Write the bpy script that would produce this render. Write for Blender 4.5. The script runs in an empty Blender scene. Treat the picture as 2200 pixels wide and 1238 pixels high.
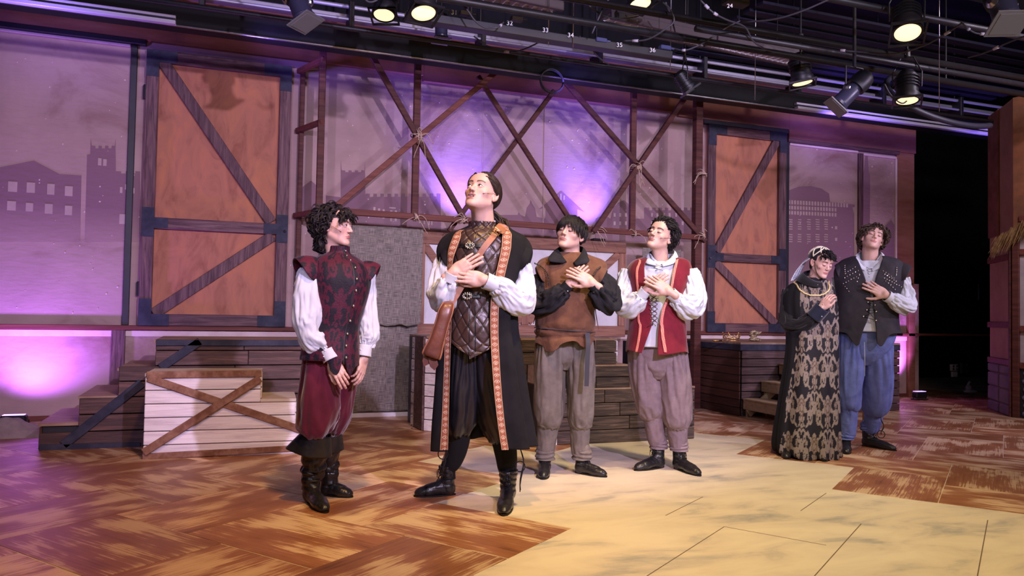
import bpy, math, random
import numpy as np
from mathutils import Vector, Matrix

# ------------------------------------------------------------------ camera
FPX, CAMH = 1650.0, 1.10
_vx = np.array([4423.0, -133.0, FPX]); _vx /= np.linalg.norm(_vx)
_p1 = np.array([0.0, -53.0, FPX]); _p1 /= np.linalg.norm(_p1)
_vz = np.cross(_p1, _vx); _vz /= np.linalg.norm(_vz)
if _vz[1] < 0: _vz = -_vz
_vy = -np.cross(_vz, _vx)
RW = np.array([_vx, _vy, _vz])                 # world = RW @ (right, up, forward)
def ray(px, py): return RW @ np.array([px - 1100.0, -(py - 619.0), FPX])
def fl(px, py, z=0.0):
    d = ray(px, py); t = (z - CAMH) / d[2]; return np.array([d[0]*t, d[1]*t, z])
def wl(px, py, Y):
    d = ray(px, py); t = Y / d[1]; return np.array([d[0]*t, Y, CAMH + d[2]*t])
def dep(px, py, D):
    return ray(px, py) * (D / FPX) + np.array([0, 0, CAMH])

scene = bpy.context.scene
COL = scene.collection
cam = bpy.data.cameras.new('camera'); cam.lens = 27.0; cam.sensor_width = 36.0; cam.sensor_fit = 'HORIZONTAL'
camo = bpy.data.objects.new('camera', cam); COL.objects.link(camo)
_r, _u, _f = RW[:, 0], RW[:, 1], RW[:, 2]
camo.matrix_world = Matrix(((_r[0], _u[0], -_f[0], 0), (_r[1], _u[1], -_f[1], 0), (_r[2], _u[2], -_f[2], CAMH), (0, 0, 0, 1)))
scene.camera = camo
scene.view_settings.view_transform = 'Standard'
scene.view_settings.look = 'None'
scene.view_settings.gamma = 1.0
scene.view_settings.use_curve_mapping = False
scene.view_settings.exposure = 0.18

w = bpy.data.worlds.new('world'); scene.world = w; w.use_nodes = True
w.node_tree.nodes['Background'].inputs[0].default_value = (0.30, 0.24, 0.50, 1)
w.node_tree.nodes['Background'].inputs[1].default_value = 0.03

def spot(name, loc, target, power, color, size=40, blend=0.5, radius=0.15):
    l = bpy.data.lights.new(name, 'SPOT'); l.energy = power; l.color = color
    l.spot_size = math.radians(size); l.spot_blend = blend; l.shadow_soft_size = radius
    o = bpy.data.objects.new(name, l); COL.objects.link(o); o.location = loc
    o.rotation_euler = (Vector(target) - Vector(loc)).to_track_quat('-Z', 'Y').to_euler(); return o
def area(name, loc, target, power, color, size=1.0):
    l = bpy.data.lights.new(name, 'AREA'); l.energy = power; l.color = color; l.size = size
    o = bpy.data.objects.new(name, l); COL.objects.link(o); o.location = loc
    o.rotation_euler = (Vector(target) - Vector(loc)).to_track_quat('-Z', 'Y').to_euler(); return o

# front-of-house wash from above the audience (lavender key, cool white, amber fill); purple uplights stand in their own builders
spot('wash_light', (1.8, -0.4, 3.2), (2.2, 8.0, 2.2), 1180, (0.76, 0.61, 1.0), 62, 0.35, 0.05)
spot('wash_light', (4.6, -0.6, 3.0), (3.2, 7.0, 1.9), 460, (0.80, 0.78, 1.0), 58, 0.7, 0.06)
spot('wash_light', (7.6, 1.0, 3.1), (5.6, 7.0, 1.6), 560, (0.82, 0.64, 1.0), 62, 0.7, 0.08)
spot('wash_light', (-1.6, 0.2, 3.0), (-0.4, 8.0, 1.9), 470, (0.78, 0.60, 1.0), 58, 0.8, 0.08)
spot('front_white', (-0.3, -0.6, 2.9), (2.4, 5.0, 1.2), 170, (0.95, 0.95, 1.0), 58, 0.8, 0.10)
spot('amber_light', (2.9, 3.0, 4.9), (2.8, 3.9, 0.0), 760, (1.0, 0.78, 0.40), 66, 0.9, 0.12)
spot('amber_light', (0.6, 2.2, 4.9), (0.4, 4.6, 0.0), 560, (1.0, 0.55, 0.20), 66, 0.9, 0.12)
spot('amber_light', (6.2, 3.0, 4.9), (5.8, 5.2, 0.0), 800, (1.0, 0.52, 0.26), 66, 0.9, 0.12)
area('amber_fill', (3.0, -1.0, 4.6), (2.8, 8.0, 1.6), 100, (1.0, 0.58, 0.28), 2.0)
UP = (0.33, 0.10, 1.0)
# ------------------------------------------------------------------ helpers
def link(name, me, mat=None, parent=None, smooth=False):
    o = bpy.data.objects.new(name, me); COL.objects.link(o)
    if mat is not None and not me.materials:
        for m_ in (mat if isinstance(mat, (list, tuple)) else [mat]): me.materials.append(m_)
    if parent is not None: o.parent = parent
    if smooth: me.polygons.foreach_set('use_smooth', [True]*len(me.polygons))
    return o
def tag(o, label=None, cat=None, group=None, kind=None):
    if label: o['label'] = label
    if cat: o['category'] = cat
    if group: o['group'] = group
    if kind: o['kind'] = kind
    return o
def empty(name, loc=(0, 0, 0), rz=0.0, parent=None):
    o = bpy.data.objects.new(name, None); COL.objects.link(o); o.location = loc; o.rotation_euler = (0, 0, rz)
    o.empty_display_size = 0.05
    if parent is not None: o.parent = parent
    return o
class MB:
    """collects geometry and builds ONE mesh object"""
    def __init__(s): s.v = []; s.f = []; s.mi = []; s.uv = {}
    def add(s, vs, fs, mi=0):
        b = len(s.v); s.v.extend([tuple(map(float, p)) for p in vs])
        for f in fs: s.f.append(tuple(b+i for i in f)); s.mi.append(mi)
        return s
    def box(s, a, b, mi=0, M=None):
        x0, y0, z0 = a; x1, y1, z1 = b
        vs = [(x0,y0,z0),(x1,y0,z0),(x1,y1,z0),(x0,y1,z0),(x0,y0,z1),(x1,y0,z1),(x1,y1,z1),(x0,y1,z1)]
        if M is not None: vs = [tuple(M @ Vector(p)) for p in vs]
        return s.add(vs, [(0,3,2,1),(4,5,6,7),(0,1,5,4),(1,2,6,5),(2,3,7,6),(3,0,4,7)], mi)
    def bbox(s, a, b, bev=0.006, mi=0, M=None):
        """box with bevelled edges"""
        x0, y0, z0 = [min(p, q) for p, q in zip(a, b)]; x1, y1, z1 = [max(p, q) for p, q in zip(a, b)]
        bev = min(bev, (x1-x0)*.4, (y1-y0)*.4, (z1-z0)*.4)
        vs = []; ids = {}
        for i, x in enumerate((x0, x1)):
            for j, y in enumerate((y0, y1)):
                for k, z in enumerate((z0, z1)):
                    sx, sy, sz = (1-2*i)*bev, (1-2*j)*bev, (1-2*k)*bev
                    for ax, p in enumerate(((x, y+sy, z+sz), (x+sx, y, z+sz), (x+sx, y+sy, z))):
                        ids[(i, j, k, ax)] = len(vs); vs.append(p)
        F = []
        for i in (0, 1):
            a4 = [ids[(i,0,0,0)], ids[(i,1,0,0)], ids[(i,1,1,0)], ids[(i,0,1,0)]]; F.append(a4 if i else a4[::-1])
            a4 = [ids[(0,i,0,1)], ids[(0,i,1,1)], ids[(1,i,1,1)], ids[(1,i,0,1)]]; F.append(a4 if i else a4[::-1])
            a4 = [ids[(0,0,i,2)], ids[(1,0,i,2)], ids[(1,1,i,2)], ids[(0,1,i,2)]]; F.append(a4 if i else a4[::-1])
        for i in (0, 1):
            for j in (0, 1):
                F.append([ids[(i,j,0,0)], ids[(i,j,1,0)], ids[(i,j,1,1)], ids[(i,j,0,1)]][::(1 if i == j else -1)])
                F.append([ids[(i,0,j,0)], ids[(i,1,j,0)], ids[(i,1,j,2)], ids[(i,0,j,2)]][::(-1 if i == j else 1)])
                F.append([ids[(0,i,j,1)], ids[(1,i,j,1)], ids[(1,i,j,2)], ids[(0,i,j,2)]][::(1 if i == j else -1)])
        for i in (0, 1):
            for j in (0, 1):
                for k in (0, 1):
                    t = [ids[(i,j,k,0)], ids[(i,j,k,1)], ids[(i,j,k,2)]]
                    F.append(t[::-1] if (i+j+k) % 2 else t)
        if M is not None: vs = [tuple(M @ Vector(p)) for p in vs]
        return s.add(vs, F, mi)
    def bar(s, p, q, wd, th, normal=(0, -1, 0), bev=0.004, mi=0):
        """square bar from p to q; wd across, th along normal (centred)"""
        p = Vector(p); q = Vector(q); d = (q-p); L = d.length; d.normalize()
        n = Vector(normal); n = (n - d*n.dot(d)).normalized(); c = n.cross(d)
        M = Matrix(((d.x, c.x, n.x, p.x), (d.y, c.y, n.y, p.y), (d.z, c.z, n.z, p.z), (0, 0, 0, 1)))
        return s.bbox((0, -wd/2, -th/2), (L, wd/2, th/2), bev, mi, M)
    def tube(s, pts, r, n=8, mi=0, caps=True):
        pts = [Vector(p) for p in pts]; rs = r if isinstance(r, (list, tuple, np.ndarray)) else [r]*len(pts)
        t = (pts[1]-pts[0]).normalized(); a = t.orthogonal().normalized()
        vs = []; m_ = len(pts)
        for i, p in enumerate(pts):
            t2 = (pts[min(i+1, m_-1)] - pts[max(i-1, 0)])
            if t2.length < 1e-9: t2 = t
            t2 = t2.normalized(); a = (a - t2*a.dot(t2))
            if a.length < 1e-6: a = t2.orthogonal()
            a.normalize(); b = t2.cross(a)
            for k in range(n):
                an = 2*math.pi*k/n; vs.append(p + (a*math.cos(an) + b*math.sin(an))*rs[i])
        fs = [(i*n+k, i*n+(k+1) % n, (i+1)*n+(k+1) % n, (i+1)*n+k) for i in range(m_-1) for k in range(n)]
        if caps: fs += [tuple(range(n))[::-1], tuple((m_-1)*n+k for k in range(n))]
        return s.add(vs, fs, mi)
    def lathe(s, prof, n=24, M=None, mi=0, caps=True):
        """prof: list of (r,z)"""
        vs = []
        for r, z in prof:
            for k in range(n):
                a = 2*math.pi*k/n; vs.append((r*math.cos(a), r*math.sin(a), z))
        m_ = len(prof)
        fs = [(i*n+k, i*n+(k+1) % n, (i+1)*n+(k+1) % n, (i+1)*n+k) for i in range(m_-1) for k in range(n)]
        if caps: fs += [tuple(range(n))[::-1], tuple((m_-1)*n+k for k in range(n))]
        if M is not None: vs = [tuple(M @ Vector(p)) for p in vs]
        return s.add(vs, fs, mi)
    def ell(s, c, r, n=12, m_=8, mi=0, M=None):
        vs = []; c = Vector(c)
        for i in range(m_+1):
            ph = math.pi*i/m_
            for k in range(n):
                a = 2*math.pi*k/n
                p = Vector((r[0]*math.sin(ph)*math.cos(a), r[1]*math.sin(ph)*math.sin(a), r[2]*math.cos(ph)))
                if M is not None: p = M @ p
                vs.append(c+p)
        fs = [(i*n+k, (i+1)*n+k, (i+1)*n+(k+1) % n, i*n+(k+1) % n) for i in range(m_) for k in range(n)]
        return s.add(vs, fs, mi)
    def prism(s, poly, y0, y1, mi=0):
        """poly in (x,z), extruded along y"""
        n = len(poly); vs = [(x, y0, z) for x, z in poly] + [(x, y1, z) for x, z in poly]
        A = sum(poly[i][0]*poly[(i+1) % n][1]-poly[(i+1) % n][0]*poly[i][1] for i in range(n))
        fs = [tuple(range(n)), tuple(range(2*n-1, n-1, -1))] + [(i, n+i, n+(i+1) % n, (i+1) % n) for i in range(n)]
        if A < 0: fs = [f[::-1] for f in fs]
        if y1 < y0: fs = [f[::-1] for f in fs]
        return s.add(vs, fs, mi)
    def mesh(s, name='m'):
        me = bpy.data.meshes.new(name); me.from_pydata(s.v, [], s.f)
        if any(s.mi): me.polygons.foreach_set('material_index', s.mi)
        me.update(); return me
    def build(s, name, mat=None, parent=None, smooth=False):
        return link(name, s.mesh(name), mat, parent, smooth)
def autosmooth(o, ang=40):
    me = o.data
    me.polygons.foreach_set('use_smooth', [True]*len(me.polygons))
    try: me.set_sharp_from_angle(angle=math.radians(ang))
    except Exception: pass
    return o

# ------------------------------------------------------------------ materials
def lin(c):
    return tuple((x/12.92 if x <= .04045 else ((x+.055)/1.055)**2.4) for x in c)
def mat(name, col, rough=.7, metal=0.0, col2=None, col3=None, scale=4.0, stretch=(1, 1, 1), detail=5.0, contrast=(.35, .65), bump=0.0, bscale=None,
        coord='Object', rnd=0.0, vcol=None, spec=None, emit=None, estr=0, sss=0.0, sheen=0.0, rot=(0, 0, 0), distort=0.0, bstretch=None):
    m = bpy.data.materials.new(name); m.use_nodes = True; nt = m.node_tree; N = nt.nodes; L = nt.links
    b = N['Principled BSDF']; b.inputs['Roughness'].default_value = rough; b.inputs['Metallic'].default_value = metal
    b.inputs['Base Color'].default_value = (*col, 1)
    if spec is None and metal == 0 and rough >= .6: spec = .22
    if spec is not None: b.inputs['Specular IOR Level'].default_value = spec
    if sss: b.inputs['Subsurface Weight'].default_value = sss; b.inputs['Subsurface Radius'].default_value = (.02, .008, .005); b.inputs['Subsurface Scale'].default_value = .5
    if sheen: b.inputs['Sheen Weight'].default_value = sheen; b.inputs['Sheen Roughness'].default_value = .4
    if emit: b.inputs['Emission Color'].default_value = (*emit, 1); b.inputs['Emission Strength'].default_value = estr
    need = col2 or bump or vcol
    if not need: return m
    tc = N.new('ShaderNodeTexCoord'); src = tc.outputs[coord if coord != 'UV' else 'UV']
    oi = N.new('ShaderNodeObjectInfo')
    add = N.new('ShaderNodeVectorMath'); add.operation = 'ADD'
    mul = N.new('ShaderNodeMath'); mul.operation = 'MULTIPLY'; mul.inputs[1].default_value = 37.0 if rnd else 0.0
    L.new(oi.outputs['Random'], mul.inputs[0]); L.new(src, add.inputs[0]); L.new(mul.outputs[0], add.inputs[1])
    mp = N.new('ShaderNodeMapping'); mp.inputs['Scale'].default_value = stretch; mp.inputs['Rotation'].default_value = rot; L.new(add.outputs[0], mp.inputs[0])
    last = None
    if vcol:
        at = N.new('ShaderNodeAttribute'); at.attribute_name = vcol; last = at.outputs['Color']
    if col2:
        nz = N.new('ShaderNodeTexNoise'); nz.inputs['Scale'].default_value = scale; nz.inputs['Detail'].default_value = detail; nz.inputs['Distortion'].default_value = distort
        nz.inputs['Roughness'].default_value = .62
        L.new(mp.outputs[0], nz.inputs['Vector'])
        cr = N.new('ShaderNodeValToRGB'); cr.color_ramp.elements[0].position = contrast[0]; cr.color_ramp.elements[1].position = contrast[1]
        cr.color_ramp.elements[0].color = (*col, 1); cr.color_ramp.elements[1].color = (*col2, 1)
        if col3:
            e = cr.color_ramp.elements.new((contrast[0]+contrast[1])/2); e.color = (*col3, 1)
        L.new(nz.outputs['Fac'], cr.inputs[0])
        if last is not None:
            mx = N.new('ShaderNodeMix'); mx.data_type = 'RGBA'; mx.blend_type = 'MULTIPLY'; mx.inputs[0].default_value = 1.0
            L.new(last, mx.inputs[6]); L.new(cr.outputs[0], mx.inputs[7]); last = mx.outputs[2]
        else: last = cr.outputs[0]
    if rnd and last is not None:
        mr = N.new('ShaderNodeMapRange'); mr.inputs['To Min'].default_value = 1-rnd; mr.inputs['To Max'].default_value = 1+rnd
        L.new(oi.outputs['Random'], mr.inputs[0])
        vm = N.new('ShaderNodeVectorMath'); vm.operation = 'SCALE'; L.new(last, vm.inputs[0]); L.new(mr.outputs[0], vm.inputs['Scale']); last = vm.outputs[0]
    if last is not None: L.new(last, b.inputs['Base Color'])
    if bump:
        n2 = N.new('ShaderNodeTexNoise'); n2.inputs['Scale'].default_value = bscale or scale*3; n2.inputs['Detail'].default_value = 6
        if bstretch:
            mp2 = N.new('ShaderNodeMapping'); mp2.inputs['Scale'].default_value = bstretch; L.new(add.outputs[0], mp2.inputs[0]); L.new(mp2.outputs[0], n2.inputs['Vector'])
        else: L.new(mp.outputs[0], n2.inputs['Vector'])
        bp = N.new('ShaderNodeBump'); bp.inputs['Strength'].default_value = bump; bp.inputs['Distance'].default_value = .01
        L.new(n2.outputs['Fac'], bp.inputs['Height']); L.new(bp.outputs[0], b.inputs['Normal'])
    return m

# numpy value noise -------------------------------------------------
_rs = np.random.RandomState(7); _tab = _rs.rand(4096).astype(np.float32)
def vnoise(x, y, z=0.0):
    x, y, z = np.broadcast_arrays(np.asarray(x, np.float32), np.asarray(y, np.float32), np.asarray(z, np.float32))
    xi = np.floor(x).astype(np.int64); yi = np.floor(y).astype(np.int64); zi = np.floor(z).astype(np.int64)
    fx = x-xi; fy = y-yi; fz = z-zi
    fx = fx*fx*(3-2*fx); fy = fy*fy*(3-2*fy); fz = fz*fz*(3-2*fz)
    def h(a, b, c): return _tab[(a*73856093 ^ b*19349663 ^ c*83492791) & 4095]
    r = 0
    for dx in (0, 1):
        for dy in (0, 1):
            for dz in (0, 1):
                r = r + h(xi+dx, yi+dy, zi+dz)*(fx if dx else 1-fx)*(fy if dy else 1-fy)*(fz if dz else 1-fz)
    return r*2-1
def fbm(x, y, z=0.0, o=3):
    r = 0; a = 1.0
    for i in range(o):
        r = r + a*vnoise(np.asarray(x)*2**i + 17*i, np.asarray(y)*2**i, np.asarray(z)*2**i); a *= .5
    return r
def catmull(P, n):
    """resample rows of P (k,d) into n rows"""
    P = np.asarray(P, float); k = len(P)
    if k < 3:
        t = np.linspace(0, 1, n)[:, None]; return P[0]*(1-t)+P[-1]*t
    Q = np.vstack([2*P[0]-P[1], P, 2*P[-1]-P[-2]])
    t = np.linspace(0, k-1-1e-9, n); i = t.astype(int); f = (t-i)[:, None]
    a, b, c, d = Q[i], Q[i+1], Q[i+2], Q[i+3]
    return .5*((2*b)+(-a+c)*f+(2*a-5*b+4*c-d)*f*f+(-a+3*b-3*c+d)*f**3)
# ------------------------------------------------------------------ materials of the set
rng = random.Random(3)
M_wall = mat('painted_plaster', (.47, .325, .315), .85, col2=(.22, .115, .095), col3=(.41, .28, .27), scale=.85, detail=13, contrast=(.36, .70), bump=.5, bscale=14, coord='Object', distort=.9, bstretch=(.6, 1, 1.6))
M_header = mat('header_paint', (.20, .075, .04), .75, col2=(.33, .15, .11), scale=2.2, stretch=(.5, 1, 2.5), contrast=(.35, .7), bump=.15, detail=9)
M_red = mat('red_brown_stain', (.060, .020, .018), .6, col2=(.13, .045, .034), scale=6, stretch=(.3, .3, 6), contrast=(.35, .7), bump=.15, rnd=.12)
M_redh = mat('red_brown_stain_h', (.115, .034, .026), .6, col2=(.21, .07, .05), scale=6, stretch=(.3, 6, 6), contrast=(.35, .7), bump=.15, rnd=.12)
M_frame = mat('sooty_timber', (.075, .035, .045), .6, col2=(.21, .12, .12), scale=7, stretch=(5, 5, .35), contrast=(.38, .72), bump=.2, rnd=.15, distort=.8)
M_frameh = mat('sooty_timber_h', (.075, .035, .045), .6, col2=(.21, .12, .12), scale=7, stretch=(.35, 5, 5), contrast=(.38, .72), bump=.2, rnd=.15, distort=.8)
M_plate = mat('navy_plate', (.022, .024, .045), .6, col2=(.05, .05, .08), scale=8, contrast=(.4, .7), bump=.1)
M_orange = mat('orange_panel', (.54, .21, .11), .75, col2=(.30, .11, .07), col3=(.44, .18, .115), scale=2.6, detail=12, stretch=(2.2, 1, .9), contrast=(.3, .72), bump=.12, distort=1.2)
M_dark = mat('black_paint', (.012, .012, .016), .5, col2=(.02, .02, .025), scale=5)
M_blackmetal = mat('black_metal', (.008, .008, .011), .45, metal=.1, col2=(.014, .014, .018), scale=14)
M_steel = mat('steel', (.45, .45, .5), .28, metal=1.0, col2=(.3, .3, .34), scale=9)
M_dkwood = mat('dark_plank', (.055, .032, .030), .6, col2=(.20, .10, .085), col3=(.09, .055, .055), scale=5, stretch=(.45, 4, 7), contrast=(.32, .74), bump=.3, rnd=.2, distort=.9)
M_dkwoody = mat('dark_plank_y', (.050, .022, .016), .6, col2=(.12, .05, .035), scale=5, stretch=(4, .45, 7), contrast=(.32, .74), bump=.3, rnd=.2, distort=.9)
M_grwood = mat('grey_plank', (.030, .024, .026), .6, col2=(.17, .115, .09), col3=(.075, .052, .045), scale=5, stretch=(.5, 4, 8), contrast=(.32, .70), bump=.3, rnd=.22, distort=1.2)
M_white = mat('whitewashed_plank', (.82, .77, .78), .65, col2=(.52, .43, .47), scale=4.5, stretch=(.5, 3, 9), contrast=(.42, .78), bump=.25, rnd=.06, distort=.7)
M_top = mat('worn_top', (.20, .12, .085), .6, col2=(.42, .29, .22), scale=5, stretch=(.5, 5, 1), contrast=(.35, .7), bump=.2)
M_wtop = mat('worn_white_top', (.48, .40, .33), .6, col2=(.62, .54, .47), scale=5, stretch=(.5, 5, 1), contrast=(.35, .7), bump=.2)
M_raw = mat('raw_pine', (.42, .29, .17), .6, col2=(.27, .17, .10), scale=6, stretch=(.4, 4, 6), contrast=(.4, .75), bump=.15, rnd=.1)
M_timber = mat('warm_timber', (.38, .19, .13), .6, col2=(.20, .085, .06), scale=6, stretch=(.4, 4, 5), contrast=(.36, .68), bump=.2, rnd=.15, distort=.8)
M_timberv = mat('warm_timber_v', (.38, .19, .13), .6, col2=(.20, .085, .06), scale=6, stretch=(5, 4, .4), contrast=(.36, .68), bump=.2, rnd=.15, distort=.8)
M_pane = mat('white_canvas', (.72, .70, .74), .7, col2=(.58, .56, .60), scale=6, contrast=(.4, .75), bump=.1)
M_rope = mat('jute_rope', (.62, .47, .36), .9, col2=(.45, .32, .24), scale=60)
M_cream = mat('cream_floor', (.72, .63, .48), .42, col2=(.36, .35, .33), col3=(.64, .55, .43), scale=2.2, detail=14, stretch=(.8, 1.9, 1), contrast=(.40, .68), bump=.05, distort=.45, bscale=8)

def skyline_mat(z0, z1, nm):
    m = M_wall.copy(); m.name = nm; nt = m.node_tree; N = nt.nodes; L = nt.links; b = N['Principled BSDF']
    srcs = b.inputs['Base Color'].links[0].from_socket
    g = N.new('ShaderNodeNewGeometry'); sp = N.new('ShaderNodeSeparateXYZ'); L.new(g.outputs['Position'], sp.inputs[0])
    mr = N.new('ShaderNodeMapRange'); mr.inputs['From Min'].default_value = z0; mr.inputs['From Max'].default_value = z1
    mr.inputs['To Min'].default_value = 0.0; mr.inputs['To Max'].default_value = .95; L.new(sp.outputs['Z'], mr.inputs[0])
    mx = N.new('ShaderNodeMix'); mx.data_type = 'RGBA'; L.new(mr.outputs[0], mx.inputs[0]); L.new(srcs, mx.inputs[6]); mx.inputs[7].default_value = (.24, .135, .175, 1)
    L.new(mx.outputs[2], b.inputs['Base Color']); return m

# ------------------------------------------------------------------ floor: cream stage floor with painted wooden tiles
bm_ = MB(); bm_.add([(-9, -3, 0), (15, -3, 0), (15, 14, 0), (-9, 14, 0), (-9, -3, -.1), (15, -3, -.1), (15, 14, -.1), (-9, 14, -.1)],
                    [(0, 1, 2, 3), (7, 6, 5, 4), (0, 4, 5, 1), (1, 5, 6, 2), (2, 6, 7, 3), (3, 7, 4, 0)])
floor = bm_.build('floor', M_cream); tag(floor, kind='structure')
for pa, pb in (((1390, 1238), (1556, 1132)), ((1750, 1238), (1850, 1126)), ((2100, 1238), (2122, 1118)), ((1556, 1132), (1775, 1172)), ((1720, 1098), (1775, 1060)), ((1430, 1108), (1510, 1068))):
    a_, b_ = fl(*pa), fl(*pb); s = MB(); s.bar((a_[0], a_[1], .0), (b_[0], b_[1], .0), .005, .0016, (0, 0, 1), .0004); s.build('floor_seam', mat('seam_dirt', (.16, .11, .08), .8), floor)
def tile_mat():
    m = bpy.data.materials.new('brushed_brown_tile'); m.use_nodes = True; nt = m.node_tree; N = nt.nodes; L = nt.links; b = N['Principled BSDF']
    tc = N.new('ShaderNodeTexCoord'); oi = N.new('ShaderNodeObjectInfo')
    mu = N.new('ShaderNodeMath'); mu.operation = 'MULTIPLY'; mu.inputs[1].default_value = 91.0; L.new(oi.outputs['Random'], mu.inputs[0])
    ad = N.new('ShaderNodeVectorMath'); ad.operation = 'ADD'; L.new(tc.outputs['Object'], ad.inputs[0]); L.new(mu.outputs[0], ad.inputs[1])
    mp = N.new('ShaderNodeMapping'); mp.inputs['Scale'].default_value = (1.6, 62, 1); L.new(ad.outputs[0], mp.inputs[0])
    n1 = N.new('ShaderNodeTexNoise'); n1.inputs['Scale'].default_value = 1.5; n1.inputs['Detail'].default_value = 9; n1.inputs['Roughness'].default_value = .68; n1.inputs['Distortion'].default_value = .12; L.new(mp.outputs[0], n1.inputs['Vector'])
    mp2 = N.new('ShaderNodeMapping'); mp2.inputs['Scale'].default_value = (2.2, 4.2, 1); L.new(ad.outputs[0], mp2.inputs[0])
    n2 = N.new('ShaderNodeTexNoise'); n2.inputs['Scale'].default_value = 1.2; n2.inputs['Detail'].default_value = 4; L.new(mp2.outputs[0], n2.inputs['Vector'])
    s1 = N.new('ShaderNodeMath'); s1.operation = 'MULTIPLY_ADD'; s1.inputs[1].default_value = 1.5; L.new(n2.outputs['Fac'], s1.inputs[0]); L.new(n1.outputs['Fac'], s1.inputs[2])
    cr = N.new('ShaderNodeValToRGB'); e = cr.color_ramp.elements
    e[0].position = .5; e[0].color = (.115, .040, .018, 1); e[1].position = 1.0; e[1].color = (.62, .44, .28, 1)
    for p, c in ((.78, (.25, .095, .040, 1)), (.915, (.29, .12, .055, 1)), (.96, (.55, .36, .22, 1))):
        q = e.new(p); q.color = c
    # scale fac (0.3..1.4) to 0..1
    mr = N.new('ShaderNodeMapRange'); mr.inputs['From Min'].default_value = .74; mr.inputs['From Max'].default_value = 1.52; L.new(s1.outputs[0], mr.inputs[0])
    # ramp positions were chosen for a 0..1.0 range of mostly mid values
    L.new(mr.outputs[0], cr.inputs[0])
    mr2 = N.new('ShaderNodeMapRange'); mr2.inputs['To Min'].default_value = .8; mr2.inputs['To Max'].default_value = 1.2; L.new(oi.outputs['Random'], mr2.inputs[0])
    vm = N.new('ShaderNodeVectorMath'); vm.operation = 'SCALE'; L.new(cr.outputs[0], vm.inputs[0]); L.new(mr2.outputs[0], vm.inputs['Scale'])
    L.new(vm.outputs[0], b.inputs['Base Color']); b.inputs['Roughness'].default_value = .42
    bp = N.new('ShaderNodeBump'); bp.inputs['Strength'].default_value = .12; bp.inputs['Distance'].default_value = .01; L.new(n1.outputs['Fac'], bp.inputs['Height']); L.new(bp.outputs[0], b.inputs['Normal'])
    for q in cr.color_ramp.elements:
        q.position = {0: q.position}.get(0)
    pos = [.05, .36, .62, .76, .98]
    for q, p in zip(sorted(list(cr.color_ramp.elements), key=lambda t: t.position), pos): q.position = p
    return m
M_tile = tile_mat()
TW, TL = .60, .87
tb = MB(); tb.bbox((0, 0, -.001), (TL-.004, TW-.004, .002), .0008); tile_me = tb.mesh('floor_tile'); tile_me.materials.append(M_tile)
CREAM = [(3.52, -1.87), (3.52, -2.74), (4.39, -2.74), (4.39, -3.36), (6.9, -3.36), (6.9, -1.82), (6.24, -1.82), (6.24, -.94), (5.32, -.94), (5.32, -.37), (4.95, -.37), (4.95, .55), (4.35, .55), (4.35, 3.2), (2.3, 3.2), (2.3, -.7), (2.92, -.7), (2.92, -1.87)]
def inside(p, poly):
    c = False; n = len(poly)
    for i in range(n):
        (x1, y1), (x2, y2) = poly[i], poly[(i+1) % n]
        if (y1 > p[1]) != (y2 > p[1]) and p[0] < (x2-x1)*(p[1]-y1)/(y2-y1)+x1: c = not c
    return c
A_E1 = math.atan2(.6, .8)
cnt = 0
cands = []
for i in range(-14, 22):
    for j in range(-12, 12):
        p0 = 2.32 + i*TW - j*TL; q0 = -3.94 + i*TW + j*TL
        for kind in (0, 1):
            if kind == 0: c = (p0+TL/2, q0+TW/2)
            else: c = (p0+TW/2, q0+TW+TL/2)
            x = .8*c[0]+.6*c[1]; y = .6*c[0]-.8*c[1]
            if inside(c, CREAM) or not (-3.2 < x < 11.5 and 2.3 < y < 9.2): continue
            px_ = RW.T @ np.array([x, y, -CAMH]); sx = 1100+FPX*px_[0]/px_[2]; sy = 619-FPX*px_[1]/px_[2]
            if not (-260 < sx < 2460 and sy < 1420): continue
            if y > 8.33 and x < 9.3: continue
            cands.append((kind, p0, q0))
for kind, p0, q0 in cands[:300]:
    o = bpy.data.objects.new('floor_tile', tile_me); COL.objects.link(o); o.parent = floor
    if kind == 0:
        x, y = .8*p0+.6*q0, .6*p0-.8*q0
        # local x along +p, local y along +q ( q axis = (.6,-.8) is clockwise: use the opposite corner )
        q1 = q0+TW; x, y = .8*p0+.6*q1, .6*p0-.8*q1
        o.location = (x, y, .0); o.rotation_euler = (0, 0, A_E1)
    else:
        q1 = q0+TW+TL; x, y = .8*p0+.6*q1, .6*p0-.8*q1
        # local x must run along -q, local y along -p -> start at the p1 corner
        p1 = p0+TW; x, y = .8*p1+.6*q1, .6*p1-.8*q1
        o.location = (x, y, .0); o.rotation_euler = (0, 0, A_E1+math.pi/2)

# ------------------------------------------------------------------ back wall
W = 8.35
m_ = MB(); m_.box((-6, W, 0), (9.28, W+.1, 4.2)); m_.box((9.28, W, 0), (9.40, W+.1, 1.62)); wall = m_.build('wall_back', M_wall); tag(wall, kind='structure')
def wpart(name, a, b, mt, bev=.004, parent=None):
    q = MB(); q.bbox(a, b, bev); return q.build(name, mt, parent or wall)
def wbar(name, p, q, wd, th, mt, parent=None, Yc=W-.02):
    s = MB(); s.bar((p[0], Yc, p[1]), (q[0], Yc, q[1]), wd, th, (0, -1, 0)); return s.build(name, mt, parent or wall)
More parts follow.
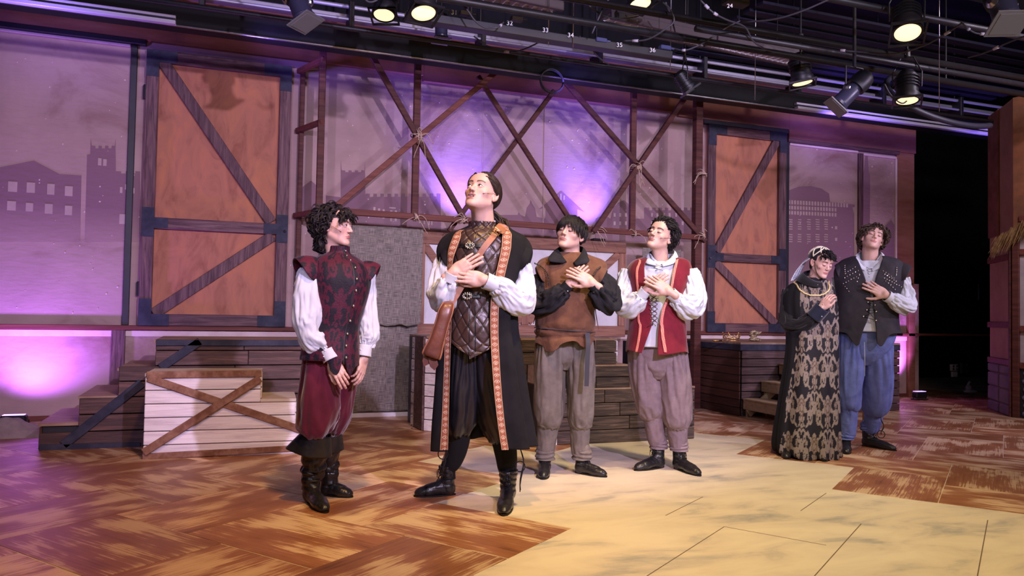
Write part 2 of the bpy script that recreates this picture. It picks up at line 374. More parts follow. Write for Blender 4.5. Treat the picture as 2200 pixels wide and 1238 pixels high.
# header board over the panels, batten under it, rails and posts
wpart('header_board', (-6, W-.06, 3.72), (2.0, W, 4.2), M_header)
wpart('header_board', (2.0, W-.06, 3.66), (5.3, W, 4.2), M_header)
wpart('header_board', (5.3, W-.06, 3.62), (7.02, W, 4.2), M_header)
wpart('header_board', (7.02, W-.06, 3.50), (9.28, W, 4.2), M_header)
wpart('batten', (-6, W-.075, 3.67), (-.80, W, 3.72), M_dark)
wpart('batten', (5.66, W-.075, 3.565), (7.0, W, 3.62), M_dark)
wpart('batten', (7.0, W-.075, 3.455), (8.96, W, 3.50), M_frameh)
wpart('rail', (-6, W-.05, .865), (9.36, W, .91), M_redh)
wpart('baseboard_back', (-6, W-.03, 0), (9.28, W, .05), M_redh)
wpart('post', (-.935, W-.035, .91), (-.875, W, 3.66), M_dark)
wpart('post', (-1.02, W-.04, .10), (-.90, W, .865), M_frame)
wpart('post', (6.985, W-.04, .91), (7.045, W, 3.46), M_dark)
wpart('post', (8.25, W-.035, .91), (8.33, W, 3.42), M_frame)
wpart('post', (8.95, W-.03, 1.62), (9.28, W, 3.5), M_header)
wpart('post', (9.16, W-.05, 0), (9.28, W, 1.6), M_header)
for x_ in (2.72, 3.49): wpart('seam_batten', (x_-.008, W-.008, .91), (x_+.008, W, 3.64), M_wall, .002)
M_plas = mat('plaster_lip_highlight', (.72, .58, .58), .8, col2=(.62, .47, .47), scale=5)  # pale colour paints edge highlights onto the lips; the plaster lumps share it
wpart('lip', (-6, W-.03, 3.645), (-.94, W, 3.668), M_plas)
wpart('lip', (7.06, W-.03, 3.425), (8.24, W, 3.452), M_plas)
wpart('lip', (8.34, W-.03, 3.40), (8.95, W, 3.43), M_plas)
wpart('lip', (8.93, W-.03, .95), (8.96, W, 3.40), M_plas)
wpart('lip', (-6, W-.012, .80), (9.2, W, .862), M_plas)
# little lumps and nail heads on the plaster: real relief, one piece nobody could count
m_ = MB()
for k in range(420):
    x_ = rng.uniform(-2.1, 9.1); z_ = rng.uniform(1.0, 3.5); r_ = rng.uniform(.004, .011)
    m_.ell((x_, W, z_), (r_*rng.uniform(.6, 1.6), .006, r_), 6, 4)
tag(m_.build('plaster_lumps', M_plas, wall, True), kind='stuff')

SKY = {'hi': skyline_mat(1.55, 2.05, 'skyline_paint_left'), 'mid': skyline_mat(1.6, 2.2, 'skyline_paint_mid')}
M_win = mat('skyline_window_paint', (.50, .37, .36), .85, col2=(.43, .32, .31), scale=5)
dcount = [0]
def decal(pts, mt, name='painted_building', d=.002):
    q = [wl(x, y, W) for x, y in pts]; m = MB(); y0 = W-.001-d-.0007*(dcount[0] % 3); dcount[0] += 1
    m.prism([(p[0], p[2]) for p in q], y0, W+.005); return m.build(name, mt, wall)
def windows(rects, parent, name='painted_window'):
    m = MB()
    for x0, y0, x1, y1 in rects:
        a = wl(x0, y0, W); b = wl(x1, y1, W); m.box((a[0], W-.0065, b[2]), (b[0], W+.002, a[2]))
    tag(m.build(name, M_win, wall), kind='stuff')
def cren(x0, x1, y, h, n):
    """battlement outline from x0 to x1 (pixel units)"""
    out = []; s = (x1-x0)/(2*n-1)
    for k in range(n):
        a = x0+2*k*s; out += [(a, y), (a+s, y+.6)]
        if k < n-1: out += [(a+s, y+h), (a+2*s, y+h)]
    return out
decal([(-60, 372), (-2, 360), (73, 345), (128, 374), (175, 377), (172, 520), (-60, 520)], SKY['hi'])
decal([(182, 520), (187, 345), (187, 333), (194, 331), (195, 298), (197, 312)] + cren(198, 247, 313, 6, 4) + [(248, 300), (249, 370)] + cren(250, 301, 368, 5, 3) + [(301, 520)], SKY['hi'])
windows([(18, 390, 37, 413), (58, 392, 75, 415), (102, 395, 117, 419), (140, 400, 156, 422), (16, 432, 34, 453), (56, 436, 71, 455), (97, 438, 113, 460), (140, 442, 155, 463), (211, 340, 218, 356), (222, 342, 229, 357), (258, 402, 263, 415), (269, 396, 274, 408), (284, 404, 289, 416), (257, 460, 271, 482)], wall)
decal([(640, 410), (668, 388), (693, 410), (693, 470), (640, 470)], SKY['mid'])
decal([(700, 470), (700, 420), (732, 424), (732, 345), (734, 365)] + cren(735, 783, 366, 4, 4) + [(784, 348), (785, 418)] + cren(787, 946, 416, 7, 11) + [(948, 520), (700, 520)], SKY['mid'])
windows([(802, 445, 806, 466), (812, 448, 816, 468), (822, 450, 826, 470), (836, 445, 850, 449), (838, 452, 842, 476), (848, 452, 852, 476), (900, 460, 903, 480), (910, 458, 913, 482), (920, 462, 923, 484), (926, 462, 929, 484)], wall)
decal([(1068, 500), (1070, 462), (1112, 462), (1114, 456), (1118, 462), (1128, 466), (1132, 446), (1138, 438), (1140, 430), (1143, 438), (1149, 447), (1153, 466), (1172, 470), (1172, 446), (1157, 450), (1206, 410), (1256, 456), (1240, 450), (1242, 520), (1068, 520)], SKY['mid'])
windows([(1196, 420, 1199, 430), (1203, 416, 1206, 430), (1210, 420, 1213, 430)], wall)
decal([(1278, 520), (1280, 470), (1296, 462), (1312, 470), (1318, 446), (1328, 436), (1340, 430), (1352, 440), (1360, 470), (1384, 470), (1384, 446)] + cren(1388, 1490, 446, 6, 8) + [(1490, 520)], SKY['mid'])
windows([(x, y, x+4, y+8) for x in (1318, 1330, 1342, 1398, 1410, 1424, 1436, 1450, 1464) for y in (458, 476)], wall)
decal([(1692, 640), (1692, 410), (1716, 401), (1740, 400), (1764, 405), (1781, 416), (1783, 434), (1836, 440), (1836, 445), (1831, 446), (1835, 460), (1835, 640)], SKY['hi'] if False else skyline_mat(1.0, 1.9, 'skyline_paint_right'))
windows([(1693+6.2*k, 430+.35*k, 1693+6.2*k+4, 439+.35*k) for k in range(21)] + [(1693+6.2*k, 442+.3*k, 1693+6.2*k+4, 450+.3*k) for k in range(17)] + [(1693+6.2*k, 453+.3*k, 1693+6.2*k+4, 461+.3*k) for k in range(17)]
        + [(x+rng.uniform(-1, 1), y, x+8, y+2.6) for x in (1694, 1713, 1733, 1752, 1770) for y in (471, 476, 481, 486, 491, 503, 508, 513, 518)] + [(1793, 486, 1798, 493), (1793, 511, 1798, 518)], wall)
decal([(1853, 560), (1853, 372), (1857, 370), (1859, 335), (1864, 335), (1866, 372), (1869, 374), (1868, 560)], skyline_mat(.9, 1.6, 'spire_paint'))
decal([(1884, 600), (1892, 496), (1914, 473), (1940, 510), (1938, 516), (1932, 512), (1933, 600)], skyline_mat(1.2, 1.9, 'roof_paint'))

# ------------------------------------------------------------------ the two big timber doors
def barn_door(nm, x0, x1, z0, z1, zm, flip):
    th = .05; Y0 = W-.012
    q = MB(); q.bbox((x0, Y0-.012, z0), (x1, W, z1), .003); root = q.build(nm, M_orange); tag(root, kind='structure')
    sw = .115
    def b(name, a, c, mt): 
        s = MB(); s.bbox((a[0], Y0-.012-th, a[1]), (c[0], Y0-.010, c[1]), .006); return s.build(name, mt, root)
    b('stile', (x0, z0), (x0+sw, z1), M_frame); b('stile', (x1-sw, z0), (x1, z1), M_frame)
    b('top_rail', (x0+sw, z1-sw), (x1-sw, z1), M_frameh); b('bottom_rail', (x0+sw, z0), (x1-sw, z0+sw), M_frameh)
    b('middle_rail', (x0+sw, zm-.055), (x1-sw, zm+.055), M_frameh)
    def d(p, r, wd=.11):
        s = MB(); s.bar((p[0], Y0-.012-th/2+.004, p[1]), (r[0], Y0-.012-th/2+.004, r[1]), wd, th-.012, (0, -1, 0), .005); s2 = s.build('brace', M_frame, root)
    if flip:
        d((x1-sw-.02, z1-sw+.02), (x0+sw+.03, zm+.07)); d((x0+sw+.02, zm-.07), (x1-sw-.03, z0+sw))
    else:
        d((x0+sw+.02, z1-sw+.03), (x1-sw-.05, zm+.07)); d((x1-sw-.03, zm-.07), (x0+sw+.02, z0+sw))
    def pl(pts):
        s = MB(); s.prism(pts, Y0-.012-th-.006, Y0-.012-th+.002); s.build('corner_plate', M_plate, root)
    e = .24
    def L(cx, cz, sx, sz):
        pl([(cx, cz), (cx+sx*e*1.15, cz), (cx+sx*e*1.15, cz+sz*sw), (cx+sx*sw, cz+sz*sw), (cx+sx*sw, cz+sz*e*1.1), (cx, cz+sz*e*1.1)])
    L(x0, z1, 1, -1); L(x1, z1, -1, -1); L(x0, z0, 1, 1); L(x1, z0, -1, 1)
    for cx, s in ((x0, 1), (x1, -1)):
        pl([(cx, zm-.14), (cx+s*sw, zm-.14), (cx+s*sw, zm-.05), (cx+s*.24, zm-.05), (cx+s*.24, zm+.055), (cx+s*sw, zm+.055), (cx+s*sw, zm+.15), (cx, zm+.15)])
    hx = x0-.008 if not flip else x1+.008
    for hz in (z0+.36, z1-.42):
        s = MB(); s.bbox((hx-.016, Y0-.04, hz-.07), (hx+.016, Y0-.012, hz+.07), .004)
        s.tube([(hx, Y0-.045, hz-.07), (hx, Y0-.045, hz+.07)], .009, 8); s.build('hinge', M_blackmetal, root)
    s = MB(); kx = x1-.03 if not flip else x0+.03; s.ell((kx, Y0-.085, zm-.02), (.014, .014, .014), 8, 6); s.build('knob', M_steel, root)
barn_door('door_1', -.79, .59, .91, 3.63, 1.92, False)
barn_door('door_2', 5.74, 6.97, .90, 3.56, 1.86, True)

# ------------------------------------------------------------------ hanging timber frame with rope lashings
T = 7.82
truss = empty('timber_lattice', (3.0, T, 0))
tag(truss, 'reddish brown crossed timber lattice lashed with rope before the painted wall', 'lattice')
def tb_(name, p, q, wd=.062, th=.05, Yc=T, mt=None):
    s = MB(); s.bar((p[0]-3.0, Yc-T, p[1]), (q[0]-3.0, Yc-T, q[1]), wd, th, (0, -1, 0), .005); return s.build(name, mt or M_red, truss)
tb_('post', (.85, 2.06), (.85, 3.95), .066); tb_('post', (1.82, 2.06), (1.82, 3.95), .070); tb_('post', (4.385, 2.03), (4.385, 3.9), .070)
tb_('post', (5.285, 0.0), (5.285, 3.95), .095, .09, T+.03, M_red)
tb_('beam', (.84, 2.085), (5.34, 2.035), .062, .05, T-.05, M_redh)
tb_('top_beam', (.80, 3.93), (5.34, 3.93), .10, .06, T+.02, M_redh)
def thru(p, q, wd=.058, Yc=T-.05, mt=None): return tb_('brace', p, q, wd, .045, Yc, mt)
thru((1.22, 3.86), (2.37, 2.04), Yc=T-.055); thru((.98, 2.10), (2.70, 3.72), Yc=T-.10, mt=M_redh)
thru((2.50, 3.66), (3.70, 2.06), .05, T+.06); thru((3.42, 3.62), (2.22, 1.96), .05, T+.10)
thru((3.49, 3.68), (5.35, 1.99), Yc=T-.055); thru((5.02, 3.68), (3.84, 2.02), Yc=T-.10)
# left return: a small ladder reaching back to the wall
tb_('post', (.70, .92), (.70, 3.63), .05, .05, W-.06)
for z_ in (3.60, 2.97, 2.075):
    s = MB(); s.bar((.66-3.0, W-.04-T, z_), (.86-3.0, -.03, z_), .05, .05, (0, 0, 1), .004); s.build('rung', M_redh, truss)
def lashing(c, r, n, seed, tails=3, flat=.6):
    rg = random.Random(seed); m = MB()
    for k in range(n):
        a0 = rg.uniform(0, 6.28); tilt = rg.uniform(0, math.pi); pts = []
        ax = Vector((math.cos(tilt), 0, math.sin(tilt))); 
        rr = r*rg.uniform(.75, 1.15)
        for t in range(15):
            a = 2*math.pi*t/14; wob = 1+.08*math.sin(3*a+a0)
            v = Vector((0, 1, 0))*math.cos(a)*r*1.25*wob + Vector((-ax.z, 0, ax.x))*math.sin(a)*rr*wob + ax*(k-n/2)*.006
            pts.append(Vector(c)+v)
        m.tube(pts, .0045, 5)
    for k in range(tails):
        a = rg.uniform(0, 6.28); p = Vector(c)+Vector((math.cos(a)*r*.5, -r*1.1, math.sin(a)*r*.5)); pts = [p.copy()]
        for t in range(6):
            p = p+Vector((math.cos(a)*.022, rg.uniform(-.006, .006), math.sin(a)*.022-.006*t)); a += rg.uniform(-.6, .6); pts.append(p.copy())
        m.tube(pts, .0035, 5)
    return m.build('rope_lashing', M_rope, truss, True)
for i, (x_, z_, r_, n_, tl) in enumerate([(1.82, 2.905, .068, 9, 7), (4.40, 2.80, .064, 9, 6), (1.82, 2.07, .045, 5, 3), (2.33, 2.07, .052, 6, 4), (4.385, 2.035, .042, 4, 2), (3.87, 2.05, .05, 6, 4), (5.29, 2.06, .052, 5, 3), (5.285, 2.80, .06, 4, 2)]):
    lashing((x_-3.0, -.05, z_), r_, n_, 40+i, tl)

# ------------------------------------------------------------------ burlap hangings
def burlap_mat():
    m = bpy.data.materials.new('burlap'); m.use_nodes = True; nt = m.node_tree; N = nt.nodes; L = nt.links; b = N['Principled BSDF']
    tc = N.new('ShaderNodeTexCoord'); out = []
    for sc_ in ((420, 1, 22), (22, 1, 420)):
        mp = N.new('ShaderNodeMapping'); mp.inputs['Scale'].default_value = sc_; L.new(tc.outputs['Object'], mp.inputs[0])
        n = N.new('ShaderNodeTexNoise'); n.inputs['Scale'].default_value = .5; n.inputs['Detail'].default_value = 3; L.new(mp.outputs[0], n.inputs['Vector']); out.append(n)
    a = N.new('ShaderNodeMath'); a.operation = 'ADD'; L.new(out[0].outputs['Fac'], a.inputs[0]); L.new(out[1].outputs['Fac'], a.inputs[1])
    cr = N.new('ShaderNodeValToRGB'); cr.color_ramp.elements[0].position = .70; cr.color_ramp.elements[1].position = 1.25 if False else 1.0
    mr = N.new('ShaderNodeMapRange'); mr.inputs['From Min'].default_value = .75; mr.inputs['From Max'].default_value = 1.25; L.new(a.outputs[0], mr.inputs[0]); L.new(mr.outputs[0], cr.inputs[0])
    cr.color_ramp.elements[0].position = .15; cr.color_ramp.elements[1].position = .85
    cr.color_ramp.elements[0].color = (.11, .10, .09, 1); cr.color_ramp.elements[1].color = (.34, .29, .25, 1)
    L.new(cr.outputs[0], b.inputs['Base Color']); b.inputs['Roughness'].default_value = .95
    bp = N.new('ShaderNodeBump'); bp.inputs['Strength'].default_value = .4; bp.inputs['Distance'].default_value = .005; L.new(a.outputs[0], bp.inputs['Height']); L.new(bp.outputs[0], b.inputs['Normal'])
    return m
M_burlap = burlap_mat()
def cloth(nm, x0, x1, z0, z1, Y, seed, amp=.03, nx=60, nz=70, th=.004, ragged=0.0):
    xs = np.linspace(x0, x1, nx); zs = np.linspace(z0, z1, nz); X, Z = np.meshgrid(xs, zs)
    D = amp*(fbm(X*3.2+seed, Z*.8, 1.0)+.35*fbm(X*7+seed, Z*3, 4.0)) + .012*fbm(X*9, Z*9+seed, 2)
    if ragged: Z = Z + ragged*vnoise(X*14, seed)*np.clip(1-(Z-z0)/.1, 0, 1)
    m = MB(); vs = [(x-x0, y, z-z0) for x, y, z in zip(X.ravel(), D.ravel(), Z.ravel())]
    fs = [(r*nx+c, r*nx+c+1, (r+1)*nx+c+1, (r+1)*nx+c) for r in range(nz-1) for c in range(nx-1)]
    m.add(vs, fs); o = m.build(nm, M_burlap, None, True); o.location = (x0, Y, z0)
    so = o.modifiers.new('thickness', 'SOLIDIFY'); so.thickness = th
    return o
tag(cloth('burlap_curtain', .95, 1.915, .05, 1.97, 7.96, 3), 'tall grey burlap hanging reaching the floor left of the window frame', 'curtain')
tag(cloth('burlap_curtain', .98, 1.93, .95, 1.955, 7.88, 9, .012, 40, 40, ragged=.02), 'shorter burlap layer with a frayed hem over the tall burlap hanging', 'curtain')
tag(cloth('burlap_curtain', 4.62, 5.16, .95, 1.90, 7.97, 21, .02, 40, 40), 'small grey burlap hanging right of the white window frame', 'curtain')
m_ = MB(); m_.bbox((.9, 7.90, 0), (1.95, 7.96, .045), .006); tag(m_.build('floor_strip', M_pane), 'thin white wooden strip on the floor under the burlap', 'strip')

# ------------------------------------------------------------------ white panelled window frame in the middle
WF = 8.12
win = empty('timber_window_frame', (3.2, WF, 0)); tag(win, 'brown timber frame with white canvas panes and corner braces', 'window frame')
def wf(name, px0, py0, px1, py1, mt, y0=-.03, y1=.03, parent=win):
    a = wl(px0, py0, WF); b = wl(px1, py1, WF); s = MB(); s.bbox((a[0]-3.2, y0, b[2]), (b[0]-3.2, y1, a[2]), .006); return s.build(name, mt, parent)
fx0, fx1 = wl(886, 600, WF)[0]-3.2, wl(1342, 600, WF)[0]-3.2
def wz(px, py): return wl(px, py, WF)[2]
fz1, fz0 = wz(1000, 503), wz(1000, 722)
def wb(name, x0, x1, z0, z1, mt, y0=-.03, y1=.03):
    s = MB(); s.bbox((x0, y0, z0), (x1, y1, z1), .006); return s.build(name, mt, win)
wb('top_rail', fx0, fx1, fz1-.13, fz1, M_timber, -.035); wb('bottom_rail', fx0, fx1, fz0, fz0+.13, M_timber, -.035)
wb('post', fx0, fx0+.13, fz0+.13, fz1-.13, M_timberv); wb('post', fx1-.09, fx1, fz0+.13, fz1-.13, M_timberv)
xm_ = wl(1128, 600, WF)[0]-3.2
wb('post', xm_-.045, xm_+.045, fz0+.13, fz1-.13, M_timberv)
wb('pane', fx0+.1, xm_, fz0+.1, fz1-.1, M_pane, .0, .02); wb('pane', xm_, fx1-.06, fz0+.1, fz1-.1, M_pane, .0, .02)
def wbr(p, q, wd=.085):
    s = MB(); s.bar((p[0], -.012, p[1]), (q[0], -.012, q[1]), wd, .03, (0, -1, 0), .004); s.build('brace', M_timber, win)
wbr((fx0+.12, fz1-.14), (fx0+.36, fz1-.45)); wbr((fx1-.09, fz1-.14), (fx1-.50, fz1-.50)); wbr((xm_+.04, fz0+.16), (xm_+.26, fz0+.42)); wbr((xm_-.04, fz0+.16), (xm_-.26, fz0+.42))

# ------------------------------------------------------------------ plank-clad platforms
def planked(root, poly, z0, z1, rows, mt, th=.018, name='plank', joint=.35, seed=1, skip=()):
    """clad the vertical faces of an open polyline of (x,y) with rows of planks; faces are wound so that the outside is on the right of travel"""
    rg = random.Random(seed)
    for e in range(len(poly)-1):
        if e in skip: continue
        (x0, y0), (x1, y1) = poly[e], poly[e+1]; L_ = math.hypot(x1-x0, y1-y0); ux, uy = (x1-x0)/L_, (y1-y0)/L_; nx, ny = uy, -ux
        H = (z1-z0)/rows
        for r in range(rows):
            cuts = [0, L_]
            if L_ > .8 and rg.random() < joint: cuts = [0, L_*rg.uniform(.35, .65), L_]
            for a, b in zip(cuts[:-1], cuts[1:]):
                s = MB(); t = th*rg.uniform(.85, 1.15)
                M = Matrix(((ux, nx, 0, x0), (uy, ny, 0, y0), (0, 0, 1, 0), (0, 0, 0, 1)))
                s.bbox((a+.003, 0, z0+r*H+.004), (b-.003, t, z0+(r+1)*H-.004), .004, 0, M)
                ob = s.build(name, mt, root)
                # nail heads
def core(root, poly, z0, z1, mt, name='carcass', inset=.0):
    m = MB(); n = len(poly); vs = [(x, y, z0) for x, y in poly]+[(x, y, z1) for x, y in poly]
    m.add(vs, [tuple(range(n-1, -1, -1)), tuple(range(n, 2*n))]+[(i, (i+1) % n, n+(i+1) % n, n+i) for i in range(n)]); return m.build(name, mt, root)
def slab(root, poly, z0, z1, mt, name='top'):
    return core(root, poly, z0, z1, mt, name)
# dark stair on the left, four steps rising to the right; front face at Y=6.69
st = empty('dark_stair_unit', (0, 6.69, 0)); tag(st, 'dark plank stair unit rising rightward with diagonal brace behind the white crate', 'stairs')
sx = [wl(85, 900, 6.69)[0], wl(171, 850, 6.69)[0], wl(256, 790, 6.69)[0], wl(335, 730, 6.69)[0], wl(700, 800, 6.69)[0]]
sz = [wl(88, 910, 6.69)[2], wl(171, 852, 6.69)[2], wl(256, 791, 6.69)[2], wl(335, 731, 6.69)[2]]
for k in range(4):
    z0_ = 0 if k == 0 else 0
    core(st, [(sx[k]+.02, .02), (sx[k+1] if k < 3 else sx[4], .02), (sx[k+1] if k < 3 else sx[4], .92), (sx[k]+.02, .92)], 0, sz[k]-.02, M_dark)
    xr = sx[k+1] if k < 3 else sx[4]
    slab(st, [(sx[k]-.01, -.005), (xr+.0, -.005), (xr+.0, .93), (sx[k]-.01, .93)], sz[k]-.022, sz[k], M_top, 'tread')
    # riser planks facing left
    zb = 0 if k == 0 else sz[k-1]
    planked(st, [(sx[k]+.018, .92), (sx[k]+.018, .0)], zb, sz[k]-.024, max(1, round((sz[k]-zb)/.12)), M_dkwoody, seed=k)
rowsz = [0, .13, .26, .39, .51, .63, .75, sz[3]-.024]
for r in range(7):
    zt = rowsz[r+1]; k0 = 0
    while k0 < 3 and sz[k0] < zt-.03: k0 += 1
    xa = sx[k0]; cuts = [xa, xa+(sx[4]-xa)*(.35+.3*rng.random()), sx[4]]
    for a, b in zip(cuts[:-1], cuts[1:]):
        s = MB(); s.bbox((a+.002, -.018, rowsz[r]+.004), (b-.002, .018, zt-.004 if r < 6 else zt), .004); s.build('plank', M_dkwood, st)
def fbar(root, p, q, wd, mt, Yl=-.026, nm='brace', th=.016):
    s = MB(); s.bar((p[0], Yl, p[1]), (q[0], Yl, q[1]), wd, th, (0, -1, 0), .003); return s.build(nm, mt, root)
def W6(px, py, Y=6.69): a = wl(px, py, Y); return (a[0], a[2])
fbar(st, W6(137, 955), W6(306, 822), .07, M_plate); fbar(st, W6(345, 790), W6(430, 733), .065, M_plate)
fbar(st, W6(86, 962), W6(302, 957), .055, M_plate, nm='skirting'); fbar(st, W6(336, 736), W6(655, 737), .05, M_plate, nm='edge_band')

# white crate stair in front
WC = 6.10
wc = empty('white_crate_stair', (0, WC, 0), math.radians(-3.0)); tag(wc, 'whitewashed plank crate with a crossed brown brace and steps at its right', 'crate')
cx = [wl(309, 900, WC)[0], wl(560, 850, WC)[0], wl(634, 880, WC)[0], wl(650, 930, WC)[0]+.02]
cz = [wl(315, 803, WC)[2], wl(600, 856, WC)[2], wl(645, 910, WC)[2]]
for k in range(3):
    a, b = (cx[0] if k == 0 else cx[k]), cx[k+1]
    core(wc, [(a+.02, .02), (b-.004, .02), (b-.004, .47), (a+.02, .47)], 0, cz[k]-.02, M_dark)
    slab(wc, [(a-.004 if k == 0 else a, -.006), (b+.004, -.006), (b+.004, .48), (a-.004 if k == 0 else a, .48)], cz[k]-.022, cz[k], M_wtop, 'tread')
    zb = cz[k+1] if k < 2 else 0
    planked(wc, [(b-.004, .0), (b-.004, .47)], zb, cz[k]-.024, max(1, round((cz[k]-zb)/.13)), M_white, .012, seed=30+k)
planked(wc, [(cx[0]+.018, .47), (cx[0]+.018, 0)], 0, cz[0]-.024, 6, M_white, seed=33)
rows = 6; H_ = (cz[0]-.024)/rows
for r in range(rows):
    zt = (r+1)*H_; k0 = 2
    while k0 > 0 and cz[k0] < zt-.02: k0 -= 1
    xb = cx[k0+1]; s = MB(); s.bbox((cx[0]+.001, -.018, r*H_+.003), (xb-.001, .018, zt-.003), .004); s.build('plank', M_white, wc)
def W5(px, py): a = wl(px, py, WC); return (a[0], a[2])
M_brace = mat('brown_brace', (.17, .075, .045), .6, col2=(.32, .18, .12), scale=7, stretch=(2, 2, 2), contrast=(.4, .7), bump=.15)
fbar(wc, W5(318, 812), W5(648, 922), .055, M_brace, -.028); fbar(wc, W5(309, 972), W5(559, 812), .055, M_brace, -.040)
fbar(wc, W5(315, 806), W5(561, 802), .05, M_brace, -.024, 'edge_band'); fbar(wc, W5(306, 982), W5(648, 960), .045, M_brace, -.024, 'skirting')

# cloth heap on the floor by the wall at the left
m_ = MB(); xs = np.linspace(-2.6, -1.36, 60); ys = np.linspace(0, 1, 26); X, Yn = np.meshgrid(xs, ys)
edge = 7.2+.1*np.sin(X*3)
Yw = edge+Yn*(7.82-edge)
Z = .13*np.sin(np.pi*np.clip(Yn*1.05, 0, 1))**.6*(.8+.35*fbm(X*2.5, Yn*3, 5))*np.clip((-1.35-X)/.25, 0, 1)**.6+.02*fbm(X*6, Yn*8, 2)*np.sin(np.pi*Yn)
m_.add([(x+2, y-7.6, max(z, .002)) for x, y, z in zip(X.ravel(), Yw.ravel(), Z.ravel())], [(r*60+c, r*60+c+1, (r+1)*60+c+1, (r+1)*60+c) for r in range(25) for c in range(59)])
o = m_.build('cloth_heap', mat('grey_mauve_cloth', (.34, .28, .30), .9, col2=(.27, .22, .24), scale=20, bump=.2), None, True); o.location = (-2, 7.6, 0); tag(o, 'crumpled grey cloth heaped on the floor against the wall at the left', 'cloth')

# centre: white plank palisade and dark plank stair
pal = empty('white_plank_counter', (1.9, 7.0, 0)); tag(pal, 'white plank counter with black joints and a dark upright plank behind the cloaked performer', 'counter')
pA, pB, pC_, pD, pE = (1.723, 7.30), (1.723, 7.16), (1.749, 6.92), (1.891, 6.75), (3.6, 6.68)
off = (1.9, 7.0)
pp = [(x-off[0], y-off[1]) for x, y in (pA, pB, pC_, pD, pE)]
core(pal, [(x+.01, y+.02) for x, y in pp]+[(pp[-1][0], .5), (pp[0][0], .5)], 0, .85, M_dark)
planked(pal, pp, 0, .85, 8, M_white, .02, joint=0, seed=50, skip=(1,))
planked(pal, pp[1:3], 0, .87, 1, M_dkwood, .03, seed=51, name='upright_plank')
slab(pal, [(x, y) for x, y in pp]+[(pp[-1][0], .5), (pp[0][0], .5)], .852, .87, M_top)
m_ = MB()
for r in range(8):
    for x_, y_ in ((pp[3][0]-.30, pp[3][1]+.12), (pp[3][0]-.02, pp[3][1]+.004)):
        for q in range(2): m_.ell((x_+.02, y_-.03, .04+r*.106+q*.03), (.008, .004, .005), 6, 4)
tag(m_.build('painted_nails', M_dark, pal), kind='stuff')
DK = 5.92
dk = empty('dark_plank_stair', (2.9, DK, 0)); tag(dk, 'dark streaked plank stair unit standing behind the two performers in grey trousers', 'stairs')
def D5(px, py): a = wl(px, py, DK); return (a[0]-2.9, a[2])
xl, x1_, x2_, x3_ = D5(1150, 800)[0], D5(1323, 750)[0], D5(1352, 800)[0], D5(1490, 900)[0]
zt_, z1_, z2_ = D5(1323, 728)[1], D5(1340, 783)[1], D5(1352, 832)[1]
ll = D5(1196, 900)[0]
lv = [(ll, x3_, 0, z2_, 4), (ll, x2_, z2_, z1_, 2), (xl-.14, x1_, z1_, zt_, 2)]
for x0, x1, z0_, z1__, n_ in lv:
    core(dk, [(x0, .02), (x1, .02), (x1, .7), (x0, .7)], z0_, z1__-.015, M_dark)
    H_ = (z1__-z0_-.015)/n_
    for r in range(n_):
        cuts = [x0, x0+(x1-x0)*(.3+.4*rng.random()), x1]
        for a, b in zip(cuts[:-1], cuts[1:]):
            s = MB(); s.bbox((a+.002, -.018, z0_+r*H_+.003), (b-.002, .02, z0_+(r+1)*H_-.003), .004); s.build('plank', M_grwood, dk)
    slab(dk, [(x0, -.018), (x1, -.018), (x1, .7), (x0, .7)], z1__-.015, z1__, M_top, 'tread')
s = MB(); s.bbox((ll-.035, -.02, 0), (ll, .03, z2_+.12), .004); s.build('white_edge', M_white, dk)
s = MB(); s.bbox((ll-.03, .1, z2_), (ll, .6, z1_), .004); s.build('white_edge', M_white, dk)
wb2 = empty('white_block', (3.3, 6.95, 0)); 
tag(wb2, 'whitewashed block with black dots seen beside the stepped dark planks', 'block')
a_ = wl(1322, 731, 6.4); b_ = wl(1362, 731, 6.7)
wb2.location = (a_[0]+.0, 6.63, 0) if False else (3.76, 6.7, 0)
core(wb2, [(0, .02), (.42, .02), (.42, .16), (0, .16)], 0, .84, M_dark)
planked(wb2, [(0.0, .012), (.42, .012)], 0, .85, 8, M_white, .012, joint=0, seed=60)
m_ = MB()
for k in range(26): m_.ell((rng.uniform(.02, .30), -.002, rng.uniform(.35, .83)), (rng.uniform(.006, .013), .003, rng.uniform(.005, .009)), 6, 4)
tag(m_.build('black_dots', M_dark, wb2), kind='stuff')

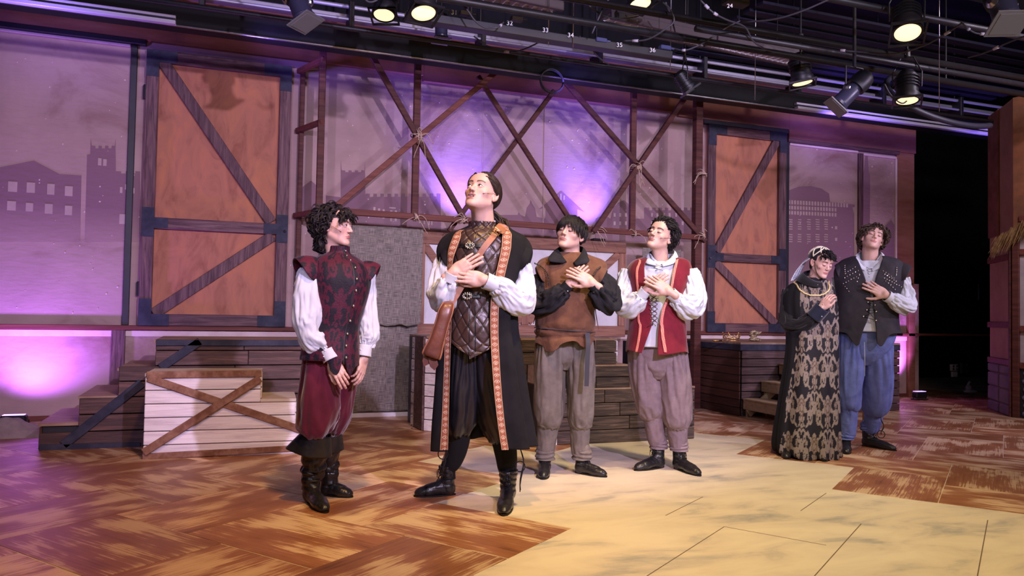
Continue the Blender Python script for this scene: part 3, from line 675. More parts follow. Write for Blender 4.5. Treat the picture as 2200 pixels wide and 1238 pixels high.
# right platform with steps
rp = empty('plank_platform', (5.37, 7.1, 0)); tag(rp, 'square plank platform with crown on top beside the raw pine steps', 'platform')
PH = wl(1586, 736, 7.10)[2]
core(rp, [(.0, .02), (2.3, .02), (2.3, 1.15), (.0, 1.15)], 0, PH-.02, M_dark)
planked(rp, [(.0, 1.15), (.0, .0)], 0, PH-.09, 8, M_dkwoody, joint=0, seed=70)
planked(rp, [(0, .0), (2.3, .0)], 0, PH-.09, 8, M_dkwood, joint=.3, seed=71)
s = MB(); s.bbox((-.026, -.026, PH-.09), (2.3, .0, PH-.02), .004); s.bbox((-.026, 0, PH-.09), (0, 1.15, PH-.02), .004); s.build('edge_band', M_plate, rp)
slab(rp, [(-.02, -.02), (2.3, -.02), (2.3, 1.17), (-.02, 1.17)], PH-.02, PH, M_top)
def steps():
    r = empty('pine_steps', (5.37, 7.07, 0)); tag(r, 'raw pine steps with open risers leaning on the plank platform', 'steps')
    # treads run parallel to the platform's short side, toward the camera; each next one higher and further right
    q0 = wl(1589, 856, 7.07)[2]
    zs = [q0, q0+.19, q0+.38, q0+.57]
    for k in range(4):
        x0 = .0+.24*k; y0, y1 = -1.0, -.01
        s = MB(); s.bbox((x0, y0, zs[k]-.02), (x0+.27, y1, zs[k]), .004); s.build('tread', M_wtop if False else M_raw, r)
        s = MB(); s.bbox((x0+.005, y0+.02, zs[k]-.12), (x0+.03, y1, zs[k]-.02), .004); s.build('riser', M_raw, r)
        for yy in (y0+.02, y1-.04):
            s = MB(); s.bbox((x0+.03, yy, 0), (x0+.06, yy+.03, zs[k]-.02), .004); s.build('leg', M_raw, r)
    for yy in (y0+.05, y1-.07):
        s = MB(); s.bar((.02, yy, .04), (.92, yy, zs[3]-.08), .08, .03, (0, 1, 0)); s.build('stringer', M_raw, r)
steps()
# props on the platform
M_gold = mat('gold', (.95, .62, .22), .25, metal=1.0, col2=(.7, .42, .12), scale=30)
c_ = wl(1571, 722, 7.6); crown = empty('crown', (wl(1571, 727, 7.55)[0], 7.55, PH)); tag(crown, 'golden crown with pointed tracery standing on the plank platform', 'crown')
m_ = MB(); R_ = .092
for z_, r_ in ((.006, .006), (.03, .004)): m_.tube([(R_*math.cos(a), R_*math.sin(a), z_) for a in np.linspace(0, 2*math.pi, 41)], r_, 6)
m_.build('band', M_gold, crown, True); m_ = MB()
for k in range(10):
    a0 = 2*math.pi*k/10; h = .088 if k % 2 == 0 else .062
    for s_ in (-1, 1):
        m_.tube([(R_*(1+.1*t)*math.cos(a0+s_*(1-t)*.31), R_*(1+.1*t)*math.sin(a0+s_*(1-t)*.31), .03+(h-.03)*t**.7) for t in np.linspace(0, 1, 8)], .0035, 5)
    m_.tube([(R_*1.03*math.cos(a0+.14*math.cos(t)), R_*1.03*math.sin(a0+.14*math.cos(t)), .045+.013*math.sin(t)) for t in np.linspace(0, 2*math.pi, 13)], .003, 5)
m_.build('tracery', M_gold, crown, True); m_ = MB()
for k in range(10):
    a0 = 2*math.pi*k/10; h = .088 if k % 2 == 0 else .062; m_.ell((R_*1.1*math.cos(a0), R_*1.1*math.sin(a0), h+.006), (.008, .008, .009), 8, 6)
m_.build('finials', M_gold, crown, True)
kx = wl(1560, 731, 7.25); m_ = MB()
m_.prism([(0, -.006), (.17, -.010), (.22, 0), (.17, .010), (0, .010)], 0, .004); kn = m_.build('blade', M_steel)
kr = empty('dagger', (kx[0]-.12, 7.30, PH+.004)); kn.parent = kr; kn.rotation_euler = (math.pi/2, 0, 0); kn.location = (.1, 0, 0); kn.name = 'blade'
m_ = MB(); m_.tube([(0, 0, .008), (.10, 0, .008)], .009, 8); m_.ell((-.008, 0, .010), (.014, .014, .012), 8, 6); m_.build('handle', M_gold, kr, True)
m_ = MB(); m_.bbox((.096, -.03, .002), (.106, .03, .014), .003); m_.build('guard', M_gold, kr)
tag(kr, 'dagger with gilt handle lying before the crown', 'dagger')
hx_ = wl(1621, 727, 7.35); hr = empty('shell_goblet', (hx_[0], 7.35, PH)); tag(hr, 'dark gilt shell shaped drinking horn on the plank platform', 'ornament')
M_horn = mat('banded_horn', (.12, .06, .03), .3, col2=(.75, .62, .42), scale=26, stretch=(1, 1, 5), contrast=(.45, .6))
m_ = MB(); m_.tube([(-.02+.05*math.cos(t)*(1-t*.08), .01*math.sin(t*2), .085+.032*math.sin(t)*(1-t*.08)) for t in np.linspace(0, 8, 30)], [.024*(1-t*.02) for t in range(30)], 9); m_.tube([(0, 0, .09), (.06, 0, .10), (.10, 0, .115)], [.035, .02, .004], 9)
m_.build('shell', M_horn, hr, True); m_ = MB(); m_.ell((-.02, 0, .028), (.05, .04, .026), 12, 8); m_.ell((.05, .01, .022), (.04, .035, .022), 12, 8); m_.ell((.0, -.01, .055), (.022, .022, .02), 10, 6); m_.build('base', M_horn, hr, True)

# ------------------------------------------------------------------ uplights and their coloured beams
def uplight(loc, aim, power, size=60, rz=0, label='', lamp=UP):
    r = empty('stage_uplight', loc, rz); tag(r, label, 'stage light')
    s = MB(); s.bbox((-.11, -.05, 0), (.11, .05, .015), .004); s.build('base', M_blackmetal, r)
    s = MB(); s.bbox((-.10, -.045, .03), (.10, .045, .115), .012); s.build('housing', M_blackmetal, r)
    s = MB(); s.bbox((-.085, -.035, .114), (.085, .035, .120), .002); s.build('lens', mat('violet_lens', (.4, .3, .8), .3, emit=(.45, .25, 1.0), estr=3.0), r)
    s = MB(); s.tube([(-.115, 0, .015), (-.115, 0, .075)], .006, 6); s.tube([(.115, 0, .015), (.115, 0, .075)], .006, 6); s.build('bracket', M_blackmetal, r)
    L_ = Vector(loc)+Vector((0, 0, .15)); spot('uplight_beam', L_, aim, power, lamp, size, .9, .05)
uplight((-1.72, 7.93, 0), (-1.50, 8.5, 1.6), 190, 125, label='small black uplight on the floor at the far left wall foot', lamp=(.42, .14, 1.0))
uplight((9.0, 7.98, 0), (8.75, 8.5, 1.0), 200, 80, label='black uplight on the floor at the right end of the wall', lamp=(.55, .18, 1.0))
for x_, lb in ((2.50, 'black uplight hidden behind the window frame near the cloaked performer'), (4.10, 'black uplight hidden behind the window frame near the crossed braces')):
    r = empty('stage_uplight', (x_, WF, fz1), 0); tag(r, lb, 'stage light')
    s = MB(); s.bbox((-.08, -.04, 0), (.08, .04, .03), .006); s.build('housing', M_blackmetal, r)
    spot('uplight_beam', (x_, WF-.12, fz1+.02), (x_-.10, W, fz1+.85), 230, (.20, .11, 1.0), 75, 1.0, .04)
# ------------------------------------------------------------------ ceiling, beams and rig
m_ = MB(); m_.box((-9, -3, 5.2), (15, 12, 5.3)); ceil_ = m_.build('ceiling', mat('black_ceiling', (.012, .011, .013), .9, col2=(.02, .018, .02), scale=2)); tag(ceil_, kind='structure')
for a, b in (((3.6, 1.5, 4.6), (12, 3.2, 5.2)), ((4.9, 3.6, 4.75), (12, 5.1, 5.2)), ((7.2, 5.4, 4.75), (12, 6.3, 5.2))):
    m_ = MB(); m_.bbox(a, b, .01); m_.build('ceiling_panel', mat('grey_duct', (.03, .027, .032), .9), ceil_)
# black beam with steel track below the header
m_ = MB(); m_.bbox((-5, 7.42, 3.60), (10.6, 7.58, 3.80), .01); beam = m_.build('stage_beam', mat('satin_black', (.0015, .0015, .003), .6)); tag(beam, 'long black beam running above the painted wall', 'beam')
m_ = MB(); m_.bbox((-5, 7.405, 3.600), (10.6, 7.425, 3.615), .003); m_.build('edge_strip', M_steel, beam)
for xa_, xb_ in ((-5, -.48), (6.35, 10.5)):
    m_ = MB(); m_.bbox((xa_, 7.35, 3.60), (xb_, 7.42, 3.635), .004); m_.bbox((xa_, 7.37, 3.66), (xb_, 7.42, 3.685), .004); m_.build('rail_strip', mat('pale_rail', (.6, .58, .7), .35, metal=.3), beam)
m_ = MB(); m_.bbox((-5, 7.60, 3.96), (10.8, 7.72, 4.02), .01); m_.tube([(-5, 7.52, 4.06), (10.8, 7.52, 4.06)], .02, 8); m_.tube([(-5, 7.50, 3.93), (10.8, 7.50, 3.93)], .014, 8)
pipe = m_.build('track_pipe', mat('dull_steel', (.42, .42, .55), .4, metal=.5, col2=(.4, .4, .5), scale=8), None); tag(pipe, 'steel curtain track with twin rails glowing violet above the beam', 'track')
for x_ in np.arange(-3, 10.5, 1.35):
    m_ = MB(); m_.bbox((x_, 7.46, 3.78), (x_+.05, 7.70, 4.10), .005); m_.bbox((x_+.01, 7.57, 4.1), (x_+.03, 7.59, 5.2), .003); m_.build('hanger', M_blackmetal, pipe)
for x_, p_ in ((-1.6, 45), (7.4, 38), (9.4, 32)): spot('rail_glow', (x_, 7.0, 3.15), (x_+.1, 7.45, 3.7), p_, (.30, .18, 1.0), 130, 1, .1)
for x_ in (0.2, 3.3, 6.8):
    spot('track_glow', (x_, 7.2, 3.3), (x_+.6, 7.65, 4.0), 60, (.22, .13, 1.0), 110, 1, .1)
# black masking behind the wall's right end and above the wall
M_mask = mat('black_drape', (.008, .008, .010), .9, col2=(.012, .012, .016), scale=3)
m_ = MB(); m_.box((9.4, 11.0, 0), (15, 11.1, 5.2)); m_.box((-6, W-.02, 4.2), (9.4, W+.1, 5.2)); wr_ = m_.build('wall_behind', M_mask); tag(wr_, kind='structure')
m_ = MB(); m_.box((15, -3, 0), (15.1, 11.1, 5.2)); tag(m_.build('wall_right', M_mask), kind='structure')
m_ = MB(); m_.box((-9.1, -3, 0), (-9, 11.1, 5.2)); tag(m_.build('wall_left', M_mask), kind='structure')
m_ = MB(); m_.box((9.36, W-.01, .875), (12.5, W+.03, .905)); tag(m_.build('trim_1', M_redh), kind='structure')
# things in the dark wing
pz = dep(2050, 790, 11.6); o = empty('wall_socket_panel', tuple(pz)); tag(o, 'white switch panel with four sockets on the dark wing wall', 'panel')
s = MB(); s.bbox((-.07, -.01, -.05), (.07, .02, .05), .004); s.bbox((-.06, -.02, -.14), (.05, .01, -.06), .004); s.build('plate', mat('pale_plate', (.5, .5, .55), .5), o)
s = MB(); [s.ell((dx, -.02, dz), (.018, .006, .018), 8, 6) for dx in (-.035, .035) for dz in (-.022, .022)]; s.build('socket', M_dark, o)
s = MB(); [s.bbox((.14+dx, -.02, -.08+dz), (.20+dx, .02, -.02+dz), .006) for dx in (0, .1) for dz in (0, .08)]; s.bbox((.12, -.015, -.10), (.32, .03, .08), .01); s.build('meter', M_blackmetal, o)
pz = wl(2102, 628, 10.98); m_ = MB(); m_.bbox((-.012, -.01, -.16), (.012, .01, .16), .003); o = m_.build('pipe_reflector', mat('grey_strip', (.35, .35, .42), .4)); o.location = pz; tag(o, 'thin grey upright strip in the dark wing', 'strip')
pz = dep(2085, 838, 11.2); m_ = MB()
m_.ell((0, 0, -.02), (.13, .06, .03), 10, 6); m_.ell((-.04, 0, .03), (.05, .04, .05), 10, 6); m_.tube([(-.06, 0, .05), (-.02, 0, .12), (.03, 0, .10)], [.02, .014, .008], 6)
o = m_.build('pale_rag', mat('pale_rag', (.4, .4, .42), .8), None, True); o.location = (pz[0], pz[1], pz[2]); tag(o, 'small crumpled pale rag low in the dark wing', 'rag')

# ------------------------------------------------------------------ cottage flat at the right
cot = empty('cottage_flat', (8.97, 6.93, 0)); tag(cot, 'painted half-timbered cottage flat with thatch eave and stone foot', 'stage flat')
cA = np.array([0, 0]); cB = np.array([-.34, -.50]); fwd = np.array([-.75, -.88]); fwd = fwd/np.linalg.norm(fwd)
c2 = fl(2178, 897)[:2]-np.array([8.97, 6.93]); c1 = fl(2127, 878)[:2]-np.array([8.97, 6.93])
# beige return runs from c1 (far) to c2 (near); front runs on from c2 to beyond the frame
d1 = (c2-c1); l1 = np.linalg.norm(d1); d1 = d1/l1
d2 = np.array([.25, -1.0]); d2 = d2/np.linalg.norm(d2)
def cm(o_, d_):
    n = np.array([d_[1], -d_[0]]); return Matrix(((d_[0], -n[0], 0, o_[0]), (d_[1], -n[1], 0, o_[1]), (0, 0, 1, 0), (0, 0, 0, 1)))
M1, M2 = cm(c1, d1), cm(c2, d2)
M_beige = mat('beige_flat', (.42, .27, .17), .8, col2=(.30, .17, .10), scale=3, detail=8, contrast=(.35, .75)); M_wht = mat('white_flat', (.50, .44, .46), .8, col2=(.36, .30, .34), scale=3, detail=8)
M_slate = mat('slate_paint', (.14, .13, .16), .8, col2=(.22, .19, .2), scale=5)
def cp(name, mt, a, b, MM, y0=-.02, y1=.0, bev=.004):
    s = MB(); s.bbox((a[0], y0, a[1]), (b[0], y1, b[1]), bev, 0, MM); return s.build(name, mt, cot)
HT = wl(2130, 252, 7.0)[2]
cp('return_panel', M_beige, (0, 0), (l1, HT), M1, 0, .04); cp('front_panel', M_wht, (0, 0), (2.0, HT-.2), M2, 0, .04)
cp('upper_panel', mat('rust_flat', (.30, .12, .06), .8, col2=(.16, .07, .04), scale=3), (0, 2.10), (2.0, HT), M2, -.01, .0)
cp('edge_board', mat('rust_board', (.25, .11, .07), .8, col2=(.16, .07, .04), scale=5), (0, 2.15), (l1*.45, HT), M1)
for z_ in (1.86, 1.06, .62): cp('timber', M_redh, (0, z_-.035), (l1, z_+.035), M1, -.03)
cp('timber', M_red, (l1-.05, 0), (l1, 2.12), M1, -.04)
cp('timber', M_red, (0, 0), (.07, 2.12), M2, -.04)
for z_ in (1.90, 1.02, .60): cp('timber', M_redh, (.07, z_-.035), (1.2, z_+.035), M2, -.03)
cp('timber', M_redh, (.07, 2.25), (1.2, 2.32), M2, -.03)
for k, (z0_, z1__) in enumerate([(0, .12), (.13, .30), (.31, .47), (.48, .58)]):
    cp('stone', M_slate, (.01, z0_), (l1*.5-.005, z1__), M1, -.03, 0, .02); cp('stone', M_slate, (l1*.5+.005, z0_), (l1-.06, z1__), M1, -.025, 0, .02)
M_stone = mat('blue_stone', (.12, .12, .22), .7, col2=(.22, .22, .36), scale=14, bump=.3)
cp('stone_bed', M_dark, (.07, 0), (.36, .57), M2, -.012)
for k in range(6):
    s = MB(); s.ell((.19+.01*(k % 2), -.012, .05+.092*k), (.105, .022, .044+.004*(k % 2)), 12, 8, 0, None); s.v = [tuple(M2 @ Vector(p)) for p in s.v]; s.build('stone', M_stone, cot, True)
# arched door
s = MB(); arc = [(.34, 0), (.34, 1.15)]+[(.34+.8*(1-math.cos(t)), 1.15+.6*math.sin(t)) for t in np.linspace(0, math.pi/2, 12)]+[(1.2, 1.75), (1.2, 0)]
s.prism(arc, -.03, .0); s.v = [tuple(M2 @ Vector(p)) for p in s.v]; s.build('arched_door', mat('plum_door', (.06, .025, .04), .6), cot)
cp('door_hinge', M_dark, (.36, .50), (.50, .86), M2, -.045, -.03)
# thatch: many straws, one mass
m_ = MB(); rg = random.Random(5)
for k in range(900):
    t = rg.random(); base = Vector((-.14+t*1.25, -.05-rg.uniform(0, .08), 2.02+t*.78+rg.uniform(-.03, .06)))
    d = Vector((-.35+rg.uniform(-.12, .1), rg.uniform(-.12, .05), -.8+rg.uniform(-.15, .2))).normalized(); L_ = rg.uniform(.10, .22)
    p = M2 @ base; q = M2 @ (base+d*L_*.5+Vector((0, -.01, 0))); r_ = M2 @ (base+d*L_+Vector((-.01, 0, -.02))); m_.tube([p, q, r_], [.006, .005, .001], 4, caps=False)
th_ = m_.build('thatch', mat('straw', (.30, .19, .08), .9, col2=(.18, .10, .04), scale=20), cot); tag(th_, kind='stuff')
s = MB(); s.bar(tuple(M2 @ Vector((-.10, -.06, 2.02))), tuple(M2 @ Vector((1.15, -.06, 2.80))), .12, .05, (0, 0, 1), .02); s.build('thatch_core', mat('straw_core', (.14, .08, .035), .9), cot)
area('cottage_fill', (7.2, 3.5, 4.0), (8.8, 6.4, 1.4), 70, (.95, .82, .95), .5)

# ------------------------------------------------------------------ lighting rig
M_lens = mat('warm_lens', (1, .8, .5), .3, emit=(1.0, .78, .42), estr=1.25)
M_lensr = mat('warm_lens_ring', (1, .7, .35), .3, emit=(1.0, .70, .33), estr=.85)
M_cable = mat('grey_cable', (.055, .055, .07), .55)
M_tape = mat('tape', (.45, .42, .5), .5)
def fresnel(loc, R_, aim, label, top=None, nm='spotlight', doors=False, beam=None):
    """lamp head whose lens centre is at loc and which points along aim"""
    r = empty(nm, tuple(loc)); a = Vector(aim).normalized(); qm = a.to_track_quat('-Z', 'Y').to_matrix().to_4x4()
    tag(r, label, 'spotlight')
    L_ = R_*2.7
    s = MB(); s.lathe([(R_*.98, .0), (R_*1.04, .01), (R_*1.04, R_*.5), (R_*.9, R_*.55), (R_*.9, R_*1.0), (R_*.82, R_*1.05), (R_*.82, L_*.86), (R_*.55, L_), (.001, L_)], 24, qm); s.build('housing', M_blackmetal, r)
    autosmooth(r.children[-1], 35)
    s = MB(); 
    for k in range(4): s.lathe([(R_*.84, R_*(1.15+k*.28)), (R_*1.0, R_*(1.15+k*.28)), (R_*1.0, R_*(1.22+k*.28)), (R_*.84, R_*(1.22+k*.28))], 20, qm, caps=False)
    s.build('cooling_fin', M_blackmetal, r)
    s = MB(); s.lathe([(.001, -.004), (R_*.45, -.004), (R_*.86, -.001), (R_*.90, .006)], 28, qm, caps=False); s.build('lens', M_lens, r, True)
    s = MB(); s.lathe([(R_*.88, -.006), (R_*1.02, -.006), (R_*1.02, .012), (R_*.88, .012)], 28, qm, caps=False); s.build('lens_ring', M_lensr if False else M_blackmetal, r)
    s = MB()
    for sx_, sy_ in ((1, 0), (-1, 0), (0, 1), (0, -1)):
        c = Vector((sx_*R_*1.12, sy_*R_*1.12, -.01)); hx2 = R_*.06 if sx_ else R_*1.15; hy2 = R_*.06 if sy_ else R_*1.15
        s.box((c.x-hx2, c.y-hy2, c.z-.012), (c.x+hx2, c.y+hy2, c.z+.006), 0, qm)
    s.build('gel_frame', M_blackmetal, r)
    up = Vector((0, 0, 1)); mid = -a*L_*.45; side = a.cross(up)
    if side.length < .05: side = Vector((1, 0, 0))
    side.normalize(); yk = mid+up*(R_*2.6)
    s = MB(); s.tube([mid+side*R_*1.12, mid+side*R_*1.14+up*R_*1.3, yk+side*R_*.5, yk-side*R_*.5, mid-side*R_*1.14+up*R_*1.3, mid-side*R_*1.12], R_*.07, 6); s.build('yoke', M_blackmetal, r)
    s = MB(); s.bbox(tuple(yk-Vector((R_*.22, R_*.22, 0))), tuple(yk+Vector((R_*.22, R_*.22, R_*.75))), .01); s.tube([yk+Vector((-R_*.3, 0, R_*.3)), yk+Vector((R_*.3, 0, R_*.3))], R_*.09, 6); s.build('clamp', M_blackmetal, r)
    return r, Vector(loc)+yk+Vector((0, 0, R_*.8))
FX = [(910, 28, 5.5, .10, (.05, -.32, -1), 'large lit spotlight at the top of the photo over the cloaked performer'),
      (825, 32, 6.2, .095, (-.10, -.25, -1), 'lit spotlight partly hidden just left of the large one over the cloaked performer'),
      (1376, 8, 6.4, .10, (.05, -.25, -1), 'lit spotlight cut by the top edge above the pair in grey trousers'),
      (1950, 70, 5.7, .105, (-.30, -.35, -1), 'biggest lit spotlight hanging nearest at the upper right'),
      (1724, 178, 7.3, .105, (.12, -.10, -1), 'lit spotlight with pale dashes above the barn door with crossed timbers'),
      (1949, 216, 7.0, .105, (-.12, -.12, -1), 'lit spotlight hanging lowest at the right over the dark wing')]
tops = []
for px_, py_, D_, R_, aim, lb in FX:
    r, t = fresnel(dep(px_, py_, D_), R_, aim, lb); tops.append(t); r['group'] = 'lit spotlights on the ceiling rig'
r, t = fresnel(dep(1482, 192, 7.4), .075, (.55, -.15, -.8), 'small tilted spotlight showing a thin lit edge above the lattice'); tops.append(t); r['group'] = 'lit spotlights on the ceiling rig'

def profile_light(loc, aim, L_, R_, label, lens=True):
    r = empty('profile_spotlight', tuple(loc)); a = Vector(aim).normalized(); qm = a.to_track_quat('-Z', 'Y').to_matrix().to_4x4(); tag(r, label, 'spotlight')
    s = MB(); s.lathe([(R_, 0), (R_*1.05, L_*.06), (R_*.92, L_*.1), (R_*.92, L_*.5), (R_*.75, L_*.52), (R_*.75, L_*.6)], 20, qm); o1 = s.build('lens_tube', mat('blue_black', (.03, .03, .06), .35), r); autosmooth(o1, 35)
    s = MB(); s.lathe([(R_*1.1, L_*.58), (R_*1.15, L_*.8), (R_*1.0, L_*.95), (R_*.5, L_*1.05), (.001, L_*1.06)], 20, qm); o1 = s.build('lamp_house', M_blackmetal, r); autosmooth(o1, 35)
    for sg in (-1, 1):
        s = MB(); s.lathe([(.001, 0), (R_*.5, 0), (R_*.5, .012), (R_*.2, .03), (.001, .03)], 14, Matrix.Translation(-a*L_*.55) @ (Vector((sg, 0, 0)).to_track_quat('Z', 'Y').to_matrix().to_4x4()) @ Matrix.Translation((0, 0, R_))); s.build('knob', M_steel, r)
    s = MB(); s.box((-R_*1.25, -R_*1.25, -.03), (R_*1.25, R_*1.25, -.02), 0, qm); s.box((-R_*1.0, -R_*1.0, -.034), (R_*1.0, R_*1.0, -.03), 0, qm); s.build('gel_frame', mat('grey_gel', (.16, .16, .17), .3), r)
    mid = -a*L_*.55; s = MB(); s.tube([mid+Vector((R_*1.2, 0, 0)), mid+Vector((R_*1.2, 0, R_*2.4)), mid+Vector((-R_*1.2, 0, R_*2.4)), mid+Vector((-R_*1.2, 0, 0))], R_*.12, 6); s.tube([mid+Vector((0, 0, R_*2.4)), Vector((mid.x, mid.y, 5.2-loc[2]))], R_*.2, 8); s.build('yoke', M_blackmetal, r)
    tops.append(Vector(loc)+mid+Vector((0, 0, R_*4))); return r
for sp_, tp_ in list(zip([o for o in COL.objects if o.name.startswith('spotlight')], tops)):
    s = MB(); q = tp_-sp_.location; s.tube([q-Vector((0, 0, .03)), Vector((q.x, q.y, 5.2-sp_.location.z))], .012, 6); s.build('hanger_rod', M_blackmetal, sp_)
profile_light(dep(1800, 226, 6.5), (-.62, .25, -.70), .36, .075, 'unlit blue-black profile spotlight pointing down left at the upper right')
profile_light(dep(655, 42, 5.6), (.30, -.3, -.9), .30, .08, 'unlit dark spotlight with a blue edge at the top left')
profile_light(dep(2165, 45, 5.2), (-.2, -.4, -.9), .30, .09, 'unlit grey-lensed spotlight in the top right corner')
profile_light(dep(948, 82, 6.8), (0, -.1, -1), .22, .06, 'small dark spotlight crossing the violet track')

# pipes of the grid: run parallel to the wall
def ipipe(p0, p1, r_, lab, mt=M_blackmetal):
    s = MB(); s.tube([tuple(p0), tuple(p1)], r_, 10); o = s.build('rig_pipe', mt, None, True); tag(o, lab, 'pipe'); return o
def gpipe(px, py, D, lab, x0=-4, x1=8.3, r_=.025, mt=M_blackmetal):
    c = dep(px, py, D); return ipipe((x0, c[1], c[2]), (x1, c[1], c[2]), r_, lab, mt)
gpipe(1600, 62, 6.6, 'thick black rig pipe carrying the lit spotlights across the top right', r_=.03)
gpipe(1640, 190, 7.8, 'thin black rig pipe just above the stage beam', r_=.02)
gpipe(900, -12, 5.7, 'black rig pipe over the large lit spotlight', r_=.03)
gpipe(2000, 148, 7.1, 'black rig pipe over the lowest spotlight at the right', x0=3.5, r_=.026)
gpipe(1900, 20, 5.9, 'black rig pipe carrying the biggest spotlight', x0=2, r_=.028)
for k in range(7):   # corrugated deck strips far right
    c = dep(1640+k*18, 205+k*6, 8.1+.0*k)
sl = empty('slatted_deck', (6.4, 7.0, 4.15)); tag(sl, 'dark slatted deck of parallel strips above the right end of the wall', 'deck')
for k in range(9):
    s = MB(); s.bbox((-1.6, -.95+k*.2, -.01), (3.4, -.84+k*.2, .02), .003); s.build('slat', mat('violet_grey', (.012, .011, .026), .6) if k == 0 else bpy.data.materials['violet_grey'], sl)

# numbered raceway
ra = dep(870, 34, 6.0); rb = dep(1440, 122, 6.6)
s = MB(); s.bar((0, 0, 0), tuple(rb-ra), .10, .07, (0, 0, 1), .006); race = s.build('numbered_raceway', M_dark); race.location = ra; tag(race, 'black cable raceway with small white numbers under the ceiling', 'raceway')
M_num = mat('white_paint', (.75, .75, .8), .5)
def number(txt, px_, py_, D_, parent, size=.05):
    cu = bpy.data.curves.new('number', 'FONT'); cu.body = txt; cu.size = size; cu.extrude = .001; cu.align_x = 'CENTER'; cu.align_y = 'CENTER'
    o = bpy.data.objects.new('number', cu); COL.objects.link(o); cu.materials.append(M_num)
    p = dep(px_, py_, D_); h = ray(px_, py_); o.rotation_euler = (math.pi/2, 0, math.atan2(-h[0], h[1])+.12)
    if parent is not None: o.parent = parent; p = p-np.array(parent.location)
    o.location = p; bpy.context.view_layer.update(); me = bpy.data.meshes.new_from_object(o.evaluated_get(bpy.context.evaluated_depsgraph_get())); me.name = 'number'
    o2 = bpy.data.objects.new('numeral', me); COL.objects.link(o2); o2.location = o.location; o2.rotation_euler = o.rotation_euler; o2.parent = o.parent; bpy.data.objects.remove(o)
    if not me.materials: me.materials.append(M_num)
def tval(px_): return 6.0+.6*(px_-870)/570
for t_, px_, py_ in (('31', 976, 27), ('32', 1095, 50), ('33', 1172, 65), ('34', 1226, 76), ('35', 1331, 97), ('36', 1402, 108)): number(t_, px_, py_, tval(px_)-.09, race, .052)
o24 = empty('dimmer_box', tuple(dep(1578, 6, 5.9))); tag(o24, 'small black dimmer box marked 24 at the top edge', 'box')
s = MB(); s.bbox((-.09, -.05, -.02), (.11, .05, .10), .008); s.build('case', M_blackmetal, o24)
s = MB(); s.bbox((.02, -.056, .0), (.09, -.05, .04), .002); s.build('face_plate', M_dark, o24)
number('24', 1568, 13, 5.83, o24, .045)
for px_, py_ in ((1000, 30), (1110, 42), (1290, 88), (1428, 104)):
    s = MB(); s.bbox((-.05, -.03, -.015), (.05, .03, .02), .005); s.tube([(.05, -.02, 0), (.08, -.02, 0)], .008, 6); o = s.build('outlet', mat('dark_blue_outlet', (.05, .06, .16), .4), race); o.location = dep(px_, py_, tval(px_)-.05)-np.array(race.location)
# louvred fluorescent fixtures
def louvre(p0, p1, label, n=14, wd=.16, emit=False):
    p0 = Vector(p0); p1 = Vector(p1); d = p1-p0; L_ = d.length; ang = math.atan2(d.y, d.x); r = empty('louvre_fixture', p0, ang); tag(r, label, 'ceiling light')
    sl_ = d.z/L_
    r.rotation_euler = (0, -math.asin(sl_), ang)
    mw = mat('louvre_white', (.75, .72, .85), .35)
    s = MB(); s.bbox((-.04, -wd/2-.03, .03), (L_+.04, wd/2+.03, .09), .006); s.bbox((-.04, -wd/2-.035, -.02), (L_+.04, -wd/2, .05), .004); s.bbox((-.04, wd/2, -.02), (L_+.04, wd/2+.035, .05), .004); s.build('housing', mat('dark_housing', (.06, .045, .05), .5), r)
    for k in range(n):
        x_ = (k+.5)*L_/n; s = MB(); s.bbox((x_-.006, -wd/2, -.015), (x_+.006, wd/2, .03), .002); s.build('louvre_blade', mw, r)
    s = MB(); s.bbox((-.02, wd/2-.02, -.012), (L_+.02, wd/2, .03), .003); s.bbox((0, -wd/2, .028), (L_, wd/2, .032), .001); s.build('reflector', mw, r); s = MB(); s.tube([(L_*.3, 0, .08), (L_*.3, 0, 2.2)], .006, 6); s.tube([(L_*.8, 0, .08), (L_*.8, 0, 2.2)], .006, 6); s.build('suspension', M_blackmetal, r)
louvre(dep(1308, 46, 6.9), dep(1516, 90, 7.35), 'unlit louvred ceiling light, the middle one of the slanting row')
louvre(dep(1534, 92, 7.4), dep(1700, 130, 7.8), 'louvred ceiling light with bright blades beside the spotlight with pale dashes')
louvre(dep(1010, -12, 6.2), dep(1190, 26, 6.5), 'unlit louvred ceiling light cut by the top edge of the photo', 9)
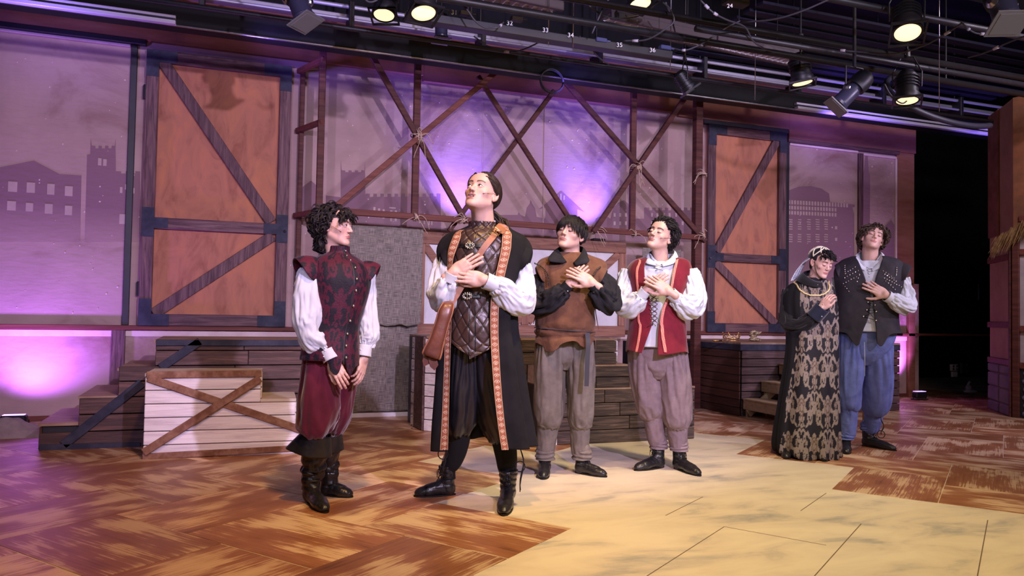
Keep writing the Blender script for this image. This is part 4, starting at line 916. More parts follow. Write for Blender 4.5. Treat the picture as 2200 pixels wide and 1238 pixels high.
# cables: hanging loops
def cable(pts, lab, r_=.008, D0=None, tape=()):
    P = [dep(x, y, d) for x, y, d in pts]; Q = catmull(P, max(14, 7*len(P))); s = MB(); s.tube([tuple(q) for q in Q], r_, 6); o = s.build('cable', M_cable, None, True); tag(o, lab, 'cable')
    if tape:
        for t in tape:
            i = int(t*(len(Q)-3)); s = MB(); s.tube([tuple(Q[i]), tuple(Q[i+1]), tuple(Q[i+2])], r_*1.7, 8); s.build('connector', M_tape, o, True)
C_ = [([(984, -5, 5.9), (1003, 20, 5.9), (1022, 46, 5.9), (1045, 60, 5.9), (1070, 58, 5.9), (1082, 48, 6)], 'grey cable looping down to the outlet marked 32', (.92,)),
      ([(1018, 78, 6.8), (1050, 100, 6.8), (1100, 112, 6.8), (1150, 95, 6.6), (1178, 72, 6.4)], 'cable hanging below the numbers 32 and 33', (.45, .85)),
      ([(1245, 78, 6.39), (1262, 96, 6.5), (1285, 122, 6.9), (1310, 140, 7.2)], 'stiff pale cable slanting down beside the number 34', (.08,)),
      ([(1272, 72, 6.2), (1290, 30, 6.2), (1300, 8, 6.2), (1312, -5, 6.2)], 'cable climbing from the raceway to the top edge', ()),
      ([(1340, 88, 6.4), (1390, 85, 6.3), (1430, 62, 6.2), (1448, 45, 6.2), (1440, 20, 6.2), (1425, 5, 6.3)], 'cable curving up past the middle louvred light', (.1,)),
      ([(1440, 102, 6.6), (1470, 108, 6.5), (1500, 98, 6.5), (1530, 80, 6.5), (1560, 60, 6.5), (1590, 45, 6.5)], 'cable running below the louvred lights', (.2,)),
      ([(1500, -5, 5.8), (1530, 25, 5.8), (1560, 42, 5.9), (1600, 58, 6.2), (1620, 90, 6.4), (1660, 112, 6.8), (1715, 118, 7)], 'long cable sagging toward the spotlight above the barn door', (.1, .2)),
      ([(1590, 48, 6.3), (1660, 42, 6.0), (1720, 25, 5.8), (1790, -5, 5.6)], 'dark cable arching up to the top edge near the number 24', ()),
      ([(1806, 108, 6.5), (1850, 112, 6.4), (1920, 116, 6.2), (1985, 98, 6.0), (2040, 68, 5.8), (2068, 48, 5.7)], 'long cable sweeping up right behind the biggest spotlight', (.02, .8)),
      ([(2068, 50, 5.7), (2080, 62, 5.7), (2100, 72, 5.7), (2130, 70, 5.7), (2152, 48, 5.6)], 'looped cable with violet connector at the top right', (.25, .6)),
      ([(2080, 124, 6.6), (2120, 112, 6.4), (2165, 92, 6.2), (2210, 75, 6.0)], 'cable rising to the right edge of the photo', (.5,)),
      ([(1900, 180, 7), (1915, 205, 7), (1940, 222, 7), (1960, 200, 7)], 'short cable loop hanging beside the lowest spotlight', ()),
      ([(1250, -5, 6.3), (1275, 20, 6.3), (1310, 38, 6.3), (1350, 38, 6.4), (1372, 34, 6.4)], 'cable sagging beside the spotlight cut by the top edge', ()),
      ([(1430, 5, 6.4), (1442, 35, 6.5), (1448, 60, 6.6), (1452, 75, 6.8)], 'cable dropping to the middle louvred light', ()),
      ([(780, -6, 5.2), (792, 4, 5.2), (806, 2, 5.2), (815, -6, 5.2)], 'small cable loop at the top edge left of the lit spotlights', ())]
for pts, lb, tp in C_: cable(pts, lb, .007, tape=tp)
# coiled cable on the track
cc = dep(1231, 143, 7.6); m_ = MB()
for k in range(9):
    pts = [(.13*math.cos(a)*(1+.05*math.sin(2*a+k)), .012*math.sin(3*a+k)+.004*k, .12*math.sin(a)*(1+.05*math.cos(3*a+k))) for a in np.linspace(0, 2*math.pi, 25)]; m_.tube(pts, .006, 5)
o = m_.build('cable_coil', M_cable, None, True); o.location = (cc[0], 7.36, cc[2]); tag(o, 'coil of dark cable hanging against the stage beam', 'cable coil')
# hanging rods
RODL = {1005: 'thin hanging rod, left one of the pair right of the number 31', 1012: 'thin hanging rod, right one of the pair right of the number 31', 1178: 'thin hanging rod behind the number 33', 1231: 'thin hanging rod above the coiled cable',
        1440: 'thin hanging rod below the middle louvred light', 2018: 'thin hanging rod right of the lowest spotlight', 1622: 'short hanging rod near the beam left of the barn door spotlight'}
for px_, y0, y1, D_ in ((1005, 0, 60, 6.2), (1012, 8, 64, 6.2), (1178, 42, 98, 6.3), (1231, 40, 102, 6.3), (1440, 88, 150, 6.6), (2018, 158, 240, 7.0), (1622, 195, 215, 7.6)):
    s = MB(); a_ = dep(px_, y1, D_); s.tube([(a_[0], a_[1], 5.2), tuple(a_)], .004, 6); o = s.build('hanging_rod', M_steel, None, True); tag(o, RODL[px_], 'rod', 'thin rods of the ceiling rig')
# dark hoop truss at upper right
cc = dep(2030, 215, 8.0); m_ = MB(); m_.tube([(.75*math.cos(a), .25*math.sin(a), .32*math.sin(a)) for a in np.linspace(math.radians(70), math.radians(300), 30)], .03, 8)
o = m_.build('cable_tray_loop', mat('dark_blue_hose', (.02, .02, .035), .5), None, True); o.location = cc; s = MB(); s.tube([(.25, .2, .30), (.25, .2, 5.2-cc[2])], .01, 6); s.build('hanger_rod', M_blackmetal, o); tag(o, 'thick dark hose curving in a half loop over the dark wing', 'hose')
# ------------------------------------------------------------------ figure building tools
class Field:
    """signed distance field on a grid, meshed with surface nets"""
    def __init__(s, lo, hi, res):
        s.lo = np.array(lo, np.float32); s.res = res; s.n = [int(math.ceil((h-l)/res))+1 for l, h in zip(lo, hi)]
        s.F = np.full(s.n, .2, np.float32)
    def _sub(s, lo, hi):
        a = [max(0, int((l-o)/s.res)) for l, o in zip(lo, s.lo)]; b = [min(n, int((h-o)/s.res)+2) for h, o, n in zip(hi, s.lo, s.n)]
        if any(x >= y for x, y in zip(a, b)): return None, None
        sl = tuple(slice(x, y) for x, y in zip(a, b))
        g = np.meshgrid(*[s.lo[i]+s.res*np.arange(a[i], b[i], dtype=np.float32) for i in range(3)], indexing='ij'); return sl, g
    def _mix(s, sl, d, k, op):
        F = s.F[sl]
        if op == 'u':
            if k > 0: h = np.clip(.5+.5*(F-d)/k, 0, 1); s.F[sl] = F*(1-h)+d*h-k*h*(1-h)
            else: s.F[sl] = np.minimum(F, d)
        else:
            d = -d
            if k > 0: h = np.clip(.5-.5*(F-d)/k, 0, 1); s.F[sl] = F*(1-h)+d*h+k*h*(1-h)
            else: s.F[sl] = np.maximum(F, d)
    def ell(s, c, r, k=.01, op='u', R=None):
        m = max(r)+.02+k*1.5; sl, g = s._sub([q-m for q in c], [q+m for q in c])
        if sl is None: return s
        X = [g[i]-c[i] for i in range(3)]
        if R is not None: X = [R[0][i]*X[0]+R[1][i]*X[1]+R[2][i]*X[2] for i in range(3)]
        k0 = np.sqrt((X[0]/r[0])**2+(X[1]/r[1])**2+(X[2]/r[2])**2); k1 = np.sqrt((X[0]/r[0]**2)**2+(X[1]/r[1]**2)**2+(X[2]/r[2]**2)**2)+1e-6
        s._mix(sl, k0*(k0-1)/k1, k, op); return s
    def cap(s, a, b, ra, rb=None, k=.01, op='u'):
        rb = ra if rb is None else rb; a = np.array(a, np.float32); b = np.array(b, np.float32); m = max(ra, rb)+.02+k*1.5
        sl, g = s._sub(np.minimum(a, b)-m, np.maximum(a, b)+m)
        if sl is None: return s
        d = b-a; L2 = float(d@d)+1e-9
        t = np.clip(((g[0]-a[0])*d[0]+(g[1]-a[1])*d[1]+(g[2]-a[2])*d[2])/L2, 0, 1)
        D = np.sqrt((g[0]-a[0]-t*d[0])**2+(g[1]-a[1]-t*d[1])**2+(g[2]-a[2]-t*d[2])**2)-(ra+(rb-ra)*t)
        s._mix(sl, D, k, op); return s
    def cutz(s, z):
        g = s.lo[2]+s.res*np.arange(s.n[2], dtype=np.float32); s.F = np.maximum(s.F, (z-g)[None, None, :]); return s
    def mesh(s):
        F = s.F; nx, ny, nz = F.shape; F[0], F[-1], F[:, 0], F[:, -1], F[:, :, 0], F[:, :, -1] = [.05]*6
        S = F < 0; c = np.zeros((nx-1, ny-1, nz-1), np.int8)
        for i in (0, 1):
            for j in (0, 1):
                for k in (0, 1): c += S[i:nx-1+i, j:ny-1+j, k:nz-1+k]
        act = np.argwhere((c > 0) & (c < 8)); idx = -np.ones(c.shape, np.int64); idx[tuple(act.T)] = np.arange(len(act))
        P = np.zeros((len(act), 3)); W_ = np.zeros(len(act)); A = act
        co = [(i, j, k) for i in (0, 1) for j in (0, 1) for k in (0, 1)]
        for p in co:
            for ax in range(3):
                if p[ax]: continue
                q = list(p); q[ax] = 1
                fa = F[A[:, 0]+p[0], A[:, 1]+p[1], A[:, 2]+p[2]]; fb = F[A[:, 0]+q[0], A[:, 1]+q[1], A[:, 2]+q[2]]
                m = (fa < 0) != (fb < 0); t = np.where(m, fa/np.where(m, fa-fb, 1), 0)
                pt = np.array(p)[None]*1.0+np.zeros((len(A), 3)); pt[:, ax] += t; P += pt*m[:, None]; W_ += m
        V = (A+P/np.maximum(W_, 1)[:, None])*s.res+s.lo
        faces = []
        for ax in range(3):
            a1, a2 = (ax+1) % 3, (ax+2) % 3
            sa = [slice(None)]*3; sb = [slice(None)]*3; sa[ax] = slice(0, -1); sb[ax] = slice(1, None)
            ch = S[tuple(sa)] != S[tuple(sb)]; e = np.argwhere(ch); e = e[(e[:, a1] > 0) & (e[:, a2] > 0) & (e[:, a1] < F.shape[a1]-1) & (e[:, a2] < F.shape[a2]-1)]
            ins = S[tuple(e.T)]; q = []
            for o1, o2 in ((-1, -1), (0, -1), (0, 0), (-1, 0)):
                w_ = e.copy(); w_[:, a1] += o1; w_[:, a2] += o2; q.append(idx[tuple(w_.T)])
            q = np.stack(q, 1); q[~ins] = q[~ins][:, ::-1]; faces.append(q)
        return V, np.vstack(faces)

def rot(yaw=0, pitch=0, roll=0):
    """yaw>0 turns the face to the picture's right, pitch>0 looks up, roll>0 leans the crown to the right"""
    return (Matrix.Rotation(math.radians(roll), 3, 'Y') @ Matrix.Rotation(math.radians(yaw), 3, 'Z') @ Matrix.Rotation(math.radians(-pitch), 3, 'X'))

class Person:
    def __init__(s, bx, by, label):
        s.base = fl(bx, by); h = np.array([s.base[0], s.base[1]]); h /= np.linalg.norm(h); s.h = np.array([h[0], h[1], 0]); s.r = np.array([h[1], -h[0], 0])
        s.root = empty('person', tuple(s.base), math.atan2(-h[0], h[1])); tag(s.root, label, 'person')
        s.V = []; s.F = []; s.C = []; s.n = 0
    def L(s, px, py, w=0.0):
        """picture point at w metres nearer than the base plane -> local (x right, y away, z up)"""
        d = ray(px, py); o = s.base-w*s.h; t = (o @ s.h)/(d @ s.h); p = d*t+np.array([0, 0, CAMH])-np.array([s.base[0], s.base[1], 0]); return Vector((p @ s.r, p @ s.h, p[2]))
    def G(s, px, py):
        p = fl(px, py)-s.base; return Vector((p @ s.r, p @ s.h, 0))
    def push(s, p, y):
        c = Vector((0, -float(np.hypot(s.base[0], s.base[1])), CAMH)); p = Vector(p); return c+(p-c)*((y-c.y)/(p.y-c.y))
    def lf(s, p, a):
        """move a leg point along the line of sight so that the leg comes down over its own foot"""
        p = Vector(p); f = max(0.0, min(1.0, (.95-p.z)/.75)); return s.push(p, p.y*(1-f)+a.y*f)
    def addmesh(s, V, F, C): s.V.append(V); s.F.append(F+s.n); s.C.append(C); s.n += len(V)
    def body(s, skin, ctrl):
        """finish the one continuous body mesh"""
        V = np.vstack(s.V); F = np.vstack(s.F); C = np.vstack(s.C); me = bpy.data.meshes.new('body'); me.vertices.add(len(V)); me.vertices.foreach_set('co', V.ravel())
        me.loops.add(F.size); me.loops.foreach_set('vertex_index', F.ravel().astype(np.int32)); me.polygons.add(len(F)); me.polygons.foreach_set('loop_start', np.arange(0, F.size, 4, dtype=np.int32))
        try: me.polygons.foreach_set('loop_total', np.full(len(F), 4, np.int32))
        except Exception: pass
        me.update(calc_edges=True); me.validate()
        at = me.color_attributes.new('Col', 'FLOAT_COLOR', 'POINT'); at.data.foreach_set('color', np.hstack([C, np.ones((len(C), 1))]).astype(np.float32).ravel())
        o = link('body', me, skin, s.root, True); return o

SKIN = (.60, .375, .315)
def head(P, c, R, sc=1.0, neck=None, eyes='closed', mouth='closed', jaw=1.0, wide=1.0, neck_r=.052, brow=(.022, .014, .013), nose=1.0, lipc=(.40, .13, .13), browlift=0.0):
    """c: head centre (local), R: 3x3 rotation. Adds skin to the person's body; returns the matrix"""
    f = Field((-.105, -.14, -.235), (.105, .14, .135), .0027)
    f.ell((0, .018, .028), (.073*wide, .094, .084), .0)
    f.ell((0, -.020, -.018), (.060*wide, .068, .080), .025)
    f.ell((0, -.036, -.068), (.043*jaw, .050, .040), .025)
    for s_ in (-1, 1):
        f.cap((s_*.048*jaw, .002, -.050), (s_*.015, -.070, -.094), .014, .013, .02)
        f.ell((s_*.042*wide, -.055, -.020), (.019, .016, .014), .026)
    f.ell((0, -.080, -.096), (.018*jaw, .013, .013), .014)
    f.ell((0, -.070, .028), (.046, .018, .014), .016)
    f.ell((0, -.048, .056), (.052*wide, .036, .036), .035)
    for s_ in (-1, 1):
        f.ell((s_*.0305, -.100, .005), (.0185, .016, .0130), .012, 's')
    f.cap((0, -.083, .012), (0, -.098*nose, -.024), .0065, .0095, .010)
    f.cap((0, -.085, .0), (0, -.1035*nose, -.027), .007, .0082, .006)
    for s_ in (-1, 1):
        f.ell((s_*.0105, -.0945, -.030), (.0068, .009, .0062), .004)
        f.ell((s_*.0055, -.1000, -.0370), (.0030, .0048, .0034), .003, 's')
        f.ell((s_*.0305, -.0735, .003), (.0160, .0150, .0125), .004)
    # lips
    if mouth == 'open':
        f.ell((0, -.088, -.0505), (.0235, .0085, .0052), .004); f.ell((0, -.086, -.072), (.0185, .009, .0062), .004)
        f.ell((0, -.096, -.061), (.0165, .020, .0060), .002, 's')
    else:
        f.ell((0, -.0875, -.0560), (.0230, .0075, .0044), .004); f.ell((0, -.0865, -.0640), (.0190, .0080, .0050), .004)
        f.cap((-.021, -.0935, -.0600), (.021, -.0935, -.0600), .0015, .0015, .0016, 's')
    f.ell((0, -.0875, -.0435), (.004, .007, .006), .004, 's')
    # ears
    for s_ in (-1, 1):
        Re = np.array(Matrix.Rotation(s_*math.radians(-24), 3, 'Z') @ Matrix.Rotation(math.radians(-10), 3, 'X'))
        f.ell((s_*.0765*wide, .012, -.004), (.0075, .0185, .030), .006, 'u', Re)
        f.ell((s_*.0835*wide, .009, -.001), (.0055, .011, .020), .003, 's', Re)
        f.ell((s_*.0745*wide, .004, -.030), (.006, .009, .009), .005)
    if eyes == 'open':
        for s_ in (-1, 1): f.ell((s_*.0305, -.0885, .0035), (.0132, .0090, .0054), .0012, 's')
    M = Matrix.Translation(c) @ (R.to_4x4()) @ Matrix.Scale(sc, 4)
    if neck is not None:
        q = M.inverted() @ Vector(neck); v = q-Vector((0, .022, -.045)); q = Vector((0, .022, -.045))+v*min(1.0, .19/max(v.length, 1e-6))
        f.cap((0, .022, -.045), tuple(q), neck_r, neck_r*1.06, .022)
        f.cap((0, -.022, -.080), tuple(q+Vector((0, -.035, 0))), .016, .012, .02)
    V, F = f.mesh()
    C = np.tile(np.array(SKIN), (len(V), 1))
    x, y, z = V.T
    fr = y < -.05
    zc = -.0508 if mouth == 'open' else -.0563
    zl = -.072 if mouth == 'open' else -.0640
    lip = np.exp(-((x/.0215)**4+((z-zc+.10*np.abs(x)-.0008)/.0034)**4))*fr+np.exp(-((x/.0175)**4+((z-zl)/.0040)**4))*fr
    lip = np.clip(lip, 0, 1)[:, None]; C = C*(1-lip)+np.array(lipc)*lip
    if mouth == 'open':
        mm = (np.exp(-((x/.0165)**4+((z+.061)/.0052)**4))*(y < -.06)*(y > -.091))[:, None]; C = C*(1-mm)+np.array((.12, .03, .03))*mm
    ax = np.abs(x); zb = .0225+browlift+.0045*np.sin(np.clip((ax-.012)/.034, 0, 1)*math.pi*.8)-.10*np.clip(ax-.040, 0, 1)
    bw = np.exp(-(((z-zb)/(.0044-.04*np.clip(ax-.03, 0, .05)))**4))*(ax > .011)*(ax < .050)*fr
    bw = np.clip(bw, 0, 1)[:, None]*.97; C = C*(1-bw)+np.array(brow)*bw
    bl = (np.exp(-(((ax-.042)/.02)**2+((z+.03)/.02)**2))*fr)[:, None]*.10; C = C*(1-bl)+np.array((.62, .27, .24))*bl
    er = (np.exp(-(((ax-.082)/.012)**2+((z+.004)/.03)**2)))[:, None]*.3; C = C*(1-er)+np.array((.58, .25, .21))*er
    V2 = (np.array(M)[:3, :3] @ V.T).T+np.array(M)[:3, 3]
    P.addmesh(V2, F, C)
    # eyes
    M_lash = MATS['lash']
    for s_ in (-1, 1):
        if eyes == 'open':
            m = MB(); m.ell((0, 0, 0), (.0128, .0128, .0128), 20, 14)
            e = m.build('eye', MATS['sclera'], P.root, True); e.matrix_local = M @ Matrix.Translation((s_*.0305, -.0745, .0035))
            m = MB(); gz = P.gaze; Rg = Vector(gz).normalized().to_track_quat('Z', 'Y').to_matrix().to_4x4()
            m.lathe([(.0001, .01335), (.0028, .0132), (.0028, .01315)], 14, Rg, 1); m.lathe([(.0028, .01315), (.0060, .01195), (.0062, .0116)], 16, Rg, 0, caps=False)
            i_ = m.build('iris', [MATS['iris'], MATS['pupil']], e, True)
            m = MB(); pts = []
            for t in np.linspace(-1, 1, 11): pts.append((s_*.0305+t*.0145, -.0890+.0050*t*t, .0035+.0062*(1-t*t)-.0008))
            m.tube(pts, [.0009+.0010*(1-abs(t)) for t in np.linspace(-1, 1, 11)], 5); l = m.build('eyelashes', M_lash, P.root, True); l.matrix_local = M
        else:
            m = MB(); pts = []
            for t in np.linspace(-1, 1, 13): pts.append((s_*.030+t*.0135, -.0880+.0058*t*t, -.0030-.0026*(1-t*t)+.0012))
            m.tube(pts, [.0007+.0015*(1-t*t) for t in np.linspace(-1, 1, 13)], 5); l = m.build('eyelashes', M_lash, P.root, True); l.matrix_local = M
    if mouth == 'open':
        m = MB(); m.ell((0, -.078, -.0565), (.0145, .008, .0030), 14, 6); l = m.build('teeth', MATS['teeth'], P.root, True); l.matrix_local = M
    return M

def limbs(P, segs, res=.011):
    """coarse body under the clothes: list of (a,b,ra,rb)"""
    pts = np.array([list(a) for s_ in segs for a in s_[:2]]); R_ = max(max(s_[2], s_[3]) for s_ in segs)
    f = Field(pts.min(0)-R_-.03, pts.max(0)+R_+.03, res)
    for a, b, ra, rb in segs: f.cap(tuple(a), tuple(b), ra, rb, .03)
    V, F = f.mesh(); P.addmesh(V, F, np.tile(np.array(SKIN), (len(V), 1)))

def shank(P, hip, knee, a, r0=.08):
    k = P.lf(knee, a); t = Vector((a.x, a.y, .20)); return [(hip, k, r0, .045), (k, t, .042, .034), (t, Vector((a.x, a.y, .06)), .034, .028)]
def hand(P, wrist, fdir, dorsal, side, curl=(.25, .25, .3, .35), spread=.10, thumb=(.45, .15), sc=1.0, fore=.09, tout=1.0, bend=0.0):
    """side=+1: thumb lies on the +y side where y = dorsal x fdir. curl: bend per joint of each finger (rad)"""
    f = Field((-.11, -.075, -.085), (.20, .095, .05), .0024)
    f.cap((-fore, 0, -.002), (.005, 0, -.001), .0245, .0235, .008); f.ell((0, 0, 0), (.024, .028, .018), .012)
    f.ell((.048, .002, -.003), (.048, .038, .0145), .014); f.ell((.035, .022, -.008), (.032, .019, .015), .012); f.ell((.035, -.022, -.006), (.036, .018, .013), .012)
    base = [(.086, .028, .000), (.091, .0095, .002), (.087, -.010, .001), (.078, -.028, -.002)]; Ls = (.073, .081, .075, .060); rr = (.0088, .0090, .0086, .0076)
    for i in range(4):
        p = np.array(base[i]); f.cap((.052, base[i][1]*.75, 0), tuple(p), .0092, .0098, .008); a = bend+curl[i]*.6; sp = spread*(1.1, .3, -.45, -1.2)[i]; r0 = rr[i]
        for k, q in enumerate((.46, .30, .24)):
            d = np.array([math.cos(a)*math.cos(sp), math.cos(a)*math.sin(sp), -math.sin(a)]); p2 = p+d*Ls[i]*q
            f.cap(tuple(p), tuple(p2), r0, r0*.92, .0026); r0 *= .93; p = p2; a += curl[i]*(1.0, .9)[min(k, 1)]
    # thumb leaves the side of the palm near its base
    p = np.array([.016, .022, -.008]); ta, tb_ = thumb; d = np.array([math.cos(.75*tout), math.sin(.75*tout), -.22-ta*.3]); d /= np.linalg.norm(d); p2 = p+d*.046; f.cap(tuple(p), tuple(p2), .0150, .0112, .012)
    d = np.array([math.cos(.75*tout-.35), math.sin(.75*tout-.35), -.15-ta*.4]); d /= np.linalg.norm(d); p3 = p2+d*.033; f.cap(tuple(p2), tuple(p3), .0108, .0098, .004)
    d = np.array([math.cos(.75*tout-.45-tb_), math.sin(.75*tout-.45-tb_), -.15-ta*.5]); d /= np.linalg.norm(d); f.cap(tuple(p3), tuple(p3+d*.024), .0098, .0080, .003)
    V, F = f.mesh()
    x = Vector(fdir).normalized(); z = Vector(dorsal); z = (z-x*z.dot(x)).normalized(); y = z.cross(x)*side
    Mh = np.array([[x[i]*sc, y[i]*sc, z[i]*sc] for i in range(3)])
    if side < 0: F = F[:, ::-1]
    C = np.tile(np.array(SKIN), (len(V), 1)); tip = np.clip((V[:, 0]-.12)/.05, 0, 1)[:, None]*.25; C = C*(1-tip)+np.array((.60, .28, .24))*tip
    P.addmesh((Mh @ V.T).T+np.array(wrist), F, C)

class Loft:
    """horizontal rings; rows: (py, xl, xr, depth, w[, oxl, oxr]) in picture pixels / metres"""
    def __init__(s, P, rows, disp=None, exp=2.3, yaw=0.0):
        R_ = []
        for r in rows:
            py, xl, xr, d, w_ = r[:5]; a = P.L(xl, py, w_); b = P.L(xr, py, w_); z = P.L((xl+xr)/2, py, w_).z
            row = [(a.x+b.x)/2, (a.y+b.y)/2, z, (b.x-a.x)/2, d]
            if len(r) > 5:
                o1 = P.L(r[5], py, w_+d*.8).x; o2 = P.L(r[6], py, w_+d*.8).x; row += [math.acos(max(-1, min(1, (o1-row[0])/row[3]))), math.acos(max(-1, min(1, (o2-row[0])/row[3])))]
            R_.append(row)
        s.R = np.array(R_); s.disp = disp; s.e = exp; s.yaw = yaw
    def rows(s, v):
        v = np.clip(np.asarray(v, float), 0, 1); k = len(s.R); t = v*(k-1); i = np.clip(t.astype(int), 0, k-2); f = (t-i)[..., None]
        Q = np.vstack([2*s.R[0]-s.R[1], s.R, 2*s.R[-1]-s.R[-2]]); a, b, c, d = Q[i], Q[i+1], Q[i+2], Q[i+3]
        return .5*((2*b)+(-a+c)*f+(2*a-5*b+4*c-d)*f*f+(-a+3*b-3*c+d)*f**3)
    def P(s, th, v, off=0.0):
        th, v = np.broadcast_arrays(np.asarray(th, float), np.asarray(v, float)); r = s.rows(v); c, sn = np.cos(th), np.sin(th); e = 2/s.e
        cc = np.sign(c)*np.abs(c)**e; ss = np.sign(sn)*np.abs(sn)**e; D = off+(s.disp(th, v) if s.disp else 0)
        return np.stack([r[..., 0]+(r[..., 3]+D)*cc, r[..., 1]-(r[..., 4]+D)*ss, r[..., 2]], -1)
    def v_at(s, z):
        vs = np.linspace(0, 1, 200); zz = s.rows(vs)[:, 2]; return float(vs[np.argmin(np.abs(zz-z))])
def grid_obj(name, Pt, mt, parent, thick=0.0, closed=False, colors=None, uv=None, keep=None, smooth=True):
    nv, nu = Pt.shape[:2]; V = Pt.reshape(-1, 3); fs = []
    for r in range(nv-1):
        for c in range(nu if closed else nu-1):
            if keep is not None and not keep[r, c]: continue
            c2 = (c+1) % nu; fs.append((r*nu+c, r*nu+c2, (r+1)*nu+c2, (r+1)*nu+c))
    me = bpy.data.meshes.new(name); me.from_pydata(V.tolist(), [], fs)
    if colors is not None:
        at = me.color_attributes.new('Col', 'FLOAT_COLOR', 'POINT'); cc = np.ones((len(V), 4), np.float32); cc[:, :3] = colors.reshape(-1, 3); at.data.foreach_set('color', cc.ravel())
    me.update(); o = link(name, me, mt, parent, smooth)
    if thick: so = o.modifiers.new('thickness', 'SOLIDIFY'); so.thickness = thick; so.offset = 1.0
    return o
def garment(P, name, lo, mt, nu=110, nv=90, thick=.004, open_=False, colors=None, hem=None, parent=None, v0=0.0, v1=1.0):
    v = np.linspace(v0, v1, nv)[:, None]
    if open_:
        r = lo.rows(v[:, 0]); a = r[:, 5][:, None]; b = r[:, 6][:, None]; t = np.linspace(0, 1, nu)[None]; th = a+(2*math.pi+b-a)*t
    else: th = np.linspace(0, 2*math.pi, nu+1)[None, :-1]+0*v
    vv = v+0*th; Pt = lo.P(th, vv)
    if hem is not None: Pt[..., 2] += hem(th, vv)
    col = colors(th, vv, Pt) if colors else None
    return grid_obj(name, Pt[::1], mt, parent or P.root, thick, not open_, col)
def folds(k=1.6, m=2.0, amp=.01, seed=0.0, ridge=True):
    def d(th, v):
        n = fbm(np.cos(th)*k+seed, np.sin(th)*k+seed*.7, v*m+seed*1.3, 3)
        return amp*((.6-2*np.abs(n)) if ridge else n)
    return d
class Tube:
    """tube along joints (Vector, rx, ry) with folds; th=0 along side axis"""
    def __init__(s, pts, rad, disp=None, ref=(0, -1, 0), flat=None):
        A = np.array([list(p)+[r[0], r[1]] if isinstance(r, (tuple, list)) else list(p)+[r, r] for p, r in zip(pts, rad)]); s.n = 60; s.A = catmull(A, s.n); s.disp = disp
        T = np.gradient(s.A[:, :3], axis=0); T /= np.linalg.norm(T, axis=1)[:, None]+1e-9
        ref = np.array(ref, float); a = ref-T[0]*(ref@T[0]); a /= np.linalg.norm(a); X = []
        for t in T: a = a-t*(a@t); a /= np.linalg.norm(a)+1e-9; X.append(a.copy())
        s.X = np.array(X); s.Y = np.cross(T, s.X)
    def P(s, th, v, off=0.0):
        th, v = np.broadcast_arrays(np.asarray(th, float), np.asarray(v, float)); t = np.clip(v, 0, 1)*(s.n-1); i = np.clip(t.astype(int), 0, s.n-2); f = (t-i)[..., None]
        g = lambda Q: Q[i]*(1-f)+Q[i+1]*f
        C = g(s.A); X = g(s.X); Y = g(s.Y); D = off+(s.disp(th, v) if s.disp else 0)
        return C[..., :3]+X*((C[..., 3]+D)*np.cos(th))[..., None]+Y*((C[..., 4]+D)*np.sin(th))[..., None]
def tubeobj(P, name, tb, mt, nu=64, nv=90, thick=.003, colors=None, parent=None, v0=0, v1=1, hem=None):
    th = np.linspace(0, 2*math.pi, nu+1)[None, :-1]; v = np.linspace(v0, v1, nv)[:, None]; Pt = tb.P(th+0*v, v+0*th)
    return grid_obj(name, Pt, mt, parent or P.root, thick, True, colors(th+0*v, v+0*th, Pt) if colors else None)
def gather(k=22, amp=.006, at=.9, wid=.12, base=None, seed=0):
    def d(th, v):
        g = np.exp(-((v-at)/wid)**2); ph = vnoise(np.cos(th)*2+seed, np.sin(th)*2, v*3)*1.6
        r = amp*g*np.sin(k*th+ph*2)
        return r+(base(th, v) if base else 0)
    return d
def addf(*fs): return lambda th, v: sum(f(th, v) for f in fs)

def scalp(P, M, mt, wide=1.0, hairline=.052, name='hair_cap', back=-.06, front=True, grow=1.05):
    m = MB(); n, k = 40, 28; vs = []; keep = []
    for i in range(k+1):
        ph = math.pi*.97*i/k
        for j in range(n):
            a = 2*math.pi*j/n; x = .0745*wide*(grow-.03)*math.sin(ph)*math.cos(a); y = .012+.102*(grow-.03)*math.sin(ph)*math.sin(a); z = .030+.084*(grow-.03)*math.cos(ph); vs.append((x, y, z))
    fs = []
    for i in range(k):
        for j in range(n):
            q = [i*n+j, (i+1)*n+j, (i+1)*n+(j+1) % n, i*n+(j+1) % n]; c = np.mean([vs[t] for t in q], 0)
            lim = hairline-.55*max(0, abs(c[0])-.030) if c[1] < -.035 else (back if c[1] > .02 else back+(hairline-back)*min(1, max(0, (.02-c[1])/.055))**.8)
            if c[2] > lim: fs.append(q)
    m.add(vs, fs); o = m.build(name, mt, P.root, True); o.matrix_local = M; return o
